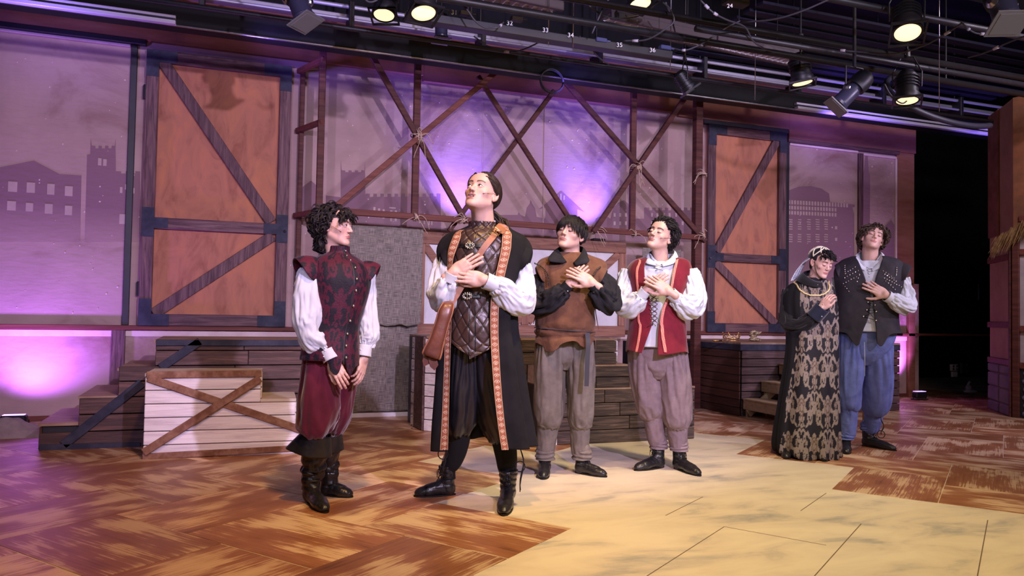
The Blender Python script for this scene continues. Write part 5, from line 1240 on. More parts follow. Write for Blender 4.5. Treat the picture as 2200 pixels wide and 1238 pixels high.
def hair(P, M, mt, n, length, rad, seed, flow, curl=.0, cfreq=60.0, grav=.15, wide=1.0, hairline=.05, back=-.055, lift=.35, name='hair', segs=9, lenf=None, sep=1.05, region=None, flat=1.0, ns=3, follow=0.0, maxo=1.6):
    rg = np.random.RandomState(seed); m = MB(); k = 0; tries = 0
    Gd = (M.to_3x3().inverted() @ Vector((0, 0, -1))).normalized()
    ax = np.array([.075*wide, .103, .085]); c0 = np.array([0, .012, .030])
    while k < n and tries < n*30:
        tries += 1; d = rg.randn(3); d /= np.linalg.norm(d); p = c0+d*ax*1.02
        lim = hairline-.55*max(0, abs(p[0])-.030) if p[1] < -.035 else (back if p[1] > .02 else back+(hairline-back)*min(1, max(0, (.02-p[1])/.055))**.8)
        if p[2] < lim: continue
        if region is not None and not region(p): continue
        nrm = d/ax; nrm /= np.linalg.norm(nrm); fd = np.array(flow(p), float); fd = fd-nrm*(fd@nrm); fd /= np.linalg.norm(fd)+1e-9
        dr = fd*(1-lift)+nrm*lift; dr /= np.linalg.norm(dr); L_ = (length if lenf is None else lenf(p))*rg.uniform(.75, 1.2); st = L_/segs; ph = rg.uniform(0, 6.28); pts = []; q = p-nrm*.004; sg = rg.choice([-1, 1])
        for t in range(segs+1):
            b = np.cross(dr, nrm); b /= np.linalg.norm(b)+1e-9; c_ = np.cross(dr, b)
            am = curl*min(1, t/3.0); s_ = t*st*cfreq*sg+ph; pts.append(q+(b*math.cos(s_)+c_*math.sin(s_))*am)
            if follow:
                fq = np.array(flow(q), float); nq = (q-c0)/ax**2; nq /= np.linalg.norm(nq)+1e-9; fq = fq-nq*(fq@nq); fq /= np.linalg.norm(fq)+1e-9; dr = dr*(1-follow)+fq*follow
            dr = dr*(1-grav)+np.array(Gd)*grav+rg.randn(3)*.05; dr /= np.linalg.norm(dr); q = q+dr*st
            e = (q-c0)/ax; le = np.linalg.norm(e)
            if le < sep: q = c0+e/le*ax*sep
            if le > maxo: q = c0+e/le*ax*maxo
        rr = [rad*(.75+.5*math.sin(min(1, t/segs*1.3)*math.pi*.6))*(1-(t/segs)**3*.85) for t in range(segs+1)]
        for j in range(ns):
            aj = 6.283*j/ns+ph; o1 = np.cross(dr, nrm); o1 /= np.linalg.norm(o1)+1e-9; tw = rg.uniform(.6, 1.2)
            off = [(o1*math.cos(aj+t*.35)+nrm*math.sin(aj+t*.35))*rad*tw*(1-.35*t/segs) for t in range(segs+1)]
            m.tube([p_+o_ for p_, o_ in zip(pts, off)], [q_*(.62 if ns > 1 else 1) for q_ in rr], 4 if ns > 1 else 5, caps=False)
        k += 1
    o = m.build(name, mt, P.root, True); o.matrix_local = M; tag(o, kind='stuff'); return o

def shoe(P, heel, toe, mt, sc=1.0, shaft=.14, lean=(0, 0), name='boot', laces=True, wide=1.0, sole=True, thin=False, topr=.047, parent=None):
    """heel, toe: floor points (local). Boot with ankle shaft."""
    heel = Vector(heel); toe = Vector(toe); d = toe-heel; Lx = d.length; d.normalize(); s_ = Lx/.275
    f = Field((-.08, -.075, -.01), (.24, .075, shaft+.05), .0034)
    f.ell((-.035, 0, .036), (.040, .034*wide, .036), .0); f.cap((-.02, 0, .040), (.10, .002, .034), .036*wide, .034*wide, .02); f.ell((.115, .0, .030), (.065, .043*wide, .030), .02); f.ell((.165, 0, .022), (.036, .030*wide, .022), .02)
    f.cap((.0, 0, .065), (.075, 0, .045), .034, .028, .02)
    f.cap((-.028, 0, .06), (-.024+lean[0], lean[1], shaft), .039, topr, .02); f.cutz(.002)
    f.F = np.maximum(f.F, (f.lo[2]+f.res*np.arange(f.n[2], dtype=np.float32)-shaft)[None, None, :])
    V, F = f.mesh(); zz = V[:, 2]; wr = .0016*np.sin(zz*210+V[:, 1]*60)*(zz > .05)+.0012*fbm(V[:, 0]*55, V[:, 1]*55, zz*55); V[:, 0] += wr; V[:, 1] += wr*np.sign(V[:, 1])
    V = V*sc; V[:, 0] *= s_/sc
    Y = Vector((-d.y, d.x, 0)); Mx = Matrix(((d.x, Y.x, 0, 0), (d.y, Y.y, 0, 0), (0, 0, 1, 0), (0, 0, 0, 1))); h0 = heel+d*.075*s_; Mx = Matrix.Translation(h0) @ Mx
    me = bpy.data.meshes.new(name); me.from_pydata(V.tolist(), [], F.tolist()); o = link(name, me, mt, parent or P.root, True); o.matrix_local = Mx
    m = MB()
    ol = [(.203*math.cos(0), 0)]
    pr = []
    for t in np.linspace(0, 2*math.pi, 33)[:-1]:
        x = .063+.142*math.cos(t); wv = .036+.010*math.cos(t-.3); pr.append((x*s_, wv*wide*math.sin(t)*sc))
    n_ = len(pr); m.add([(x, y, .0) for x, y in pr]+[(x*1.0, y, .010*sc) for x, y in pr], [tuple(range(n_-1, -1, -1)), tuple(range(n_, 2*n_))]+[(i, (i+1) % n_, n_+(i+1) % n_, n_+i) for i in range(n_)])
    so = m.build('sole', MATS['sole'], o)
    if laces:
        m = MB(); zs = np.linspace(.055, shaft-.012, 6)
        def surf(z, sd):
            xf = .078-(z-.055)*1.15 if z < .09 else .038-(z-.09)*.35; xf = max(xf, .020+lean[0]*z/shaft); return Vector((xf*s_, sd*.014, z*sc))
        for a, b in zip(zs[:-1], zs[1:]):
            for sd in (-1, 1): m.tube([surf(a, sd), (surf(a, sd)+surf(b, -sd))/2+Vector((.006, 0, 0)), surf(b, -sd)], .0022, 5)
        top = surf(zs[-1], 0)
        for sd in (-1, 1):
            m.tube([top+Vector((.006*math.sin(t), sd*(.004+.022*math.sin(t/2)), -.035*(1-math.cos(t))/2)) for t in np.linspace(0, 2*math.pi, 12)], .0022, 5)
            m.tube([top, top+Vector((.016, sd*.014, -.02)), top+Vector((.014, sd*.02, -.06))], .0020, 5)
        m.build('laces', MATS['lace'], o, True)
    return o
def mic(P, M, side, lab=False):
    """cheek microphone in head space; side=+1 is the head's +x side"""
    m = MB(); m.tube([(side*.080, .0, .004), (side*.074, -.030, -.010), (side*.066, -.050, -.022), (side*.055, -.068, -.034)], .0011, 5); m.ell((side*.054, -.070, -.035), (.0026, .0026, .0026), 8, 6)
    o = m.build('headset_microphone', MATS['mic'], P.root, True); o.matrix_local = M; return o
def ribbon(P, name, lo, th_f, v0, v1, wd, mt, n=80, off=.006, th_=.0025, colors=None, parent=None, m=5):
    """strip that follows a loft: th_f(v) gives its centre angle; wd in metres"""
    v = np.linspace(v0, v1, n); th = np.array([th_f(t) for t in v]); r = lo.rows(v); R_ = (r[:, 3]+r[:, 4])/2; dth = wd/R_
    Tt = th[:, None]+dth[:, None]*np.linspace(-.5, .5, m)[None]; Pt = lo.P(Tt, v[:, None]+0*Tt, off)
    return grid_obj(name, Pt, mt, parent or P.root, th_, False, colors(Tt, v[:, None]+0*Tt, Pt) if colors else None)

MATS = {
    'lash': mat('lash', (.02, .012, .01), .6), 'sclera': mat('sclera', (.75, .72, .72), .25), 'iris': mat('iris_brown', (.07, .035, .02), .2), 'pupil': mat('pupil', (.005, .005, .005), .1),
    'teeth': mat('teeth', (.75, .72, .66), .3), 'sole': mat('rubber_sole', (.012, .011, .011), .7), 'lace': mat('black_lace', (.015, .014, .015), .6), 'mic': mat('mic_brown', (.10, .05, .04), .5),
    'skin': mat('skin', (1, 1, 1), .48, vcol='Col', col2=(.93, .90, .90), scale=35, contrast=(.3, .7), sss=.12, bump=.03, bscale=220),
    'leather': mat('black_leather', (.008, .008, .010), .34, col2=(.016, .015, .017), scale=12, bump=.25, bscale=30),
    'shirt': mat('white_shirt', (.58, .61, .68), .75, col2=(.50, .53, .60), scale=8, bump=.12, bscale=18, sheen=.1),
    'metal': mat('button_metal', (.8, .78, .8), .22, metal=1.0), 'brass': mat('brass', (.75, .58, .35), .3, metal=1.0),
}
# ------------------------------------------------------------------ damask drawing (woven pattern, evaluated per vertex)
def damask(u, v, bias=0.0):
    """u,v in tile units; returns 0..1 mask of the figured area and a 0..1 inner line mask"""
    row = np.floor(v); u = u+.5*(row % 2); a = np.abs((u % 1)-.5)*2; b = (v-row)        # a: 0 at the axis .. 1 at the edge
    wob = .05*vnoise(u*31, v*31)+.03*vnoise(u*67, v*67)-bias
    m = np.zeros_like(a)
    def E_(cx, cy, rx, ry, ang=0):
        c, s = math.cos(ang), math.sin(ang); x = a-cx; y = b-cy; X = x*c+y*s; Y = -x*s+y*c; return 1-np.sqrt((X/rx)**2+(Y/ry)**2)+wob
    def ring(cx, cy, r, wd): return 1-np.abs(np.sqrt((a-cx)**2+(b-cy)**2)-r)/wd
    S = lambda q: (q > 0).astype(float)
    m = np.maximum(m, S(E_(0, .55, .30, .20))); m = np.maximum(m, S(E_(0, .76, .16, .13))); m = np.maximum(m, S(E_(.20, .66, .16, .09, .7))); m = np.maximum(m, S(E_(.26, .50, .17, .075, -.4)))
    m = np.maximum(m, S(E_(0, .32, .13, .16))); m = np.maximum(m, S(E_(.13, .22, .12, .05, .9)))
    m = np.maximum(m, S(E_(0, .06, .10, .07))); m = np.maximum(m, S(E_(.16, .10, .10, .035, -.6)))
    m = np.maximum(m, S(ring(.62, .62, .25, .045))*(a > .45)); m = np.maximum(m, S(ring(.66, .30, .17, .045))); m = np.maximum(m, S(ring(.86, .80, .16, .035)))
    m = np.maximum(m, S(E_(.64, .62, .10, .10))); m = np.maximum(m, S(E_(.70, .30, .07, .08))); m = np.maximum(m, S(E_(.46, .84, .18, .05, .8))); m = np.maximum(m, S(E_(.48, .12, .20, .045, .5))); m = np.maximum(m, S(E_(.95, .50, .08, .14)))
    for k in range(5): m = np.maximum(m, S(E_(.40+.11*k, .43+.02*math.sin(k*2), .045, .022, .9)))
    inner = np.maximum.reduce([S(ring(0, .55, .12, .025)), S(ring(0, .55, .22, .018)), S(.022-np.abs(a-.06-.10*b))*(b < .5), S(ring(.64, .62, .06, .02)), S(ring(.15, .66, .07, .02))])
    return m, inner*m
M_damask = mat('damask_cloth', (1, 1, 1), .62, vcol='Col', col2=(.8, .8, .82), scale=60, bump=.25, bscale=120, sheen=.15)
M_hairblk = mat('black_hair', (.007, .006, .007), .48, col2=(.020, .015, .017), scale=30, spec=.28)
M_burg = mat('burgundy_velvet', (.075, .006, .018), .75, col2=(.13, .012, .032), scale=5, contrast=(.35, .7), sheen=.5, bump=.08)

# ================= 1: burgundy breeches and damask doublet
P = Person(702, 1088, 'person in dark crimson-patterned doublet, white sleeves, burgundy breeches and tall black boots'); P.gaze = (.25, -1, .02)
Rh = rot(58, 0, 2); hc = P.L(721, 487, .02); nk = P.L(722, 560, -.02)
M = head(P, hc, Rh, .97, neck=nk, eyes='open', jaw=.98, nose=1.03); mic(P, M, -1)
m = MB()
# doublet
yaw = .55
def d1(th, v): return .004*fbm(np.cos(th)*2, np.sin(th)*2, v*5, 3)
rows = [(530, 707, 750, .058, .0), (545, 704, 753, .062, .0), (556, 680, 768, .095, .0), (572, 664, 789, .125, .01), (600, 664, 795, .140, .02), (630, 668, 791, .142, .02), (670, 670, 781, .135, .02), (705, 666, 771, .128, .02), (735, 652, 770, .138, .02), (765, 646, 771, .148, .02), (784, 645, 772, .150, .02)]
lo = Loft(P, rows, d1, 2.2)
thc = lambda v: math.radians(68)-.0*v
def colf(th, v, Pt):
    u = th*.15/.19+.28; w_ = Pt[..., 2]/.25; mk, inn = damask(u, w_, .17); base = np.array((.011, .008, .016)); red = np.array((.070, .008, .024)); d2 = np.array((.06, .012, .03))
    mk = mk[..., None]; inn = inn[..., None]; c = base*(1-mk)+red*mk; return c*(1-inn)+d2*inn
def hem(th, v):
    d = np.abs(((th-math.radians(66)+math.pi) % (2*math.pi))-math.pi); return np.where(v > .9, (v-.9)*10, 0)*(-.045*np.exp(-((d-.25)/.18)**2)+.05*np.exp(-(d/.10)**2)+.03*(np.cos(th) < 0))
doub = garment(P, 'doublet', lo, M_damask, 220, 260, .005, colors=colf, hem=hem)
# front opening line, piping and buttons
ribbon(P, 'front_placket', lo, lambda v: math.radians(66), .04, .98, .006, mat('dark_piping', (.012, .010, .014), .5), 60, .004)
for k in range(11):
    v = .07+.83*k/10; p = lo.P(math.radians(62), v, .010); m = MB(); m.ell((0, 0, 0), (.0075, .0075, .0075), 10, 8); b = m.build('button', MATS['metal'], P.root, True); b.location = p
# shoulder wings
def wing(pl, nm='shoulder_wing', mt=M_damask, colors=None, wd=.085, drop=.05):
    c, n1, n2 = pl  # centre of the armhole, outward direction, forward direction
    c = Vector(c); o1 = Vector(n1).normalized(); f1 = Vector(n2).normalized(); up = Vector((0, 0, 1)); Pt = []
    for a in np.linspace(math.radians(-20), math.radians(200), 36):
        d = f1*math.cos(a)+up*math.sin(a); row = []
        for t in np.linspace(0, 1, 10): row.append(c+d*(.072+.018*math.sin(t*2.0))+o1*(t*wd*math.sin(max(.0, min(math.pi, a+.35)))**.5 if 0 < a+.35 < math.pi else .004*t)-up*(drop*t*t))
        Pt.append(row)
    Pt = np.array(Pt, float); return Pt
def wing_obj(P, c, n1, n2, mt, wd, drop, colors=None, r=.075):
    c = Vector(c); o1 = Vector(n1).normalized(); f1 = Vector(n2).normalized(); up = Vector((0, 0, 1)); Pt = np.zeros((14, 40, 3))
    for j, a in enumerate(np.linspace(math.radians(-30), math.radians(210), 40)):
        k = max(0.0, math.sin((a+math.radians(30))/math.radians(240)*math.pi))**.6; d = f1*math.cos(a)+up*math.sin(a)
        for i, t in enumerate(np.linspace(0, 1, 14)):
            Pt[i, j] = c-o1*.02+d*(r+.022*t*k)+o1*((wd+.02)*t*k)-up*(drop*t*t*k)
    return grid_obj('shoulder_wing', Pt, mt, P.root, .006, False, colors(Pt) if colors else None)
def wcol(Pt):
    mk, inn = damask(Pt[..., 0]/.19+.2, Pt[..., 2]/.21, .17); mk = mk[..., None]; return np.array((.011, .008, .016))*(1-mk)+np.array((.085, .008, .026))*mk
shl = P.L(672, 588, .03); shr = P.L(786, 592, .0)
wing_obj(P, shl, (-1, -.35, .12), (.3, -1, 0), M_damask, .105, .045, wcol, .088); wing_obj(P, shr, (1, .1, .10), (-.1, -1, 0), M_damask, .085, .05, wcol, .082)
# shirt sleeves
def sleeve(P, pts, rad, seed, mt=None, amp=.012, gk=20, ga=.007, name='sleeve', nu=84, nv=110, at=.93, extra=None, m=3.2):
    d = addf(folds(1.3, m, amp, seed), folds(2.6, 5, amp*.35, seed+3), gather(gk, ga, at, .08, seed=seed), gather(gk, ga*.6, .03, .07, seed=seed+1))
    tb_2 = Tube(pts, rad, d); return tubeobj(P, name, tb_2, mt or MATS['shirt'], nu, nv, .002), tb_2
def cuff(P, a, b, ra, rb, mt=None, flare=1.04):
    tb_2 = Tube([a, (Vector(a)+Vector(b))/2, b], [ra, (ra+rb)/2, rb*flare], folds(1.5, 1, .0015, 2)); o = tubeobj(P, 'cuff', tb_2, mt or MATS['shirt'], 40, 12, .003); 
    m_ = MB(); q = tb_2.P(math.radians(40), .5, .004); m_.ell(tuple(q), (.004, .004, .004), 8, 6); m_.build('cuff_button', MATS['shirt'], o, True) ; return o
sleeve(P, [P.L(670, 580, .04), P.L(666, 620, .06), P.L(665, 680, .08), P.L(672, 725, .10), P.L(695, 748, .12), P.L(706, 754, .13)], [(.062, .06), (.078, .078), (.088, .085), (.080, .076), (.062, .055), (.040, .040)], 1.0, amp=.014)
cuff(P, P.L(703, 752, .13), P.L(713, 773, .14), .044, .043)
sleeve(P, [P.L(786, 586, -.02), P.L(787, 620, -.02), P.L(789, 670, -.01), P.L(792, 712, .0), P.L(789, 735, .01), P.L(785, 745, .02)], [(.048, .046), (.055, .05), (.058, .055), (.062, .060), (.052, .050), (.034, .034)], 4.0, amp=.010)
cuff(P, P.L(786, 742, .02), P.L(782, 766, .03), .036, .036)
hand(P, P.L(714, 778, .14), P.L(731, 806, .16)-P.L(714, 778, .14), (-.1, -1, .25), -1, (.35, .38, .42, .5), .06, (.4, .2), .98, .03, .7)
hand(P, P.L(783, 770, .03), P.L(774, 806, .05)-P.L(783, 770, .03), (.75, -.55, .1), 1, (.30, .35, .42, .5), .05, (.4, .2), .95, .03, .75)
# breeches
dB = addf(folds(1.2, 1.8, .016, 5.0), gather(16, .008, .97, .10), gather(14, .004, .1, .2, seed=4))
hipL, hipR = P.L(688, 745, .02), P.L(732, 745, .0)
h1, t1 = P.G(660, 1075), P.G(700, 1104); h2, t2 = P.G(690, 1064), P.G(757, 1070); a1 = h1+(t1-h1).normalized()*.055; a2 = h2+(t2-h2).normalized()*.055
LF = lambda pts, a: [P.lf(p, a) for p in pts]
tubeobj(P, 'breeches', Tube(LF([P.L(690, 735, .02), P.L(690, 790, .03), P.L(684, 850, .05), P.L(681, 900, .05), P.L(682, 926, .05), P.L(683, 936, .05)], a1), [(.10, .105), (.115, .125), (.118, .120), (.112, .112), (.095, .095), (.055, .055)], dB, (1, 0, 0)), M_burg, 110, 110)
b2 = tubeobj(P, 'breeches', Tube(LF([P.L(727, 735, -.03), P.L(727, 790, -.06), P.L(727, 850, -.08), P.L(722, 895, -.09), P.L(716, 920, -.10), P.L(712, 930, -.10)], a2), [(.10, .10), (.105, .11), (.090, .105), (.080, .095), (.065, .075), (.042, .042)], addf(folds(1.2, 1.8, .014, 9.0), gather(14, .007, .96, .1)), (1, 0, 0)), M_burg, 100, 110)
# tall boots
ftL = P.G(658, 1088); 
h1, t1 = P.G(660, 1075), P.G(700, 1104)
bt = shoe(P, h1, t1, MATS['leather'], 1.05, .13, name='tall_boot', laces=False, topr=.052)
h2, t2 = P.G(690, 1064), P.G(757, 1070)
bt2 = shoe(P, h2, t2, MATS['leather'], 1.02, .13, name='tall_boot', laces=False, topr=.050)
def shaft(P, pts, rad, seed, par=None):
    d = addf(lambda th, v: .0075*np.sin(v*46+1.2*np.sin(th+seed))*np.exp(-((v-.62)/.28)**2), folds(1.2, 4, .007, seed)); return tubeobj(P, 'boot_shaft', Tube(pts, rad, d, (1, 0, 0)), MATS['leather'], 56, 100, .004)
a1 = h1+(t1-h1).normalized()*.055; a2 = h2+(t2-h2).normalized()*.055
shaft(P, LF([P.L(677, 935, .03), P.L(676, 975, .03), P.L(674, 1010, .04), Vector((a1.x, a1.y, .17)), Vector((a1.x, a1.y, .075))], a1), [.066, .068, .062, .054, .045], 2)
shaft(P, LF([P.L(710, 930, -.09), P.L(708, 975, -.09), P.L(704, 1010, -.08), Vector((a2.x, a2.y, .17)), Vector((a2.x, a2.y, .075))], a2), [.055, .052, .048, .047, .042], 5)
def bcuff(c0, c1, r0, r1, seed, sp=0.0, spd=0):
    d = lambda th, v: .006*np.sin(3*th+seed)*v+sp*v*np.exp(-(((th-spd+math.pi) % (2*math.pi)-math.pi)/.45)**2)
    return tubeobj(P, 'boot_cuff', Tube([c0, (c0+c1)/2, c1], [r0, (r0+r1)/2, r1], d, (1, 0, 0)), MATS['leather'], 60, 16, .006)
bcuff(P.lf(P.L(681, 931, .04), a1), P.lf(P.L(672, 972, .06), a1), .075, .098, 1.0, .055, math.pi)
bcuff(P.lf(P.L(712, 930, -.09), a2), P.lf(P.L(712, 966, -.09), a2), .056, .062, 2.0)
limbs(P, [(P.L(722, 575, 0), P.L(722, 740, 0), .09, .10), (P.L(690, 590, .02), P.L(760, 590, -.01), .05, .05), (P.L(672, 592, .04), P.L(668, 690, .07), .035, .032), (P.L(668, 690, .07), P.L(712, 770, .14), .03, .022), (P.L(783, 600, -.02), P.L(790, 700, -.01), .03, .03), (P.L(790, 700, -.01), P.L(784, 765, .03), .028, .022),
          ]+shank(P, P.L(694, 745, .01), P.L(682, 930, .04), a1, .075)+shank(P, P.L(726, 745, -.02), P.L(712, 925, -.09), a2, .07))
P.body(MATS['skin'], None)
scalp(P, M, M_hairblk, 1.0, .064, back=-.075)
def flow1(p): return (p[0]*2.0, .25 if p[1] > -.04 else -.75, -.4+.2*p[2]*10)
hair(P, M, M_hairblk, 520, .105, .0042, 11, flow1, curl=.0095, cfreq=72, grav=.12, hairline=.064, back=-.075, lift=.45, segs=12, lenf=lambda p: .120 if p[1] > .02 else (.045 if p[1] < -.045 and p[2] < .09 else .085), ns=4, maxo=1.62)
hair(P, M, M_hairblk, 150, .17, .0042, 12, lambda p: (p[0], .6, -1), curl=.009, cfreq=70, grav=.25, hairline=.2, back=-.10, lift=.3, segs=12, region=lambda p: p[1] > .03 and p[2] < .03, name='nape_hair', ns=4, maxo=2.3)
P1 = P
# ================= 2: long black cloak with patterned trim, quilted leather jerkin
P = Person(1012, 1085, 'person in long black cloak with patterned trim over quilted leather, long dark ponytail'); P.gaze = (-.25, -1, .12)
M_cloak = mat('black_cloak', (.005, .005, .007), .9, col2=(.011, .011, .014), scale=6, bump=.06)
M_quilt = mat('quilted_leather', (1, 1, 1), .36, vcol='Col', col2=(.8, .8, .8), scale=10, bump=.18, bscale=40)
M_satin = mat('black_satin', (.009, .009, .013), .38, col2=(.018, .018, .026), scale=5)
M_hairbr = mat('dark_brown_hair', (.014, .008, .007), .48, col2=(.034, .020, .016), scale=26, spec=.3)
Rh = rot(-30, 22, 3); hc = P.L(1035, 419, .02); nk = P.L(1040, 500, -.03)
M = head(P, hc, Rh, 1.12, neck=nk, eyes='open', mouth='open', jaw=1.05, neck_r=.056, brow=(.03, .018, .015), browlift=.003); mic(P, M, 1)
# jerkin
def dq(th, v):
    a = th*1.35/.62; b = v*9.0; q = np.minimum(np.abs(((a+b) % 1)-.5), np.abs(((a-b) % 1)-.5)); return .0045*np.clip((.5-q)*2, 0, 1)**.0*(1-np.exp(-(((.5-np.maximum(np.abs(((a+b) % 1)-.5), np.abs(((a-b) % 1)-.5)))/.10)**2)))+.004*fbm(np.cos(th)*4, np.sin(th)*4, v*9, 2)
rows = [(478, 1012, 1062, .060, -.01), (492, 1006, 1066, .066, -.01), (505, 985, 1085, .10, .0), (530, 972, 1100, .118, .01), (570, 968, 1094, .125, .01), (620, 968, 1082, .122, .015), (660, 968, 1078, .120, .02), (700, 964, 1082, .128, .02), (740, 960, 1086, .135, .02), (770, 958, 1088, .138, .02)]
lo2 = Loft(P, rows, dq, 2.2)
def colq(th, v, Pt):
    a = th*1.35/.62; b = v*9.0; e = .5-np.maximum(np.abs(((a+b) % 1)-.5), np.abs(((a-b) % 1)-.5)); g = np.exp(-(e/.07)**2)[..., None]; return np.array((.055, .030, .026))*(1-g)+np.array((.012, .008, .008))*g
cfr = math.radians(101)
def hem2(th, v):
    d = th-cfr; k = np.clip((v-.86)/.14, 0, 1); return k*(.10*np.abs(np.sin(np.clip(np.abs(d), 0, 1.4)*1.1))-.0*np.exp(-(d/.06)**2))+k*np.where(np.cos(th) < -.2, .02, 0)
jk = garment(P, 'quilted_jerkin', lo2, M_quilt, 240, 220, .006, colors=colq, hem=hem2)
def tube_on(P, name, lo, thv, r, mt, parent=None, off=.004): m = MB(); m.tube([tuple(lo.P(t, v, off)) for t, v in thv], r, 6); return m.build(name, mt, parent or P.root, True)
tube_on(P, 'front_piping', lo2, [(cfr, v) for v in np.linspace(.02, .97, 60)], .0042, MATS['leather'])
tube_on(P, 'front_piping', lo2, [(cfr-.17, v) for v in np.linspace(.66, .99, 30)], .0045, MATS['leather'])
# clasps with leather tabs and ornate buckles
for vv, dth in ((lo2.v_at(P.L(1010, 533).z), .05), (lo2.v_at(P.L(990, 637).z), -.0)):
    t0 = cfr+.10+dth
    tb = grid_obj('leather_tab', lo2.P(np.linspace(t0-.42, t0+.42, 14)[None]+np.zeros((6, 1)), vv+np.linspace(-.014, .014, 6)[:, None]+np.zeros((1, 14)), .006), MATS['leather'], P.root, .003)
    q = Vector(lo2.P(t0, vv, .014)); m = MB()
    for k in range(12):
        a = 2*math.pi*k/12; m.ell(q+Vector((.024*math.cos(a), -.002, .017*math.sin(a))), (.0055, .004, .0055), 8, 5)
    m.tube([q+Vector((.017*math.cos(a), -.002, .012*math.sin(a))) for a in np.linspace(0, 2*math.pi, 20)], .003, 6); m.tube([q+Vector((0, -.004, -.014)), q+Vector((0, -.006, .014))], .0028, 6); m.build('buckle', mat('pewter', (.45, .42, .36), .35, metal=1.0), P.root, True)
# stand collar edge of white shirt at the back of the neck
m = MB(); m.tube([P.L(1050, 486, .03)+Vector((0, .01, 0)), P.L(1060, 480, -.0), P.L(1064, 474, -.04)], .006, 8); m.build('shirt_collar', MATS['shirt'], P.root, True)
hA, tA = P.G(978, 1064), P.G(890, 1068); shoe(P, hA, tA, MATS['leather'], 1.05, .17, name='ankle_boot', topr=.052, lean=(.012, 0))
hB, tB = P.G(1093, 1070), P.G(1081, 1110); shoe(P, hB, tB, MATS['leather'], 1.08, .17, name='ankle_boot', topr=.052)
sA = hA+(tA-hA).normalized()*.045; sB = hB+(tB-hB).normalized()*.06
# satin breeches
dBs = addf(folds(1.1, 1.2, .02, 15.0), gather(18, .010, .97, .12), gather(26, .006, .05, .25, seed=8))
tubeobj(P, 'breeches', Tube(LF([P.L(992, 735, .0), P.L(990, 800, .01), P.L(988, 860, .02), P.L(986, 900, .02), P.L(988, 922, .01), P.L(989, 932, .01)], sA), [(.105, .12), (.115, .125), (.120, .13), (.112, .12), (.08, .09), (.055, .055)], dBs, (1, 0, 0)), M_satin, 120, 120)
tubeobj(P, 'breeches', Tube(LF([P.L(1042, 735, .0), P.L(1050, 800, -.01), P.L(1062, 860, -.01), P.L(1072, 905, .0), P.L(1080, 935, .02), P.L(1083, 950, .02)], sB), [(.105, .12), (.118, .125), (.115, .12), (.105, .11), (.08, .09), (.055, .055)], addf(folds(1.1, 1.2, .02, 19.0), gather(18, .010, .97, .12)), (1, 0, 0)), M_satin, 120, 120)
# stockings and ankle boots
M_sock = mat('black_stocking', (.008, .008, .010), .85)
tubeobj(P, 'stocking', Tube(LF([P.L(986, 905, .01), P.L(984, 950, .01), P.L(975, 985, .0), Vector((sA.x, sA.y, .16)), Vector((sA.x, sA.y, .10))], sA), [.075, .064, .056, .045, .042], folds(1, 2, .002, 1), (1, 0, 0)), M_sock, 40, 50)
tubeobj(P, 'stocking', Tube(LF([P.L(1080, 930, .02), P.L(1087, 975, .03), P.L(1090, 1005, .04), Vector((sB.x, sB.y, .16)), Vector((sB.x, sB.y, .10))], sB), [.072, .062, .054, .045, .042], folds(1, 2, .002, 1), (1, 0, 0)), M_sock, 40, 50)
def ties(P, p, seed, L_=.30):
    rg = random.Random(seed); m = MB()
    for k in range(3):
        q = Vector(p); pts = [q.copy()]; a = rg.uniform(-.4, .4)
        for t in range(8): q = q+Vector((.009*math.sin(a+t*.9), -.004, -L_/8*rg.uniform(.6, 1.1))); pts.append(q.copy())
        m.tube(pts, .0030, 5)
    q = Vector(p)+Vector((0, -.01, -.10))
    for s_ in (-1, 1): m.tube([q+Vector((s_*.028*math.sin(t), -.006, -.030*(1-math.cos(t)))) for t in np.linspace(0, math.pi*1.9, 12)], .003, 5)
    m.build('breeches_ties', MATS['lace'], P.root, True)
ties(P, P.L(953, 925, .03), 1); ties(P, P.L(1118, 952, .03), 2)
# cloak, open at the front
def dc(th, v): return (.022*v**1.3)*np.sin(9*th+1.0*np.sin(3*th)+v)+.012*fbm(np.cos(th)*2.2, np.sin(th)*2.2, v*1.6+4, 3)
rows = [(486, 1012, 1080, .085, -.05, 1018, 1074), (496, 990, 1100, .10, -.03, 1000, 1078), (512, 955, 1128, .125, -.01, 990, 1080), (540, 941, 1140, .138, .0, 981, 1078), (580, 948, 1128, .145, .01, 973, 1070), (640, 952, 1108, .145, .02, 970, 1058), (700, 950, 1106, .155, .02, 969, 1056), (760, 946, 1114, .165, .02, 967, 1058), (830, 942, 1124, .18, .02, 964, 1063), (900, 937, 1136, .195, .02, 961, 1071), (952, 934, 1146, .205, .02, 958, 1080)]
loc = Loft(P, rows, dc, 2.2)
def hemc(th, v): return .03*np.clip((v-.9)*10, 0, 1)*np.cos(th)*-1*np.where(np.cos(th) > 0, .4, -1.2)
ck = garment(P, 'cloak', loc, M_cloak, 200, 180, .006, open_=True, hem=hemc)
M_trim = mat('woven_trim', (1, 1, 1), .7, vcol='Col', bump=.15, bscale=150, col2=(.9, .9, .9), scale=80)
def trimcol(wn):
    def f(th, v, Pt):
        n0, n1 = Pt.shape[:2]; ac = np.linspace(-1, 1, n1)[None]+np.zeros((n0, 1)); L_ = np.concatenate([[0], np.cumsum(np.linalg.norm(np.diff(Pt[:, n1//2], axis=0), axis=1))])[:, None]+0*ac
        ph = (L_/.034) % 1-.5; dm = np.abs(ac)*.9+np.abs(ph)*2.4; c = np.zeros(Pt.shape)+np.array((.28, .10, .06)); c[dm < .80] = (.62, .45, .30); c[dm < .55] = (.20, .05, .05); c[dm < .26] = (.72, .58, .42)
        c[np.abs(ac) > .74] = (.10, .035, .03); c[(np.abs(ac) > .84)] = (.45, .26, .15); return c
    return f
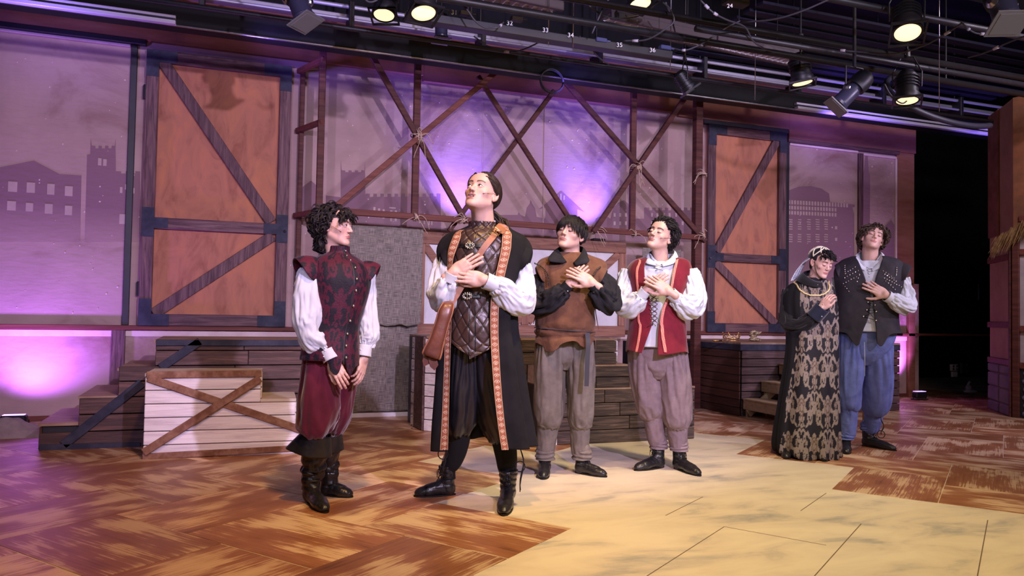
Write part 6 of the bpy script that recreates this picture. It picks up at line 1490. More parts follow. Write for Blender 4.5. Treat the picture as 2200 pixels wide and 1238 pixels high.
for side in (0, 1):
    f_ = (lambda t: float(loc.rows(t)[5]+.035)) if side == 0 else (lambda t: float(loc.rows(t)[6]-.035))
    v = np.linspace(.02 if side else .12, .995, 420); th = np.array([f_(t) for t in v]); r = loc.rows(v); dth = .040/((r[:, 3]+r[:, 4])/2); Tt = th[:, None]+dth[:, None]*np.linspace(-.5, .5, 17)[None]
    Pt = loc.P(Tt, v[:, None]+0*Tt, .011); Pt[..., 2] += hemc(Tt, v[:, None]+0*Tt)-(.01 if side else 0)*np.clip((v-.9)*10, 0, 1)[:, None]
    grid_obj('trim_ribbon', Pt, M_trim, P.root, .002, False, trimcol(.04)(Tt, v, Pt))
wing_obj(P, P.L(966, 552, .0), (-1, 0, .0), (0, -1, 0), M_cloak, .055, .09, None, .092); wing_obj(P, P.L(1112, 560, .0), (1, .05, .1), (0, -1, 0), M_cloak, .085, .075, None, .105)
# sleeves, hands crossed on the chest
sleeve(P, [P.L(960, 560, .02), P.L(950, 600, .04), P.L(947, 635, .08), P.L(955, 640, .14), P.L(962, 615, .18), P.L(968, 600, .19)], [(.06, .06), (.072, .07), (.078, .072), (.070, .072), (.055, .06), (.036, .036)], 21.0, amp=.014, at=.95)
cuff(P, P.L(965, 606, .19), P.L(973, 588, .20), .042, .040)
hand(P, P.L(974, 586, .205), P.L(1038, 545, .215)-P.L(974, 586, .205), (-.15, -1, .10), -1, (.10, .12, .14, .18), .07, (.3, .2), 1.06, .05, .35)
sleeve(P, [P.L(1117, 570, .0), P.L(1120, 610, .01), P.L(1116, 650, .05), P.L(1098, 645, .11), P.L(1075, 620, .17), P.L(1062, 612, .19)], [(.065, .065), (.082, .08), (.088, .082), (.078, .080), (.062, .062), (.040, .040)], 25.0, amp=.015, at=.95)
cuff(P, P.L(1068, 614, .185), P.L(1042, 603, .205), .044, .043)
hand(P, P.L(1038, 601, .215), P.L(978, 590, .225)-P.L(1038, 601, .215), (.1, -1, .10), 1, (.14, .16, .18, .22), .06, (.3, .25), 1.06, .05, .55)
limbs(P, [(P.L(1040, 530, 0), P.L(1022, 700, 0), .085, .085), (P.L(970, 545, .0), P.L(1100, 545, -.01), .05, .05), (P.L(965, 560, .02), P.L(953, 635, .08), .036, .034), (P.L(953, 635, .08), P.L(972, 590, .2), .032, .022), (P.L(1112, 565, .0), P.L(1112, 645, .06), .038, .036), (P.L(1112, 645, .06), P.L(1045, 605, .2), .034, .022),
          ]+shank(P, P.L(995, 740, .0), P.L(987, 900, .02), sA)+shank(P, P.L(1040, 740, .0), P.L(1078, 920, .0), sB))
P.body(MATS['skin'], None)
# hair swept back into a ponytail
scalp(P, M, M_hairbr, 1.0, .068, back=-.060, grow=1.06)
def flow2(p): return (0-p[0], .115-p[1], -.050-p[2])
def part2(p): return flow2(p) if abs(p[0]) > .02 or p[2] < .06 else (p[0]*30, .5, 0)
hair(P, M, M_hairbr, 620, .13, .0036, 31, part2, grav=.0, hairline=.068, back=-.055, lift=.0, segs=12, sep=1.07, follow=.8, maxo=1.11, ns=3, curl=.0, lenf=lambda p: .95*math.dist(p, (0, .112, -.045)))
m = MB(); rg = np.random.RandomState(5)
q0 = Vector((.030, .118, -.050))
for k in range(90):
    q = q0+Vector(rg.randn(3)*.008); d = Vector((rg.randn()*.25+1.0, .55, -.5+rg.randn()*.2)).normalized(); pts = [Vector((rg.randn()*.015, .085, -.03+rg.randn()*.012)), q.copy()]; ph = rg.uniform(0, 6.3)
    for t in range(15):
        d = (d*.86+(M.to_3x3().inverted() @ Vector((.35, -.1, -1)))*.16).normalized(); q = q+d*.0135; s = d.cross(Vector((1, 0, 0))).normalized(); pts.append(q+(s*math.cos(t*.95+ph)+d.cross(s)*math.sin(t*.95+ph))*.0075*min(1, t/4))
    m.tube(pts, [.0035*(1-(i/17)**3*.8) for i in range(17)], 4, caps=False)
o = m.build('ponytail', M_hairbr, P.root, True); o.matrix_local = M; tag(o, kind='stuff')
m = MB(); m.lathe([(.017, -.008), (.021, -.004), (.021, .004), (.017, .008)], 14, M @ Matrix.Translation((.022, .108, -.048)) @ Matrix.Rotation(math.radians(-60), 4, 'X')); m.build('hair_tie', MATS['lace'], P.root, True)
P2 = P
# satchel worn across the body: a thing of its own
M_tan = mat('tan_leather', (.30, .12, .055), .5, col2=(.20, .07, .035), scale=7, bump=.12, bscale=30); M_brn = mat('brown_leather', (.16, .055, .035), .36, col2=(.085, .028, .02), scale=6, contrast=(.35, .65), bump=.15, bscale=25)
bag = empty('messenger_bag', tuple(P.base+np.array([0, 0, 0])), P.root.rotation_euler[2]); tag(bag, 'brown leather satchel with buckled tan strap worn across the cloaked performer', 'bag')
def strip(name, pts, wd, nrm, mt, th_=.004, parent=bag):
    m = MB(); C_ = catmull([list(p) for p in pts], 40); n = len(C_); vs = []
    for i in range(n):
        t = Vector(C_[min(i+1, n-1)]-C_[max(i-1, 0)]).normalized(); nn = Vector(nrm); nn = (nn-t*nn.dot(t)).normalized(); s = t.cross(nn)
        for a, b in ((-1, 0), (1, 0), (1, 1), (-1, 1)): vs.append(Vector(C_[i])+s*a*wd/2+nn*b*th_)
    fs = [(i*4+k, i*4+(k+1) % 4, (i+1)*4+(k+1) % 4, (i+1)*4+k) for i in range(n-1) for k in range(4)]+[(3, 2, 1, 0), tuple((n-1)*4+k for k in range(4))]
    m.add(vs, fs); return m.build(name, mt, parent)
strip('strap', [P.L(1078, 494, -.03), P.L(1074, 486, .05), P.L(1062, 505, .13), P.L(1042, 530, .165), P.L(1022, 560, .175), P.L(1000, 600, .18), P.L(982, 632, .19), P.L(964, 660, .205)], .034, (0, -1, .1), M_tan)
def buckle(c, w_, h_, ang, nm='buckle'):
    m = MB(); R_ = Matrix.Rotation(ang, 4, 'Y'); pts = [Vector(c)+(R_ @ Vector(q)) for q in ((-w_, 0, -h_), (w_, 0, -h_), (w_, 0, h_), (-w_, 0, h_), (-w_, 0, -h_))]; m.tube(pts, .0032, 6); m.tube([Vector(c)+(R_ @ Vector((0, -.004, -h_))), Vector(c)+(R_ @ Vector((0, -.006, h_)))], .0028, 6); return m.build(nm, MATS['brass'], bag, True)
buckle(P.L(1067, 497, .145), .022, .013, .65); buckle(P.L(962, 664, .215), .020, .012, -.6, 'ring')
strip('shoulder_pad', [P.L(1083, 500, .02), P.L(1081, 490, .07), P.L(1072, 500, .128)], .05, (0, -1, .3), M_tan)
# bag body: a slim slanting case seen edge-on
Pt = []
sec = [(967, 650, .205, .012, .05), (964, 656, .21, .028, .09), (958, 672, .210, .034, .11), (951, 695, .21, .033, .115), (942, 725, .21, .036, .12), (933, 750, .21, .044, .12), (929, 762, .21, .046, .12), (928, 765, .21, .040, .11)]
A_ = catmull([[*P.L(px, py, ww), a, b] for px, py, ww, a, b in sec], 40); th = np.linspace(0, 2*math.pi, 49)[:-1]
ax_ = Vector(A_[-1][:3])-Vector(A_[0][:3]); ax_.normalize(); sd = Vector((ax_.z, 0, -ax_.x)) if abs(ax_.y) < .9 else Vector((1, 0, 0)); sd = -sd.normalized() if sd.x < 0 else sd.normalized(); dp_ = ax_.cross(sd)
Pt = np.array([[np.array(a[:3])+np.array(sd)*a[3]*np.sign(math.cos(t))*abs(math.cos(t))**.4*(1+.04*math.sin(i*.7))+np.array(dp_)*a[4]*np.sign(math.sin(t))*abs(math.sin(t))**.45 for t in th] for i, a in enumerate(A_)])
grid_obj('case', Pt, M_brn, bag, .004, True)
for sg in (-1, 1):
    m = MB(); m.tube([tuple(np.array(a[:3])+np.array(sd)*a[3]*1.05*sg-np.array([0, .80*a[4], 0])) for a in A_[2:-2]], .0055, 6); m.build('piping', M_tan, bag, True)
q = P.L(953, 684, .30); m = MB(); m.lathe([(.001, .004), (.018, .004), (.020, 0)], 14, Matrix.Translation(q) @ Matrix.Rotation(math.pi/2, 4, 'X')); m.build('stud_patch', M_brn, bag, True)
for k, (dx, dz) in enumerate(((-.020, -.012), (.012, -.03))):
    m = MB(); q = Vector(A_[-3][:3])+Vector((dx, -.08, dz)); m.prism([(-.024, .03), (.02, .04), (.022, -.02), (-.004, -.045), (-.022, -.02)], -.008, .008); o = m.build('flap_corner', M_brn, bag); o.location = q; o.rotation_euler = (0, .35-.6*k, .2)
# ================= 3: brown suede tunic, black puffed sleeves
M_suede = mat('brown_suede', (.15, .070, .042), .92, col2=(.095, .042, .027), scale=9, bump=.15, bscale=60, sheen=.2)
M_blkcl = mat('black_cotton', (.010, .010, .014), .85, col2=(.018, .018, .024), scale=8, bump=.06)
M_grey = mat('grey_linen', (.18, .155, .145), .88, col2=(.13, .11, .10), scale=14, bump=.12, bscale=70)
M_grey2 = mat('mauve_grey_linen', (.24, .18, .20), .88, col2=(.18, .13, .15), scale=14, bump=.12, bscale=70)
P = Person(1222, 1026, 'person in brown suede tunic with black puffed sleeves and grey trousers, hands crossed on chest'); P.gaze = (0, -1, 0)
Rh = rot(-24, 10, 10); hc = P.L(1226, 504, .02); nk = P.L(1226, 575, -.02)
M = head(P, hc, Rh, 1.07, neck=nk, eyes='closed', mouth='closed', jaw=1.12, wide=1.04, neck_r=.058, browlift=-.002)
def d3(th, v): return .010*fbm(np.cos(th)*1.6+3, np.sin(th)*1.6, v*5, 4)-.008*np.abs(fbm(np.cos(th)*2.6+1, np.sin(th)*2.6, v*4+9, 2))+.010*np.exp(-((v-.80)/.05)**2)*np.sin(7*th+2*np.sin(2*th))-.012*np.exp(-((v-.865)/.03)**2)
rows = [(545, 1196, 1258, .062, .0), (552, 1182, 1275, .085, .0), (562, 1160, 1298, .108, .0), (580, 1153, 1303, .128, .01), (620, 1158, 1290, .145, .02), (660, 1155, 1278, .150, .03), (695, 1151, 1278, .160, .03), (707, 1153, 1276, .150, .03), (714, 1154, 1276, .150, .03), (728, 1152, 1278, .155, .03), (742, 1151, 1280, .160, .03)]
lo = Loft(P, rows, d3, 2.2)
def hem3(th, v): return np.clip((v-.86)*7, 0, 1)*(.028*np.sign(np.sin(th*5+.6))*np.abs(np.sin(th*5+.6))**.6+.02*np.sin(th*2))
garment(P, 'suede_tunic', lo, M_suede, 170, 150, .006, hem=hem3)
ribbon(P, 'belt', lo, lambda v: 0, .5, .5, .01, M_blkcl) if False else None
vb = lo.v_at(P.L(1215, 711, .15).z); tt = np.linspace(0, 2*math.pi, 90)
def bz(v0, dz=0): return lo.P(tt[None]+np.zeros((5, 1)), (v0+np.linspace(-.016, .016, 5))[:, None]+np.zeros((1, 90)), .010)
Pb = bz(vb); Pb[..., 2] += -.02*np.cos(tt)[None]*.6+.004; grid_obj('belt', Pb, mat('grey_belt', (.05, .05, .065), .6), P.root, .004)
strip('belt_tail', [P.L(1262, 716, .17), P.L(1264, 740, .185), P.L(1262, 770, .18), P.L(1261, 800, .17), P.L(1260, 830, .16)], .030, (0, -1, 0), bpy.data.materials['grey_belt'], .004, P.root)
strip('tunic_lace', [P.L(1277, 650, .08), P.L(1281, 680, .08), P.L(1286, 708, .08)], .006, (0, -1, 0), M_suede, .003, P.root); strip('tunic_lace', [P.L(1153, 660, .08), P.L(1150, 680, .08), P.L(1146, 696, .08)], .006, (0, -1, 0), M_suede, .003, P.root)
# cap sleeves with chain stitching
def capsleeve(c, o1, f1, wd, drop, r, seed):
    wing_obj(P, c, o1, f1, M_suede, wd, drop, None, r)
capsleeve(P.L(1168, 590, .02), (-1, -.2, -.25), (.1, -1, 0), .055, .065, .098, 1); capsleeve(P.L(1285, 592, .01), (1, -.1, -.2), (-.1, -1, 0), .065, .065, .095, 2)
M_chain = mat('dark_chain', (.06, .05, .045), .35, metal=.8)
for pts in ([P.L(1149, 566, .09), P.L(1166, 575, .135), P.L(1177, 592, .16), P.L(1178, 612, .165)], [P.L(1290, 574, .10), P.L(1282, 580, .13), P.L(1275, 592, .15)]):
    m = MB(); C_ = catmull([list(p) for p in pts], 18)
    for i, c in enumerate(C_): m.ell(tuple(c), (.0065, .005, .0045) if i % 2 else (.0045, .005, .0065), 7, 5)
    m.build('chain_stitching', M_chain, P.root, True)
# black shirt collar
def collar(P, pts, mt, name='collar', nr=12):
    """pts: list of (inner, outer) pairs along the collar"""
    A = catmull([list(a)+list(b) for a, b in pts], 28); Pt = np.array([[a[:3]*(1-t)+a[3:]*t+np.array([0, -.010*math.sin(t*math.pi), .006*math.sin(t*math.pi)]) for t in np.linspace(0, 1, nr)] for a in A]); return grid_obj(name, Pt, mt, P.root, .004)
collar(P, [(P.L(1218, 563, .125), P.L(1212, 566, .15)), (P.L(1205, 545, .10), P.L(1180, 561, .155)), (P.L(1200, 534, .04), P.L(1182, 548, .10)), (P.L(1204, 530, -.03), P.L(1190, 548, -.04)), (P.L(1226, 528, -.09), P.L(1226, 540, -.12))], M_blkcl)
collar(P, [(P.L(1232, 566, .125), P.L(1236, 572, .15)), (P.L(1246, 550, .10), P.L(1264, 564, .145)), (P.L(1252, 536, .04), P.L(1262, 552, .09)), (P.L(1248, 530, -.03), P.L(1258, 546, -.05)), (P.L(1226, 528, -.09), P.L(1226, 540, -.12))], M_blkcl)
sleeve(P, [P.L(1166, 600, .03), P.L(1157, 625, .06), P.L(1158, 650, .11), P.L(1178, 652, .16), P.L(1200, 634, .20), P.L(1214, 622, .21)], [(.06, .06), (.078, .075), (.088, .080), (.080, .080), (.062, .066), (.036, .036)], 41.0, M_blkcl, .017, at=.95)
cuff(P, P.L(1208, 626, .205), P.L(1222, 612, .215), .036, .034, M_blkcl)
hand(P, P.L(1222, 612, .215), P.L(1252, 577, .225)-P.L(1222, 612, .215), (-.2, -1, .2), -1, (.15, .18, .2, .25), .06, (.3, .3), 1.0, .05, .5)
sleeve(P, [P.L(1288, 600, .02), P.L(1303, 622, .05), P.L(1308, 646, .09), P.L(1298, 644, .15), P.L(1284, 628, .20), P.L(1278, 620, .21)], [(.062, .06), (.080, .078), (.088, .082), (.078, .080), (.060, .066), (.038, .038)], 45.0, M_blkcl, .017, at=.96)
cuff(P, P.L(1284, 626, .21), P.L(1274, 612, .225), .036, .034, M_blkcl)
hand(P, P.L(1272, 608, .24), P.L(1222, 578, .255)-P.L(1272, 608, .24), (.25, -1, .25), 1, (.12, .14, .16, .22), .09, (.3, .25), 1.06, .05, .95)
# trousers: ballooned to the knee, tight below
dT = lambda s: addf(folds(1.2, 2.2, .011, s), gather(18, .008, .985, .07), gather(14, .005, .05, .2, seed=s))
def leg(P, up, s_, lo_, mt, seed, nm='trousers'):
    pu = [P.lf(p, s_) for p, r in up]; ru = [r for p, r in up]; tubeobj(P, nm, Tube(pu, ru, dT(seed), (1, 0, 0)), mt, 110, 120)
    pl_ = [P.lf(p, s_) for p, r in lo_]; rl = [r for p, r in lo_]
    wr = addf(folds(1.4, 3, .005, seed+1), lambda th, v: .0055*np.sin(v*58+1.5*np.sin(th*1+seed))*np.clip((v-.45)*2.5, 0, 1))
    tubeobj(P, nm, Tube(pl_, rl, wr, (1, 0, 0)), mt, 60, 110)
hA, tA = P.G(1171, 1014), P.G(1166, 1032); dA = (tA-hA).normalized(); tA = hA+dA*.26
hB, tB = P.G(1236, 1016), P.G(1303, 1026)
shoe(P, hA, tA, MATS['leather'], .98, .115, name='ankle_boot', topr=.046); shoe(P, hB, tB, MATS['leather'], .98, .12, name='ankle_boot', topr=.046)
sA = hA+dA*.05; sB = hB+(tB-hB).normalized()*.05
leg(P, [(P.L(1186, 725, .02), (.10, .12)), (P.L(1183, 790, .03), (.105, .12)), (P.L(1182, 850, .04), (.105, .12)), (P.L(1181, 890, .05), (.10, .11)), (P.L(1179, 908, .05), (.082, .09)), (P.L(1178, 915, .05), (.06, .065))], sA,
    [(P.L(1177, 904, .05), (.068, .07)), (P.L(1176, 930, .05), (.066, .066)), (P.L(1173, 965, .05), (.058, .06)), (Vector((sA.x, sA.y, .16)), (.058, .058)), (Vector((sA.x, sA.y, .095)), (.062, .062))], M_grey, 51)
leg(P, [(P.L(1243, 725, .0), (.10, .12)), (P.L(1245, 790, .0), (.100, .12)), (P.L(1246, 850, .0), (.095, .115)), (P.L(1246, 893, .01), (.095, .105)), (P.L(1247, 912, .01), (.078, .085)), (P.L(1247, 919, .01), (.055, .06))], sB,
    [(P.L(1246, 908, .01), (.065, .066)), (P.L(1246, 935, .01), (.063, .064)), (P.L(1246, 965, .01), (.058, .06)), (Vector((sB.x, sB.y, .16)), (.060, .06)), (Vector((sB.x, sB.y, .10)), (.064, .064))], M_grey, 55)
garment(P, 'trousers', Loft(P, [(712, 1158, 1274, .115, .0), (745, 1164, 1266, .105, .0), (775, 1182, 1248, .08, .0), (795, 1204, 1226, .03, .0)], folds(2, 3, .006, 5)), M_grey, 70, 40, .002)
limbs(P, [(P.L(1226, 575, 0), P.L(1216, 690, 0), .10, .09), (P.L(1175, 585, .0), P.L(1280, 585, -.01), .05, .05), (P.L(1168, 600, .02), P.L(1163, 650, .1), .036, .034), (P.L(1163, 650, .1), P.L(1218, 616, .2), .032, .022), (P.L(1288, 600, .0), P.L(1303, 645, .1), .036, .034), (P.L(1303, 645, .1), P.L(1272, 612, .22), .032, .022),
          ]+shank(P, P.L(1188, 730, .0), P.L(1180, 900, .04), sA)+shank(P, P.L(1242, 730, .0), P.L(1246, 905, .0), sB))
P.body(MATS['skin'], None)
scalp(P, M, M_hairblk, 1.04, .066, back=-.05, grow=1.06)
hair(P, M, M_hairblk, 640, .085, .0034, 61, lambda p: (p[0]*1.2-.015, -.05 if p[2] > .05 else .01, -.04-.05*(p[2] < .05)), grav=.06, wide=1.04, hairline=.064, back=-.05, lift=.22, segs=9, lenf=lambda p: .080 if p[2] > .05 else .045, ns=3, sep=1.08, follow=.35, maxo=1.24)
hair(P, M, M_hairblk, 130, .048, .0034, 62, lambda p: (-.3, -.5, -.9), grav=.10, wide=1.04, hairline=.064, back=.05, lift=.15, segs=7, region=lambda p: p[1] < -.03 and p[2] > .064, ns=3, name='fringe', sep=1.12, follow=.4, maxo=1.25)
P3 = P

# ================= 4: red laced vest
M_red4 = mat('crimson_suede', (.20, .012, .028), .8, col2=(.12, .007, .018), scale=8, bump=.08, bscale=40, sheen=.35)
P = Person(1436, 1018, 'person in crimson laced vest over white shirt and mauve trousers, face raised with eyes closed'); P.gaze = (0, -1, 0)
Rh = rot(-30, 14, 14); hc = P.L(1419, 509, .02); nk = P.L(1419, 590, -.03)
M = head(P, hc, Rh, 1.04, neck=nk, eyes='closed', mouth='closed', jaw=1.0, neck_r=.054, nose=1.04); mic(P, M, 1)
# shirt body seen in the neck opening
ls = Loft(P, [(545, 1396, 1446, .07, .0), (556, 1392, 1450, .07, .0), (566, 1375, 1466, .10, .0), (590, 1362, 1468, .120, .01), (640, 1364, 1462, .125, .01), (700, 1362, 1462, .125, .02), (745, 1362, 1464, .13, .02)], folds(2, 6, .006, 3), 2.2); garment(P, 'shirt_body', ls, MATS['shirt'], 90, 90, .003, hem=lambda th, v: -.075*np.clip(1-v*3.2, 0, 1)*np.clip(np.sin(th+.15), 0, 1)**2)
def d4(th, v): return .006*fbm(np.cos(th)*1.8+7, np.sin(th)*1.8, v*4, 3)+.004
rows = [(556, 1380, 1462, .085, -.01, 1398, 1444), (563, 1362, 1478, .112, .0, 1392, 1450), (580, 1350, 1482, .132, .01, 1389, 1450), (610, 1353, 1474, .142, .02, 1391, 1442), (632, 1358, 1468, .145, .02, 1396, 1434), (655, 1360, 1466, .145, .02, 1401, 1424), (690, 1355, 1468, .148, .02, 1403, 1416), (702, 1353, 1470, .15, .02, 1402, 1414), (730, 1349, 1473, .152, .02, 1393, 1412), (757, 1346, 1476, .155, .02, 1383, 1412)]
lo = Loft(P, rows, d4, 2.25)
garment(P, 'crimson_vest', lo, M_red4, 190, 150, .007, open_=True, hem=lambda th, v: np.clip((v-.92)*12, 0, 1)*.012*np.sin(3*th))
M_braid = mat('coral_braid', (1, 1, 1), .6, vcol='Col', col2=(.9, .9, .9), scale=50)
def brcol(th, v, Pt):
    n0, n1 = Pt.shape[:2]; k = np.arange(n0)[:, None]+np.arange(n1)[None]*2; c = np.zeros(Pt.shape)+np.array((.62, .16, .13)); c[(k % 8) < 3] = (.75, .34, .26); return c
for pts in ([(1376, 557), (1374, 600), (1376, 640), (1381, 700), (1372, 757)], [(1452, 557), (1444, 590), (1438, 620), (1421, 660), (1420, 700), (1426, 757)]):
    C_ = catmull(pts, 110); vz = np.array([lo.v_at(P.L(x, y, .14).z) for x, y in C_]); 
    th_ = []
    for (x, y), v in zip(C_, vz):
        r = lo.rows(v); th_.append(math.acos(max(-1, min(1, (P.L(x, y, .12).x-r[0])/(r[3]+.005)))))
    th_ = np.array(th_); vv = np.linspace(vz[0], vz[-1], 110); dth = .016/.17; Tt = th_[:, None]+dth*np.linspace(-.5, .5, 7)[None]; Pt = lo.P(Tt, vv[:, None]+0*Tt, .011); grid_obj('braid', Pt, M_braid, P.root, .003, False, brcol(0, 0, Pt))
# lacing with eyelets
m = MB(); e_ = MB(); zy = np.linspace(634, 694, 7); L1 = [P.L(1399+4*(i/6), y, .185) for i, y in enumerate(zy)]; L2 = [P.L(1410+0*(i/6), y, .185) for i, y in enumerate(zy)]
L1 = [P.L(1396+3*(i/6), y, .178) for i, y in enumerate(zy)]; L2 = [P.L(1413, y, .178) for i, y in enumerate(zy)]
for i in range(6): m.tube([L1[i], L2[i+1]], .0026, 5); m.tube([L2[i], L1[i+1]+Vector((0, -.003, 0))], .0026, 5)
for a in np.linspace(.6, 2.4, 4): m.tube([L1[-1]+Vector((.015, -.006, 0)), L1[-1]+Vector((.03*math.cos(a*2), -.01, -.03*abs(math.sin(a))))], .0024, 5)
for q in L1+L2: e_.ell(q+Vector((0, -.002, 0)), (.0055, .003, .0055), 8, 6)
m.build('vest_lacing', mat('plum_lace', (.06, .02, .03), .6), P.root, True); e_.build('eyelets', MATS['metal'], P.root, True)
# shirt neck ties
m = MB()
for i, (a, b) in enumerate((((1406, 566), (1424, 572)), ((1424, 566), (1406, 573)), ((1405, 575), (1425, 580)), ((1425, 574), (1408, 582)))): m.tube([P.L(*a, .125), P.L((a[0]+b[0])/2, (a[1]+b[1])/2, .137), P.L(*b, .13)], .0028, 5)
m.build('neck_ties', MATS['shirt'], P.root, True)
collar(P, [(P.L(1412, 566, .10), P.L(1408, 571, .135)), (P.L(1398, 556, .08), P.L(1388, 566, .115)), (P.L(1394, 545, .02), P.L(1386, 556, .03)), (P.L(1402, 538, -.06), P.L(1398, 548, -.08)), (P.L(1420, 536, -.10), P.L(1420, 546, -.12))], MATS['shirt'])
collar(P, [(P.L(1420, 568, .10), P.L(1424, 574, .135)), (P.L(1440, 556, .08), P.L(1448, 566, .115)), (P.L(1449, 542, .02), P.L(1456, 552, .03)), (P.L(1440, 536, -.06), P.L(1446, 546, -.08)), (P.L(1420, 536, -.10), P.L(1420, 546, -.12))], MATS['shirt'])
sleeve(P, [P.L(1354, 585, .0), P.L(1343, 615, .02), P.L(1341, 648, .07), P.L(1354, 660, .13), P.L(1371, 645, .18), P.L(1378, 637, .19)], [(.062, .06), (.076, .075), (.088, .082), (.080, .080), (.058, .062), (.036, .036)], 71.0, None, .015, at=.96)
cuff(P, P.L(1373, 642, .185), P.L(1388, 624, .205), .038, .036)
hand(P, P.L(1390, 622, .21), P.L(1428, 590, .225)-P.L(1390, 622, .21), (-.2, -1, .2), -1, (.15, .18, .2, .25), .06, (.3, .3), 1.0, .05, .5)
sleeve(P, [P.L(1477, 582, .0), P.L(1487, 615, .01), P.L(1490, 650, .04), P.L(1478, 660, .10), P.L(1460, 648, .16), P.L(1450, 638, .18)], [(.062, .06), (.080, .078), (.090, .084), (.084, .082), (.062, .066), (.038, .038)], 75.0, None, .016, at=.96)
cuff(P, P.L(1458, 646, .18), P.L(1440, 629, .21), .040, .037)
hand(P, P.L(1437, 626, .235), P.L(1390, 595, .25)-P.L(1437, 626, .235), (.25, -1, .25), 1, (.12, .14, .16, .2), .09, (.3, .25), 1.06, .05, .95)
hA, tA = P.G(1426, 1004), P.G(1364, 1012); hB, tB = P.G(1449, 1006), P.G(1504, 1024)
shoe(P, hA, tA, MATS['leather'], 1.0, .165, name='ankle_boot', topr=.048, lean=(.01, 0)); shoe(P, hB, tB, MATS['leather'], 1.0, .155, name='ankle_boot', topr=.048)
sA = hA+(tA-hA).normalized()*.05; sB = hB+(tB-hB).normalized()*.05
leg(P, [(P.L(1384, 745, .0), (.105, .12)), (P.L(1386, 800, .01), (.11, .12)), (P.L(1393, 850, .03), (.105, .115)), (P.L(1399, 880, .04), (.095, .10)), (P.L(1402, 893, .04), (.075, .08)), (P.L(1403, 899, .04), (.055, .06))], sA,
    [(P.L(1403, 890, .04), (.070, .07)), (P.L(1406, 915, .04), (.068, .068)), (P.L(1411, 945, .03), (.060, .06)), (Vector((sA.x, sA.y, .19)), (.056, .058)), (Vector((sA.x, sA.y, .14)), (.060, .06))], M_grey2, 81)
leg(P, [(P.L(1438, 745, .0), (.11, .12)), (P.L(1445, 800, .0), (.115, .12)), (P.L(1451, 850, .0), (.112, .115)), (P.L(1454, 895, .01), (.105, .11)), (P.L(1455, 910, .01), (.085, .09)), (P.L(1455, 918, .01), (.06, .065))], sB,
    [(P.L(1455, 908, .01), (.072, .07)), (P.L(1456, 932, .01), (.068, .068)), (P.L(1457, 955, .01), (.060, .06)), (Vector((sB.x, sB.y, .185)), (.058, .058)), (Vector((sB.x, sB.y, .135)), (.062, .062))], M_grey2, 85)
garment(P, 'trousers', Loft(P, [(730, 1355, 1470, .115, .0), (765, 1362, 1462, .105, .0), (795, 1378, 1446, .08, .0), (815, 1404, 1424, .03, .0)], folds(2, 3, .006, 6)), M_grey2, 70, 40, .002)
limbs(P, [(P.L(1419, 585, 0), P.L(1412, 705, 0), .085, .09), (P.L(1365, 580, .0), P.L(1468, 580, -.01), .05, .05), (P.L(1356, 590, .0), P.L(1346, 650, .08), .036, .034), (P.L(1346, 650, .08), P.L(1388, 625, .2), .032, .022), (P.L(1476, 590, .0), P.L(1485, 650, .06), .036, .034), (P.L(1485, 650, .06), P.L(1440, 630, .2), .032, .022),
          ]+shank(P, P.L(1386, 745, .0), P.L(1402, 890, .03), sA)+shank(P, P.L(1438, 745, .0), P.L(1454, 905, .0), sB))
P.body(MATS['skin'], None)
scalp(P, M, M_hairblk, 1.0, .066, back=-.055, grow=1.06)
hair(P, M, M_hairblk, 600, .075, .0036, 91, lambda p: (p[0]*7+.1, .25 if p[1] < 0 else .6, .3 if p[1] < -.02 else -.8), grav=.08, hairline=.066, back=-.055, lift=.62, segs=10, lenf=lambda p: .085 if (p[2] > .05) else .055, ns=3, curl=.005, cfreq=80, follow=.15, maxo=1.48)
hair(P, M, M_hairblk, 60, .06, .0040, 93, lambda p: (.1, .3, -1), grav=.3, hairline=.2, back=-.085, lift=.1, segs=8, region=lambda p: p[1] > .05 and p[2] < -.02, ns=3, name='nape_hair')
P4 = P
# ================= 5: black velvet and brocade gown
M_velvet = mat('black_velvet', (.007, .007, .009), .8, sheen=.25, col2=(.012, .011, .014), scale=6, bump=.05)
M_broc = mat('gown_cloth', (1, 1, 1), .7, vcol='Col', col2=(.85, .85, .85), scale=70, bump=.12, bscale=140)
P = Person(1738, 978, 'person in black velvet gown with gold brocade front and lace veiled cap, head bowed'); P.gaze = (0, -1, 0)
Rh = rot(40, -12, 8); hc = P.L(1764, 566, .02); nk = P.L(1745, 628, -.03)
M = head(P, hc, Rh, .97, neck=nk, eyes='closed', mouth='closed', jaw=1.02, wide=1.02, neck_r=.052); mic(P, M, -1)
def d5(th, v): return .022*np.clip(v-.3, 0, 1)*np.sin(11*th+1.5*np.sin(2*th)+v*1.5)+.008*fbm(np.cos(th)*2+11, np.sin(th)*2, v*3, 3)
rows = [(598, 1728, 1768, .055, -.02), (606, 1712, 1778, .08, -.02), (614, 1696, 1786, .105, -.01), (632, 1685, 1794, .13, .0), (665, 1684, 1797, .145, .01), (700, 1688, 1799, .145, .02), (720, 1690, 1799, .148, .02), (760, 1688, 1801, .17, .02), (820, 1679, 1802, .20, .02), (880, 1670, 1803, .23, .02), (930, 1663, 1804, .25, .02), (962, 1662, 1804, .255, .02), (976, 1672, 1803, .25, .02)]
lo = Loft(P, rows, d5, 2.15)
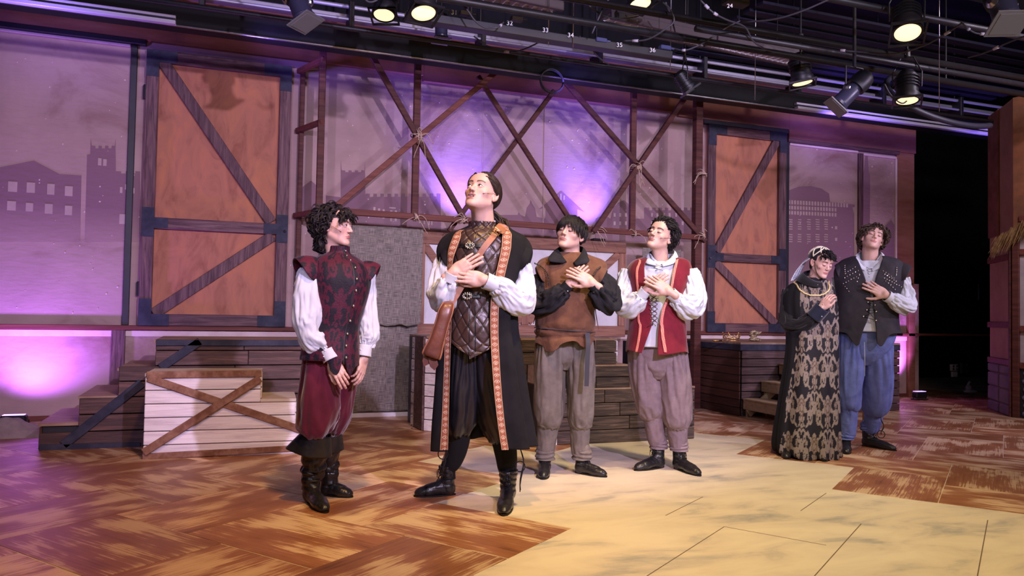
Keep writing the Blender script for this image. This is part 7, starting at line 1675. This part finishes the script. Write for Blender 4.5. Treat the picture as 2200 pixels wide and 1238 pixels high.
def col5(th, v, Pt):
    x, z = Pt[..., 0], Pt[..., 2]; fr = np.sin(th) > -.05
    # left limit of the brocade panel runs diagonally: wide at the hem, narrow at the waist
    xl = np.interp(z, [0, .25, .55, .93, 1.0, 1.15, 1.38], [P.L(1676, 960, .2).x, P.L(1684, 900, .2).x, P.L(1694, 820, .2).x, P.L(1712, 722, .15).x, P.L(1724, 700, .15).x, P.L(1722, 670, .15).x, P.L(1716, 625, .12).x])
    xl = xl+.012*vnoise(z*9, 3.3); pan = (fr & (x > xl))[..., None].astype(float)
    mk, inn = damask(x/.185+.30, z/.29+.15, .03); mk = mk[..., None]; inn = inn[..., None]
    g = np.array((.24, .195, .165)); k = np.array((.012, .011, .016)); c = k*(1-mk)+g*mk; c = c*(1-inn)+np.array((.12, .08, .06))*inn; v_ = np.array((.007, .007, .009)); return v_*(1-pan)+c*pan
garment(P, 'gown', lo, M_broc, 300, 420, .005, colors=col5, hem=lambda th, v: np.clip((v-.97)*30, 0, 1)*.012*np.sin(7*th))
# neck chain of gold braid, hanging in a curve on the chest
M_goldb = mat('gold_braid', (.80, .66, .34), .45, metal=.3, col2=(.55, .42, .2), scale=90)
C_ = []
for px, py in catmull([(1704, 600), (1712, 610), (1722, 624), (1738, 634), (1756, 635), (1772, 630), (1781, 618), (1778, 602)], 60):
    v = lo.v_at(P.L(px, py, .12).z); r = lo.rows(v); th = math.acos(max(-1, min(1, (P.L(px, py, .12).x-r[0])/(r[3]+.004)))); C_.append(lo.P(th, v, .010))
m = MB(); m.tube([tuple(c) for c in C_], .0065, 7)
for i in range(0, 60, 2): m.ell(tuple(C_[i]), (.0085, .007, .006), 6, 4)
m.build('gold_braid', M_goldb, P.root, True)
m = MB()
for px, py in ((1757, 612), (1760, 619), (1764, 624)): v = lo.v_at(P.L(px, py, .12).z); q = P.L(px, py, .155); m.ell(q, (.004, .004, .004), 8, 6)
m.build('buttons', MATS['metal'], P.root, True)
# black inner collar
collar(P, [(P.L(1767, 606, .08), P.L(1768, 618, .12)), (P.L(1750, 603, .075), P.L(1742, 616, .13)), (P.L(1731, 592, .03), P.L(1716, 606, .07)), (P.L(1727, 584, -.04), P.L(1712, 596, -.05)), (P.L(1742, 580, -.09), P.L(1740, 592, -.13))], M_velvet)
sleeve(P, [P.L(1700, 625, .0), P.L(1695, 660, .02), P.L(1700, 695, .07), P.L(1722, 700, .13), P.L(1748, 682, .18), P.L(1760, 668, .20)], [(.07, .065), (.074, .07), (.076, .07), (.064, .064), (.052, .052), (.046, .044)], 101.0, M_velvet, .012, ga=.003)
M_navy = mat('navy_velvet', (.012, .016, .035), .7, sheen=.4)
cuff(P, P.L(1748, 682, .185), P.L(1768, 660, .205), .060, .056, M_navy)
m = MB(); [m.ell(P.L(px, py, .27), (.005, .005, .005), 8, 6) for px, py in ((1760, 656), (1767, 655))]; m.build('cuff_buttons', MATS['metal'], P.root, True)
hand(P, P.L(1765, 662, .21), P.L(1780, 640, .225)-P.L(1765, 662, .21), (-.4, -1, .3), -1, (.55, .6, .65, .7), .03, (.5, .3), .92, .05, .6)
# ribboned cap, lace veil, chin strap
m = MB()
Pt = []
ths = np.linspace(0, 2*math.pi, 49); A = []
for i, ph in enumerate(np.linspace(.02, 1.75, 26)):
    A.append([(.073*1.16*math.sin(ph)*math.cos(a), .030+.092*1.10*math.sin(ph)*math.sin(a), .034+.084*1.13*math.cos(ph)) for a in ths])
A = np.array(A); keep = np.ones((25, 48), bool)
for i in range(25):
    for j in range(48):
        y = A[i, j, 1]; z = A[i, j, 2]; keep[i, j] = not (y < -.018 and z < .115-.0*y) and not (z < -.01)
        if y < -.030: keep[i, j] = False
cap = grid_obj('cap', A, M_velvet, P.root, .004, False, keep=keep); cap.matrix_local = M
M_rib = mat('pearl_ribbon', (.80, .76, .60), .5, col2=(.6, .55, .4), scale=40)
def capP(ph, a, o=1.0): return Vector((.073*1.16*o*math.sin(ph)*math.cos(a), .030+.092*1.10*o*math.sin(ph)*math.sin(a), .034+.084*1.13*o*math.cos(ph)))
m = MB()
for k in range(7):
    for s_ in (-1, 1):
        a0 = math.radians(-60+k*50); pts = [capP(.12+t*1.35, a0+s_*t*.9, 1.05) for t in np.linspace(0, 1, 12)]; pts = [p for p in pts if p.y > -.030 and p.z > -.005]
        if len(pts) > 2: m.tube(pts, .0052, 6)
rb = m.build('cap_ribbons', M_rib, P.root, True); rb.matrix_local = M
M_lace2 = mat('white_lace', (.72, .76, .86), .7, col2=(.45, .50, .66), scale=60, contrast=(.45, .55))
vt = []
a0, a1, b0, b1 = P.L(1752, 538, -.06), P.L(1738, 556, .04), P.L(1714, 600, -.10), P.L(1700, 604, .02)
nu, nv = 26, 60; Pt = np.zeros((nv, nu, 3))
for i in range(nv):
    t = i/(nv-1)
    for j in range(nu):
        s_ = j/(nu-1); p = a0.lerp(a1, s_).lerp(b0.lerp(b1, s_), t); Pt[i, j] = p+Vector((-.012*math.sin(math.pi*t), 0, .02*math.sin(math.pi*t)))+Vector((.006*math.sin(s_*14+t*3), -.01*math.sin(s_*14), 0))
nz = vnoise(Pt[..., 0]*95, Pt[..., 2]*95, Pt[..., 1]*60); kp = (nz[:-1, :-1] > -.42) | (np.arange(nu-1)[None] < 2) | (np.arange(nu-1)[None] > nu-4)
grid_obj('lace_veil', Pt, M_lace2, P.root, .0015, False, keep=kp)
m = MB(); m.tube([M @ Vector(p) for p in ((-.078, -.010, .015), (-.072, -.030, -.035), (-.052, -.048, -.080), (-.02, -.068, -.108), (.02, -.068, -.108), (.052, -.048, -.080), (.072, -.03, -.035), (.078, -.01, .015))], .0022, 6); m.build('chin_strap', MATS['lace'], P.root, True)
m = MB(); q = P.L(1741, 585, .075); m.tube([q+Vector((.016*math.cos(a), 0, .016*math.sin(a)-.01)) for a in np.linspace(2.8, 6.6, 14)], .0012, 5); m.build('microphone_wire', MATS['lace'], P.root, True)
limbs(P, [(P.L(1745, 635, 0), P.L(1742, 730, 0), .085, .10), (P.L(1705, 628, .0), P.L(1780, 628, -.01), .045, .045), (P.L(1703, 635, .0), P.L(1706, 692, .08), .034, .032), (P.L(1706, 692, .08), P.L(1764, 663, .2), .030, .022), (P.L(1784, 635, .0), P.L(1786, 690, .0), .032, .03), (P.L(1720, 740, .0), P.L(1715, 955, .0), .08, .04), (P.L(1765, 740, .0), P.L(1770, 955, .0), .08, .04)])
P.body(MATS['skin'], None)
hair(P, M, M_hairblk, 110, .045, .0040, 111, lambda p: (p[0]*2+.2, -1, .1), grav=.10, hairline=.066, back=.06, lift=.55, segs=8, region=lambda p: p[1] < -.018 and p[2] > .05, ns=4, curl=.006, cfreq=90, name='front_curls')
hair(P, M, M_hairblk, 60, .06, .0035, 112, lambda p: (0, -.1, -1), grav=.3, hairline=.2, back=-.06, lift=.05, segs=6, region=lambda p: p[1] > .02 and p[2] < .0, ns=3, name='nape_hair')
hA = P.G(1700, 962); hB = P.G(1768, 968); shoe(P, P.L(1696, 965, .06)*1.0 - Vector((0, 0, P.L(1696, 965, .06).z)), Vector((P.L(1696, 965, .06).x-.02, -.29, 0)), MATS['leather'], .9, .08, name='slipper', laces=False); shoe(P, Vector((P.L(1765, 965, .1).x, -.05, 0)), Vector((P.L(1765, 965, .1).x+.02, -.27, 0)), MATS['leather'], .9, .08, name='slipper', laces=False)
P5 = P

# ================= 6: studded black vest, blue trousers
M_vest6 = mat('charcoal_vest', (.020, .018, .024), .7, col2=(.034, .030, .038), scale=8, bump=.10, bscale=50)
M_blue = mat('blue_linen', (.14, .18, .42), .85, col2=(.10, .13, .33), scale=12, bump=.12, bscale=70)
M_hair6 = mat('curly_brown_hair', (.030, .018, .014), .45, col2=(.075, .044, .030), scale=26, spec=.3)
P = Person(1862, 976, 'tall person in studded black vest, white shirt and blue trousers with curly brown hair'); P.gaze = (0, -1, 0)
Rh = rot(8, 20, 17); hc = P.L(1875, 513, .02); nk = P.L(1866, 590, -.03)
M = head(P, hc, Rh, 1.0, neck=nk, eyes='closed', mouth='closed', jaw=1.06, wide=1.02, neck_r=.060)
ls = Loft(P, [(546, 1842, 1892, .07, .0), (556, 1838, 1898, .075, .0), (568, 1820, 1912, .11, .0), (600, 1808, 1930, .130, .01), (660, 1810, 1918, .130, .01), (712, 1808, 1916, .130, .02)], folds(2, 6, .006, 13), 2.2); garment(P, 'shirt_body', ls, MATS['shirt'], 90, 80, .003, hem=lambda th, v: -.085*np.clip(1-v*3.0, 0, 1)*np.clip(np.sin(th), 0, 1)**2)
def d6(th, v): return .006*fbm(np.cos(th)*1.8+17, np.sin(th)*1.8, v*4, 3)+.005
rows = [(553, 1830, 1908, .09, -.01, 1842, 1893), (562, 1808, 1932, .12, .0, 1846, 1892), (580, 1796, 1944, .14, .01, 1854, 1886), (604, 1795, 1942, .15, .02, 1862, 1878), (640, 1798, 1932, .155, .02, 1869, 1873), (668, 1797, 1928, .155, .02, 1867, 1874), (690, 1795, 1928, .158, .02, 1862, 1877), (712, 1793, 1932, .162, .02, 1856, 1879), (728, 1792, 1936, .165, .02, 1850, 1880)]
lo = Loft(P, rows, d6, 2.25)
def hem6(th, v):
    k = np.clip((v-.80)/.2, 0, 1); x = lo.P(th, v)[..., 0]; xa, xb, xc = P.L(1841, 740, .15).x, P.L(1892, 740, .15).x, P.L(1867, 740, .15).x
    return k*(.05-.105*np.exp(-((x-xa)/.05)**2)-.105*np.exp(-((x-xb)/.045)**2))*(np.sin(th) > 0)+k*.03*(np.sin(th) <= 0)
garment(P, 'studded_vest', lo, M_vest6, 190, 150, .007, open_=True, hem=hem6)
wing_obj(P, P.L(1808, 590, .0), (-1, -.1, .1), (0, -1, 0), M_vest6, .05, .05, None, .095); wing_obj(P, P.L(1930, 592, .0), (1, -.05, .05), (0, -1, 0), M_vest6, .095, .06, None, .105)
def onfront(lo, px, py, off=.010):
    v = lo.v_at(P.L(px, py, .15).z); r = lo.rows(v); th = math.acos(max(-1, min(1, (P.L(px, py, .15).x-r[0])/(r[3]+.005)))); return Vector(lo.P(th, v, off))
rowsS = [((1822, 587), (1842, 574), 5), ((1820, 597), (1848, 582), 6), ((1823, 607), (1850, 592), 6), ((1817, 610), (1829, 626), 4), ((1850, 590), (1846, 606), 3), ((1893, 582), (1915, 598), 5), ((1896, 590), (1920, 604), 6), ((1895, 598), (1932, 616), 8), ((1898, 604), (1918, 622), 5), ((1921, 575), (1920, 592), 5), ((1819, 570), (1821, 588), 5)]
for a, b, n in rowsS:
    for t in np.linspace(0, 1, n):
        q = onfront(lo, a[0]+(b[0]-a[0])*t, a[1]+(b[1]-a[1])*t, .012); m = MB(); m.ell((0, 0, 0), (.0052, .0040, .0052), 8, 5); o = m.build('stud', MATS['metal'], P.root, True); o.location = q
m = MB(); e_ = MB(); L1 = [onfront(lo, x, y, .014) for x, y in ((1864, 650), (1862, 666), (1857, 680))]; L2 = [onfront(lo, x, y, .014) for x, y in ((1876, 656), (1878, 670), (1878, 688))]
for q in L1+L2: e_.ell(q, (.0075, .004, .0065), 8, 6)
for a, b in ((0, 0), (0, 1), (1, 0), (1, 1), (1, 2), (2, 1), (2, 2)): m.tube([L1[a], L2[b]], .0026, 5)
e_.build('lacing_hooks', MATS['metal'], P.root, True); m.build('vest_lacing', MATS['lace'], P.root, True)
tube_on(P, 'vest_seam', lo, [(math.acos(max(-1, min(1, (P.L(1818+s*50, 628+s*16, .15).x-lo.rows(lo.v_at(P.L(1850, 628+s*16, .15).z))[0])/.25))), lo.v_at(P.L(1850, 628+s*16, .15).z)) for s in np.linspace(0, 1, 8)], .0022, MATS['lace'])
collar(P, [(P.L(1862, 575, .10), P.L(1858, 582, .145)), (P.L(1848, 560, .08), P.L(1838, 572, .125)), (P.L(1841, 548, .02), P.L(1834, 556, .03)), (P.L(1850, 541, -.06), P.L(1846, 550, -.08)), (P.L(1868, 540, -.10), P.L(1868, 550, -.12))], MATS['shirt'])
collar(P, [(P.L(1870, 577, .10), P.L(1874, 584, .145)), (P.L(1888, 560, .08), P.L(1898, 572, .125)), (P.L(1894, 546, .02), P.L(1902, 554, .03)), (P.L(1886, 541, -.06), P.L(1892, 550, -.08)), (P.L(1868, 540, -.10), P.L(1868, 550, -.12))], MATS['shirt'])
m = MB()
for i in range(4): m.tube([P.L(1862+i, 574+6*i, .135), P.L(1868, 577+6*i, .15), P.L(1875-i, 575+6*i, .135)], .003, 5)
m.build('neck_ties', MATS['shirt'], P.root, True)
sleeve(P, [P.L(1936, 600, .0), P.L(1944, 630, .01), P.L(1948, 655, .05), P.L(1938, 656, .12), P.L(1922, 646, .17), P.L(1914, 642, .18)], [(.062, .06), (.070, .07), (.074, .07), (.066, .068), (.056, .056), (.038, .038)], 121.0, None, .013, at=.96)
cuff(P, P.L(1920, 646, .175), P.L(1905, 636, .20), .044, .042)
hand(P, P.L(1903, 634, .205), P.L(1855, 606, .225)-P.L(1903, 634, .205), (.15, -1, .15), 1, (.10, .12, .14, .18), .13, (.2, .1), 1.08, .05, 1.25)
# the arm laid round the gowned performer
sleeve(P, [P.L(1806, 600, -.02), P.L(1800, 630, -.04), P.L(1797, 655, -.09), P.L(1786, 672, -.15), P.L(1768, 676, -.20)], [(.058, .058), (.056, .056), (.054, .054), (.048, .048), (.036, .036)], 131.0, None, .010, at=.96)
hA, tA = P.G(1816, 966), P.G(1820, 984); dA = (tA-hA).normalized(); tA = hA+dA*.27; hB, tB = P.G(1852, 958), P.G(1925, 970)
shoe(P, hA, tA, MATS['leather'], .98, .12, name='ankle_boot', topr=.046); shoe(P, hB, tB, MATS['leather'], .98, .17, name='ankle_boot', topr=.050)
sA = hA+dA*.05; sB = hB+(tB-hB).normalized()*.05
leg(P, [(P.L(1829, 715, .0), (.115, .12)), (P.L(1828, 770, .01), (.115, .125)), (P.L(1826, 820, .02), (.105, .12)), (P.L(1824, 862, .03), (.095, .11)), (P.L(1822, 878, .03), (.080, .085)), (P.L(1822, 884, .03), (.06, .06))], sA,
    [(P.L(1821, 875, .03), (.078, .075)), (P.L(1820, 905, .03), (.074, .07)), (P.L(1819, 930, .03), (.068, .066)), (Vector((sA.x, sA.y, .16)), (.066, .064)), (Vector((sA.x, sA.y, .095)), (.066, .064))], M_blue, 141)
leg(P, [(P.L(1878, 715, .0), (.125, .12)), (P.L(1882, 770, .0), (.125, .125)), (P.L(1884, 820, .0), (.120, .12)), (P.L(1883, 866, .01), (.112, .11)), (P.L(1878, 882, .01), (.090, .09)), (P.L(1877, 889, .01), (.06, .06))], sB,
    [(P.L(1878, 880, .01), (.074, .07)), (P.L(1876, 900, .01), (.068, .066)), (P.L(1872, 920, .01), (.060, .06)), (Vector((sB.x, sB.y, .19)), (.056, .056)), (Vector((sB.x, sB.y, .14)), (.058, .056))], M_blue, 145)
garment(P, 'trousers', Loft(P, [(705, 1798, 1930, .12, .0), (740, 1806, 1918, .11, .0), (765, 1822, 1898, .085, .0), (785, 1845, 1872, .03, .0)], folds(2, 3, .006, 5)), M_blue, 70, 40, .002)
m = MB(); m.tube([P.L(1857, 735, .14), P.L(1858, 770, .15), P.L(1858, 808, .14)], .0018, 5); m.build('drawstring', MATS['shirt'], P.root, True)
ties(P, P.L(1893, 898, .05), 7, .16)
limbs(P, [(P.L(1866, 590, 0), P.L(1862, 690, 0), .10, .09), (P.L(1815, 592, .0), P.L(1925, 592, -.01), .05, .05), (P.L(1934, 605, .0), P.L(1944, 652, .06), .036, .034), (P.L(1944, 652, .06), P.L(1904, 636, .2), .032, .022), (P.L(1806, 600, -.02), P.L(1797, 655, -.08), .034, .032), (P.L(1797, 655, -.08), P.L(1766, 676, -.2), .030, .022),
          ]+shank(P, P.L(1832, 725, .0), P.L(1823, 870, .02), sA)+shank(P, P.L(1876, 725, .0), P.L(1880, 875, .0), sB))
hand(P, P.L(1768, 676, -.20), Vector((-1, .3, -.1)), (0, .6, .4), 1, (.3, .3, .3, .3), .08, (.3, .2), .98, .04, .8)
P.body(MATS['skin'], None)
scalp(P, M, M_hair6, 1.02, .066, back=-.06, grow=1.05)
hair(P, M, M_hair6, 520, .085, .0036, 151, lambda p: (p[0]*6, -.2 if p[1] < 0 else .5, -.25), grav=.12, wide=1.02, hairline=.066, back=-.07, lift=.55, segs=11, lenf=lambda p: .10 if abs(p[0]) > .035 or p[1] > .02 else .050, ns=4, curl=.0085, cfreq=85, maxo=1.6)
P6 = P
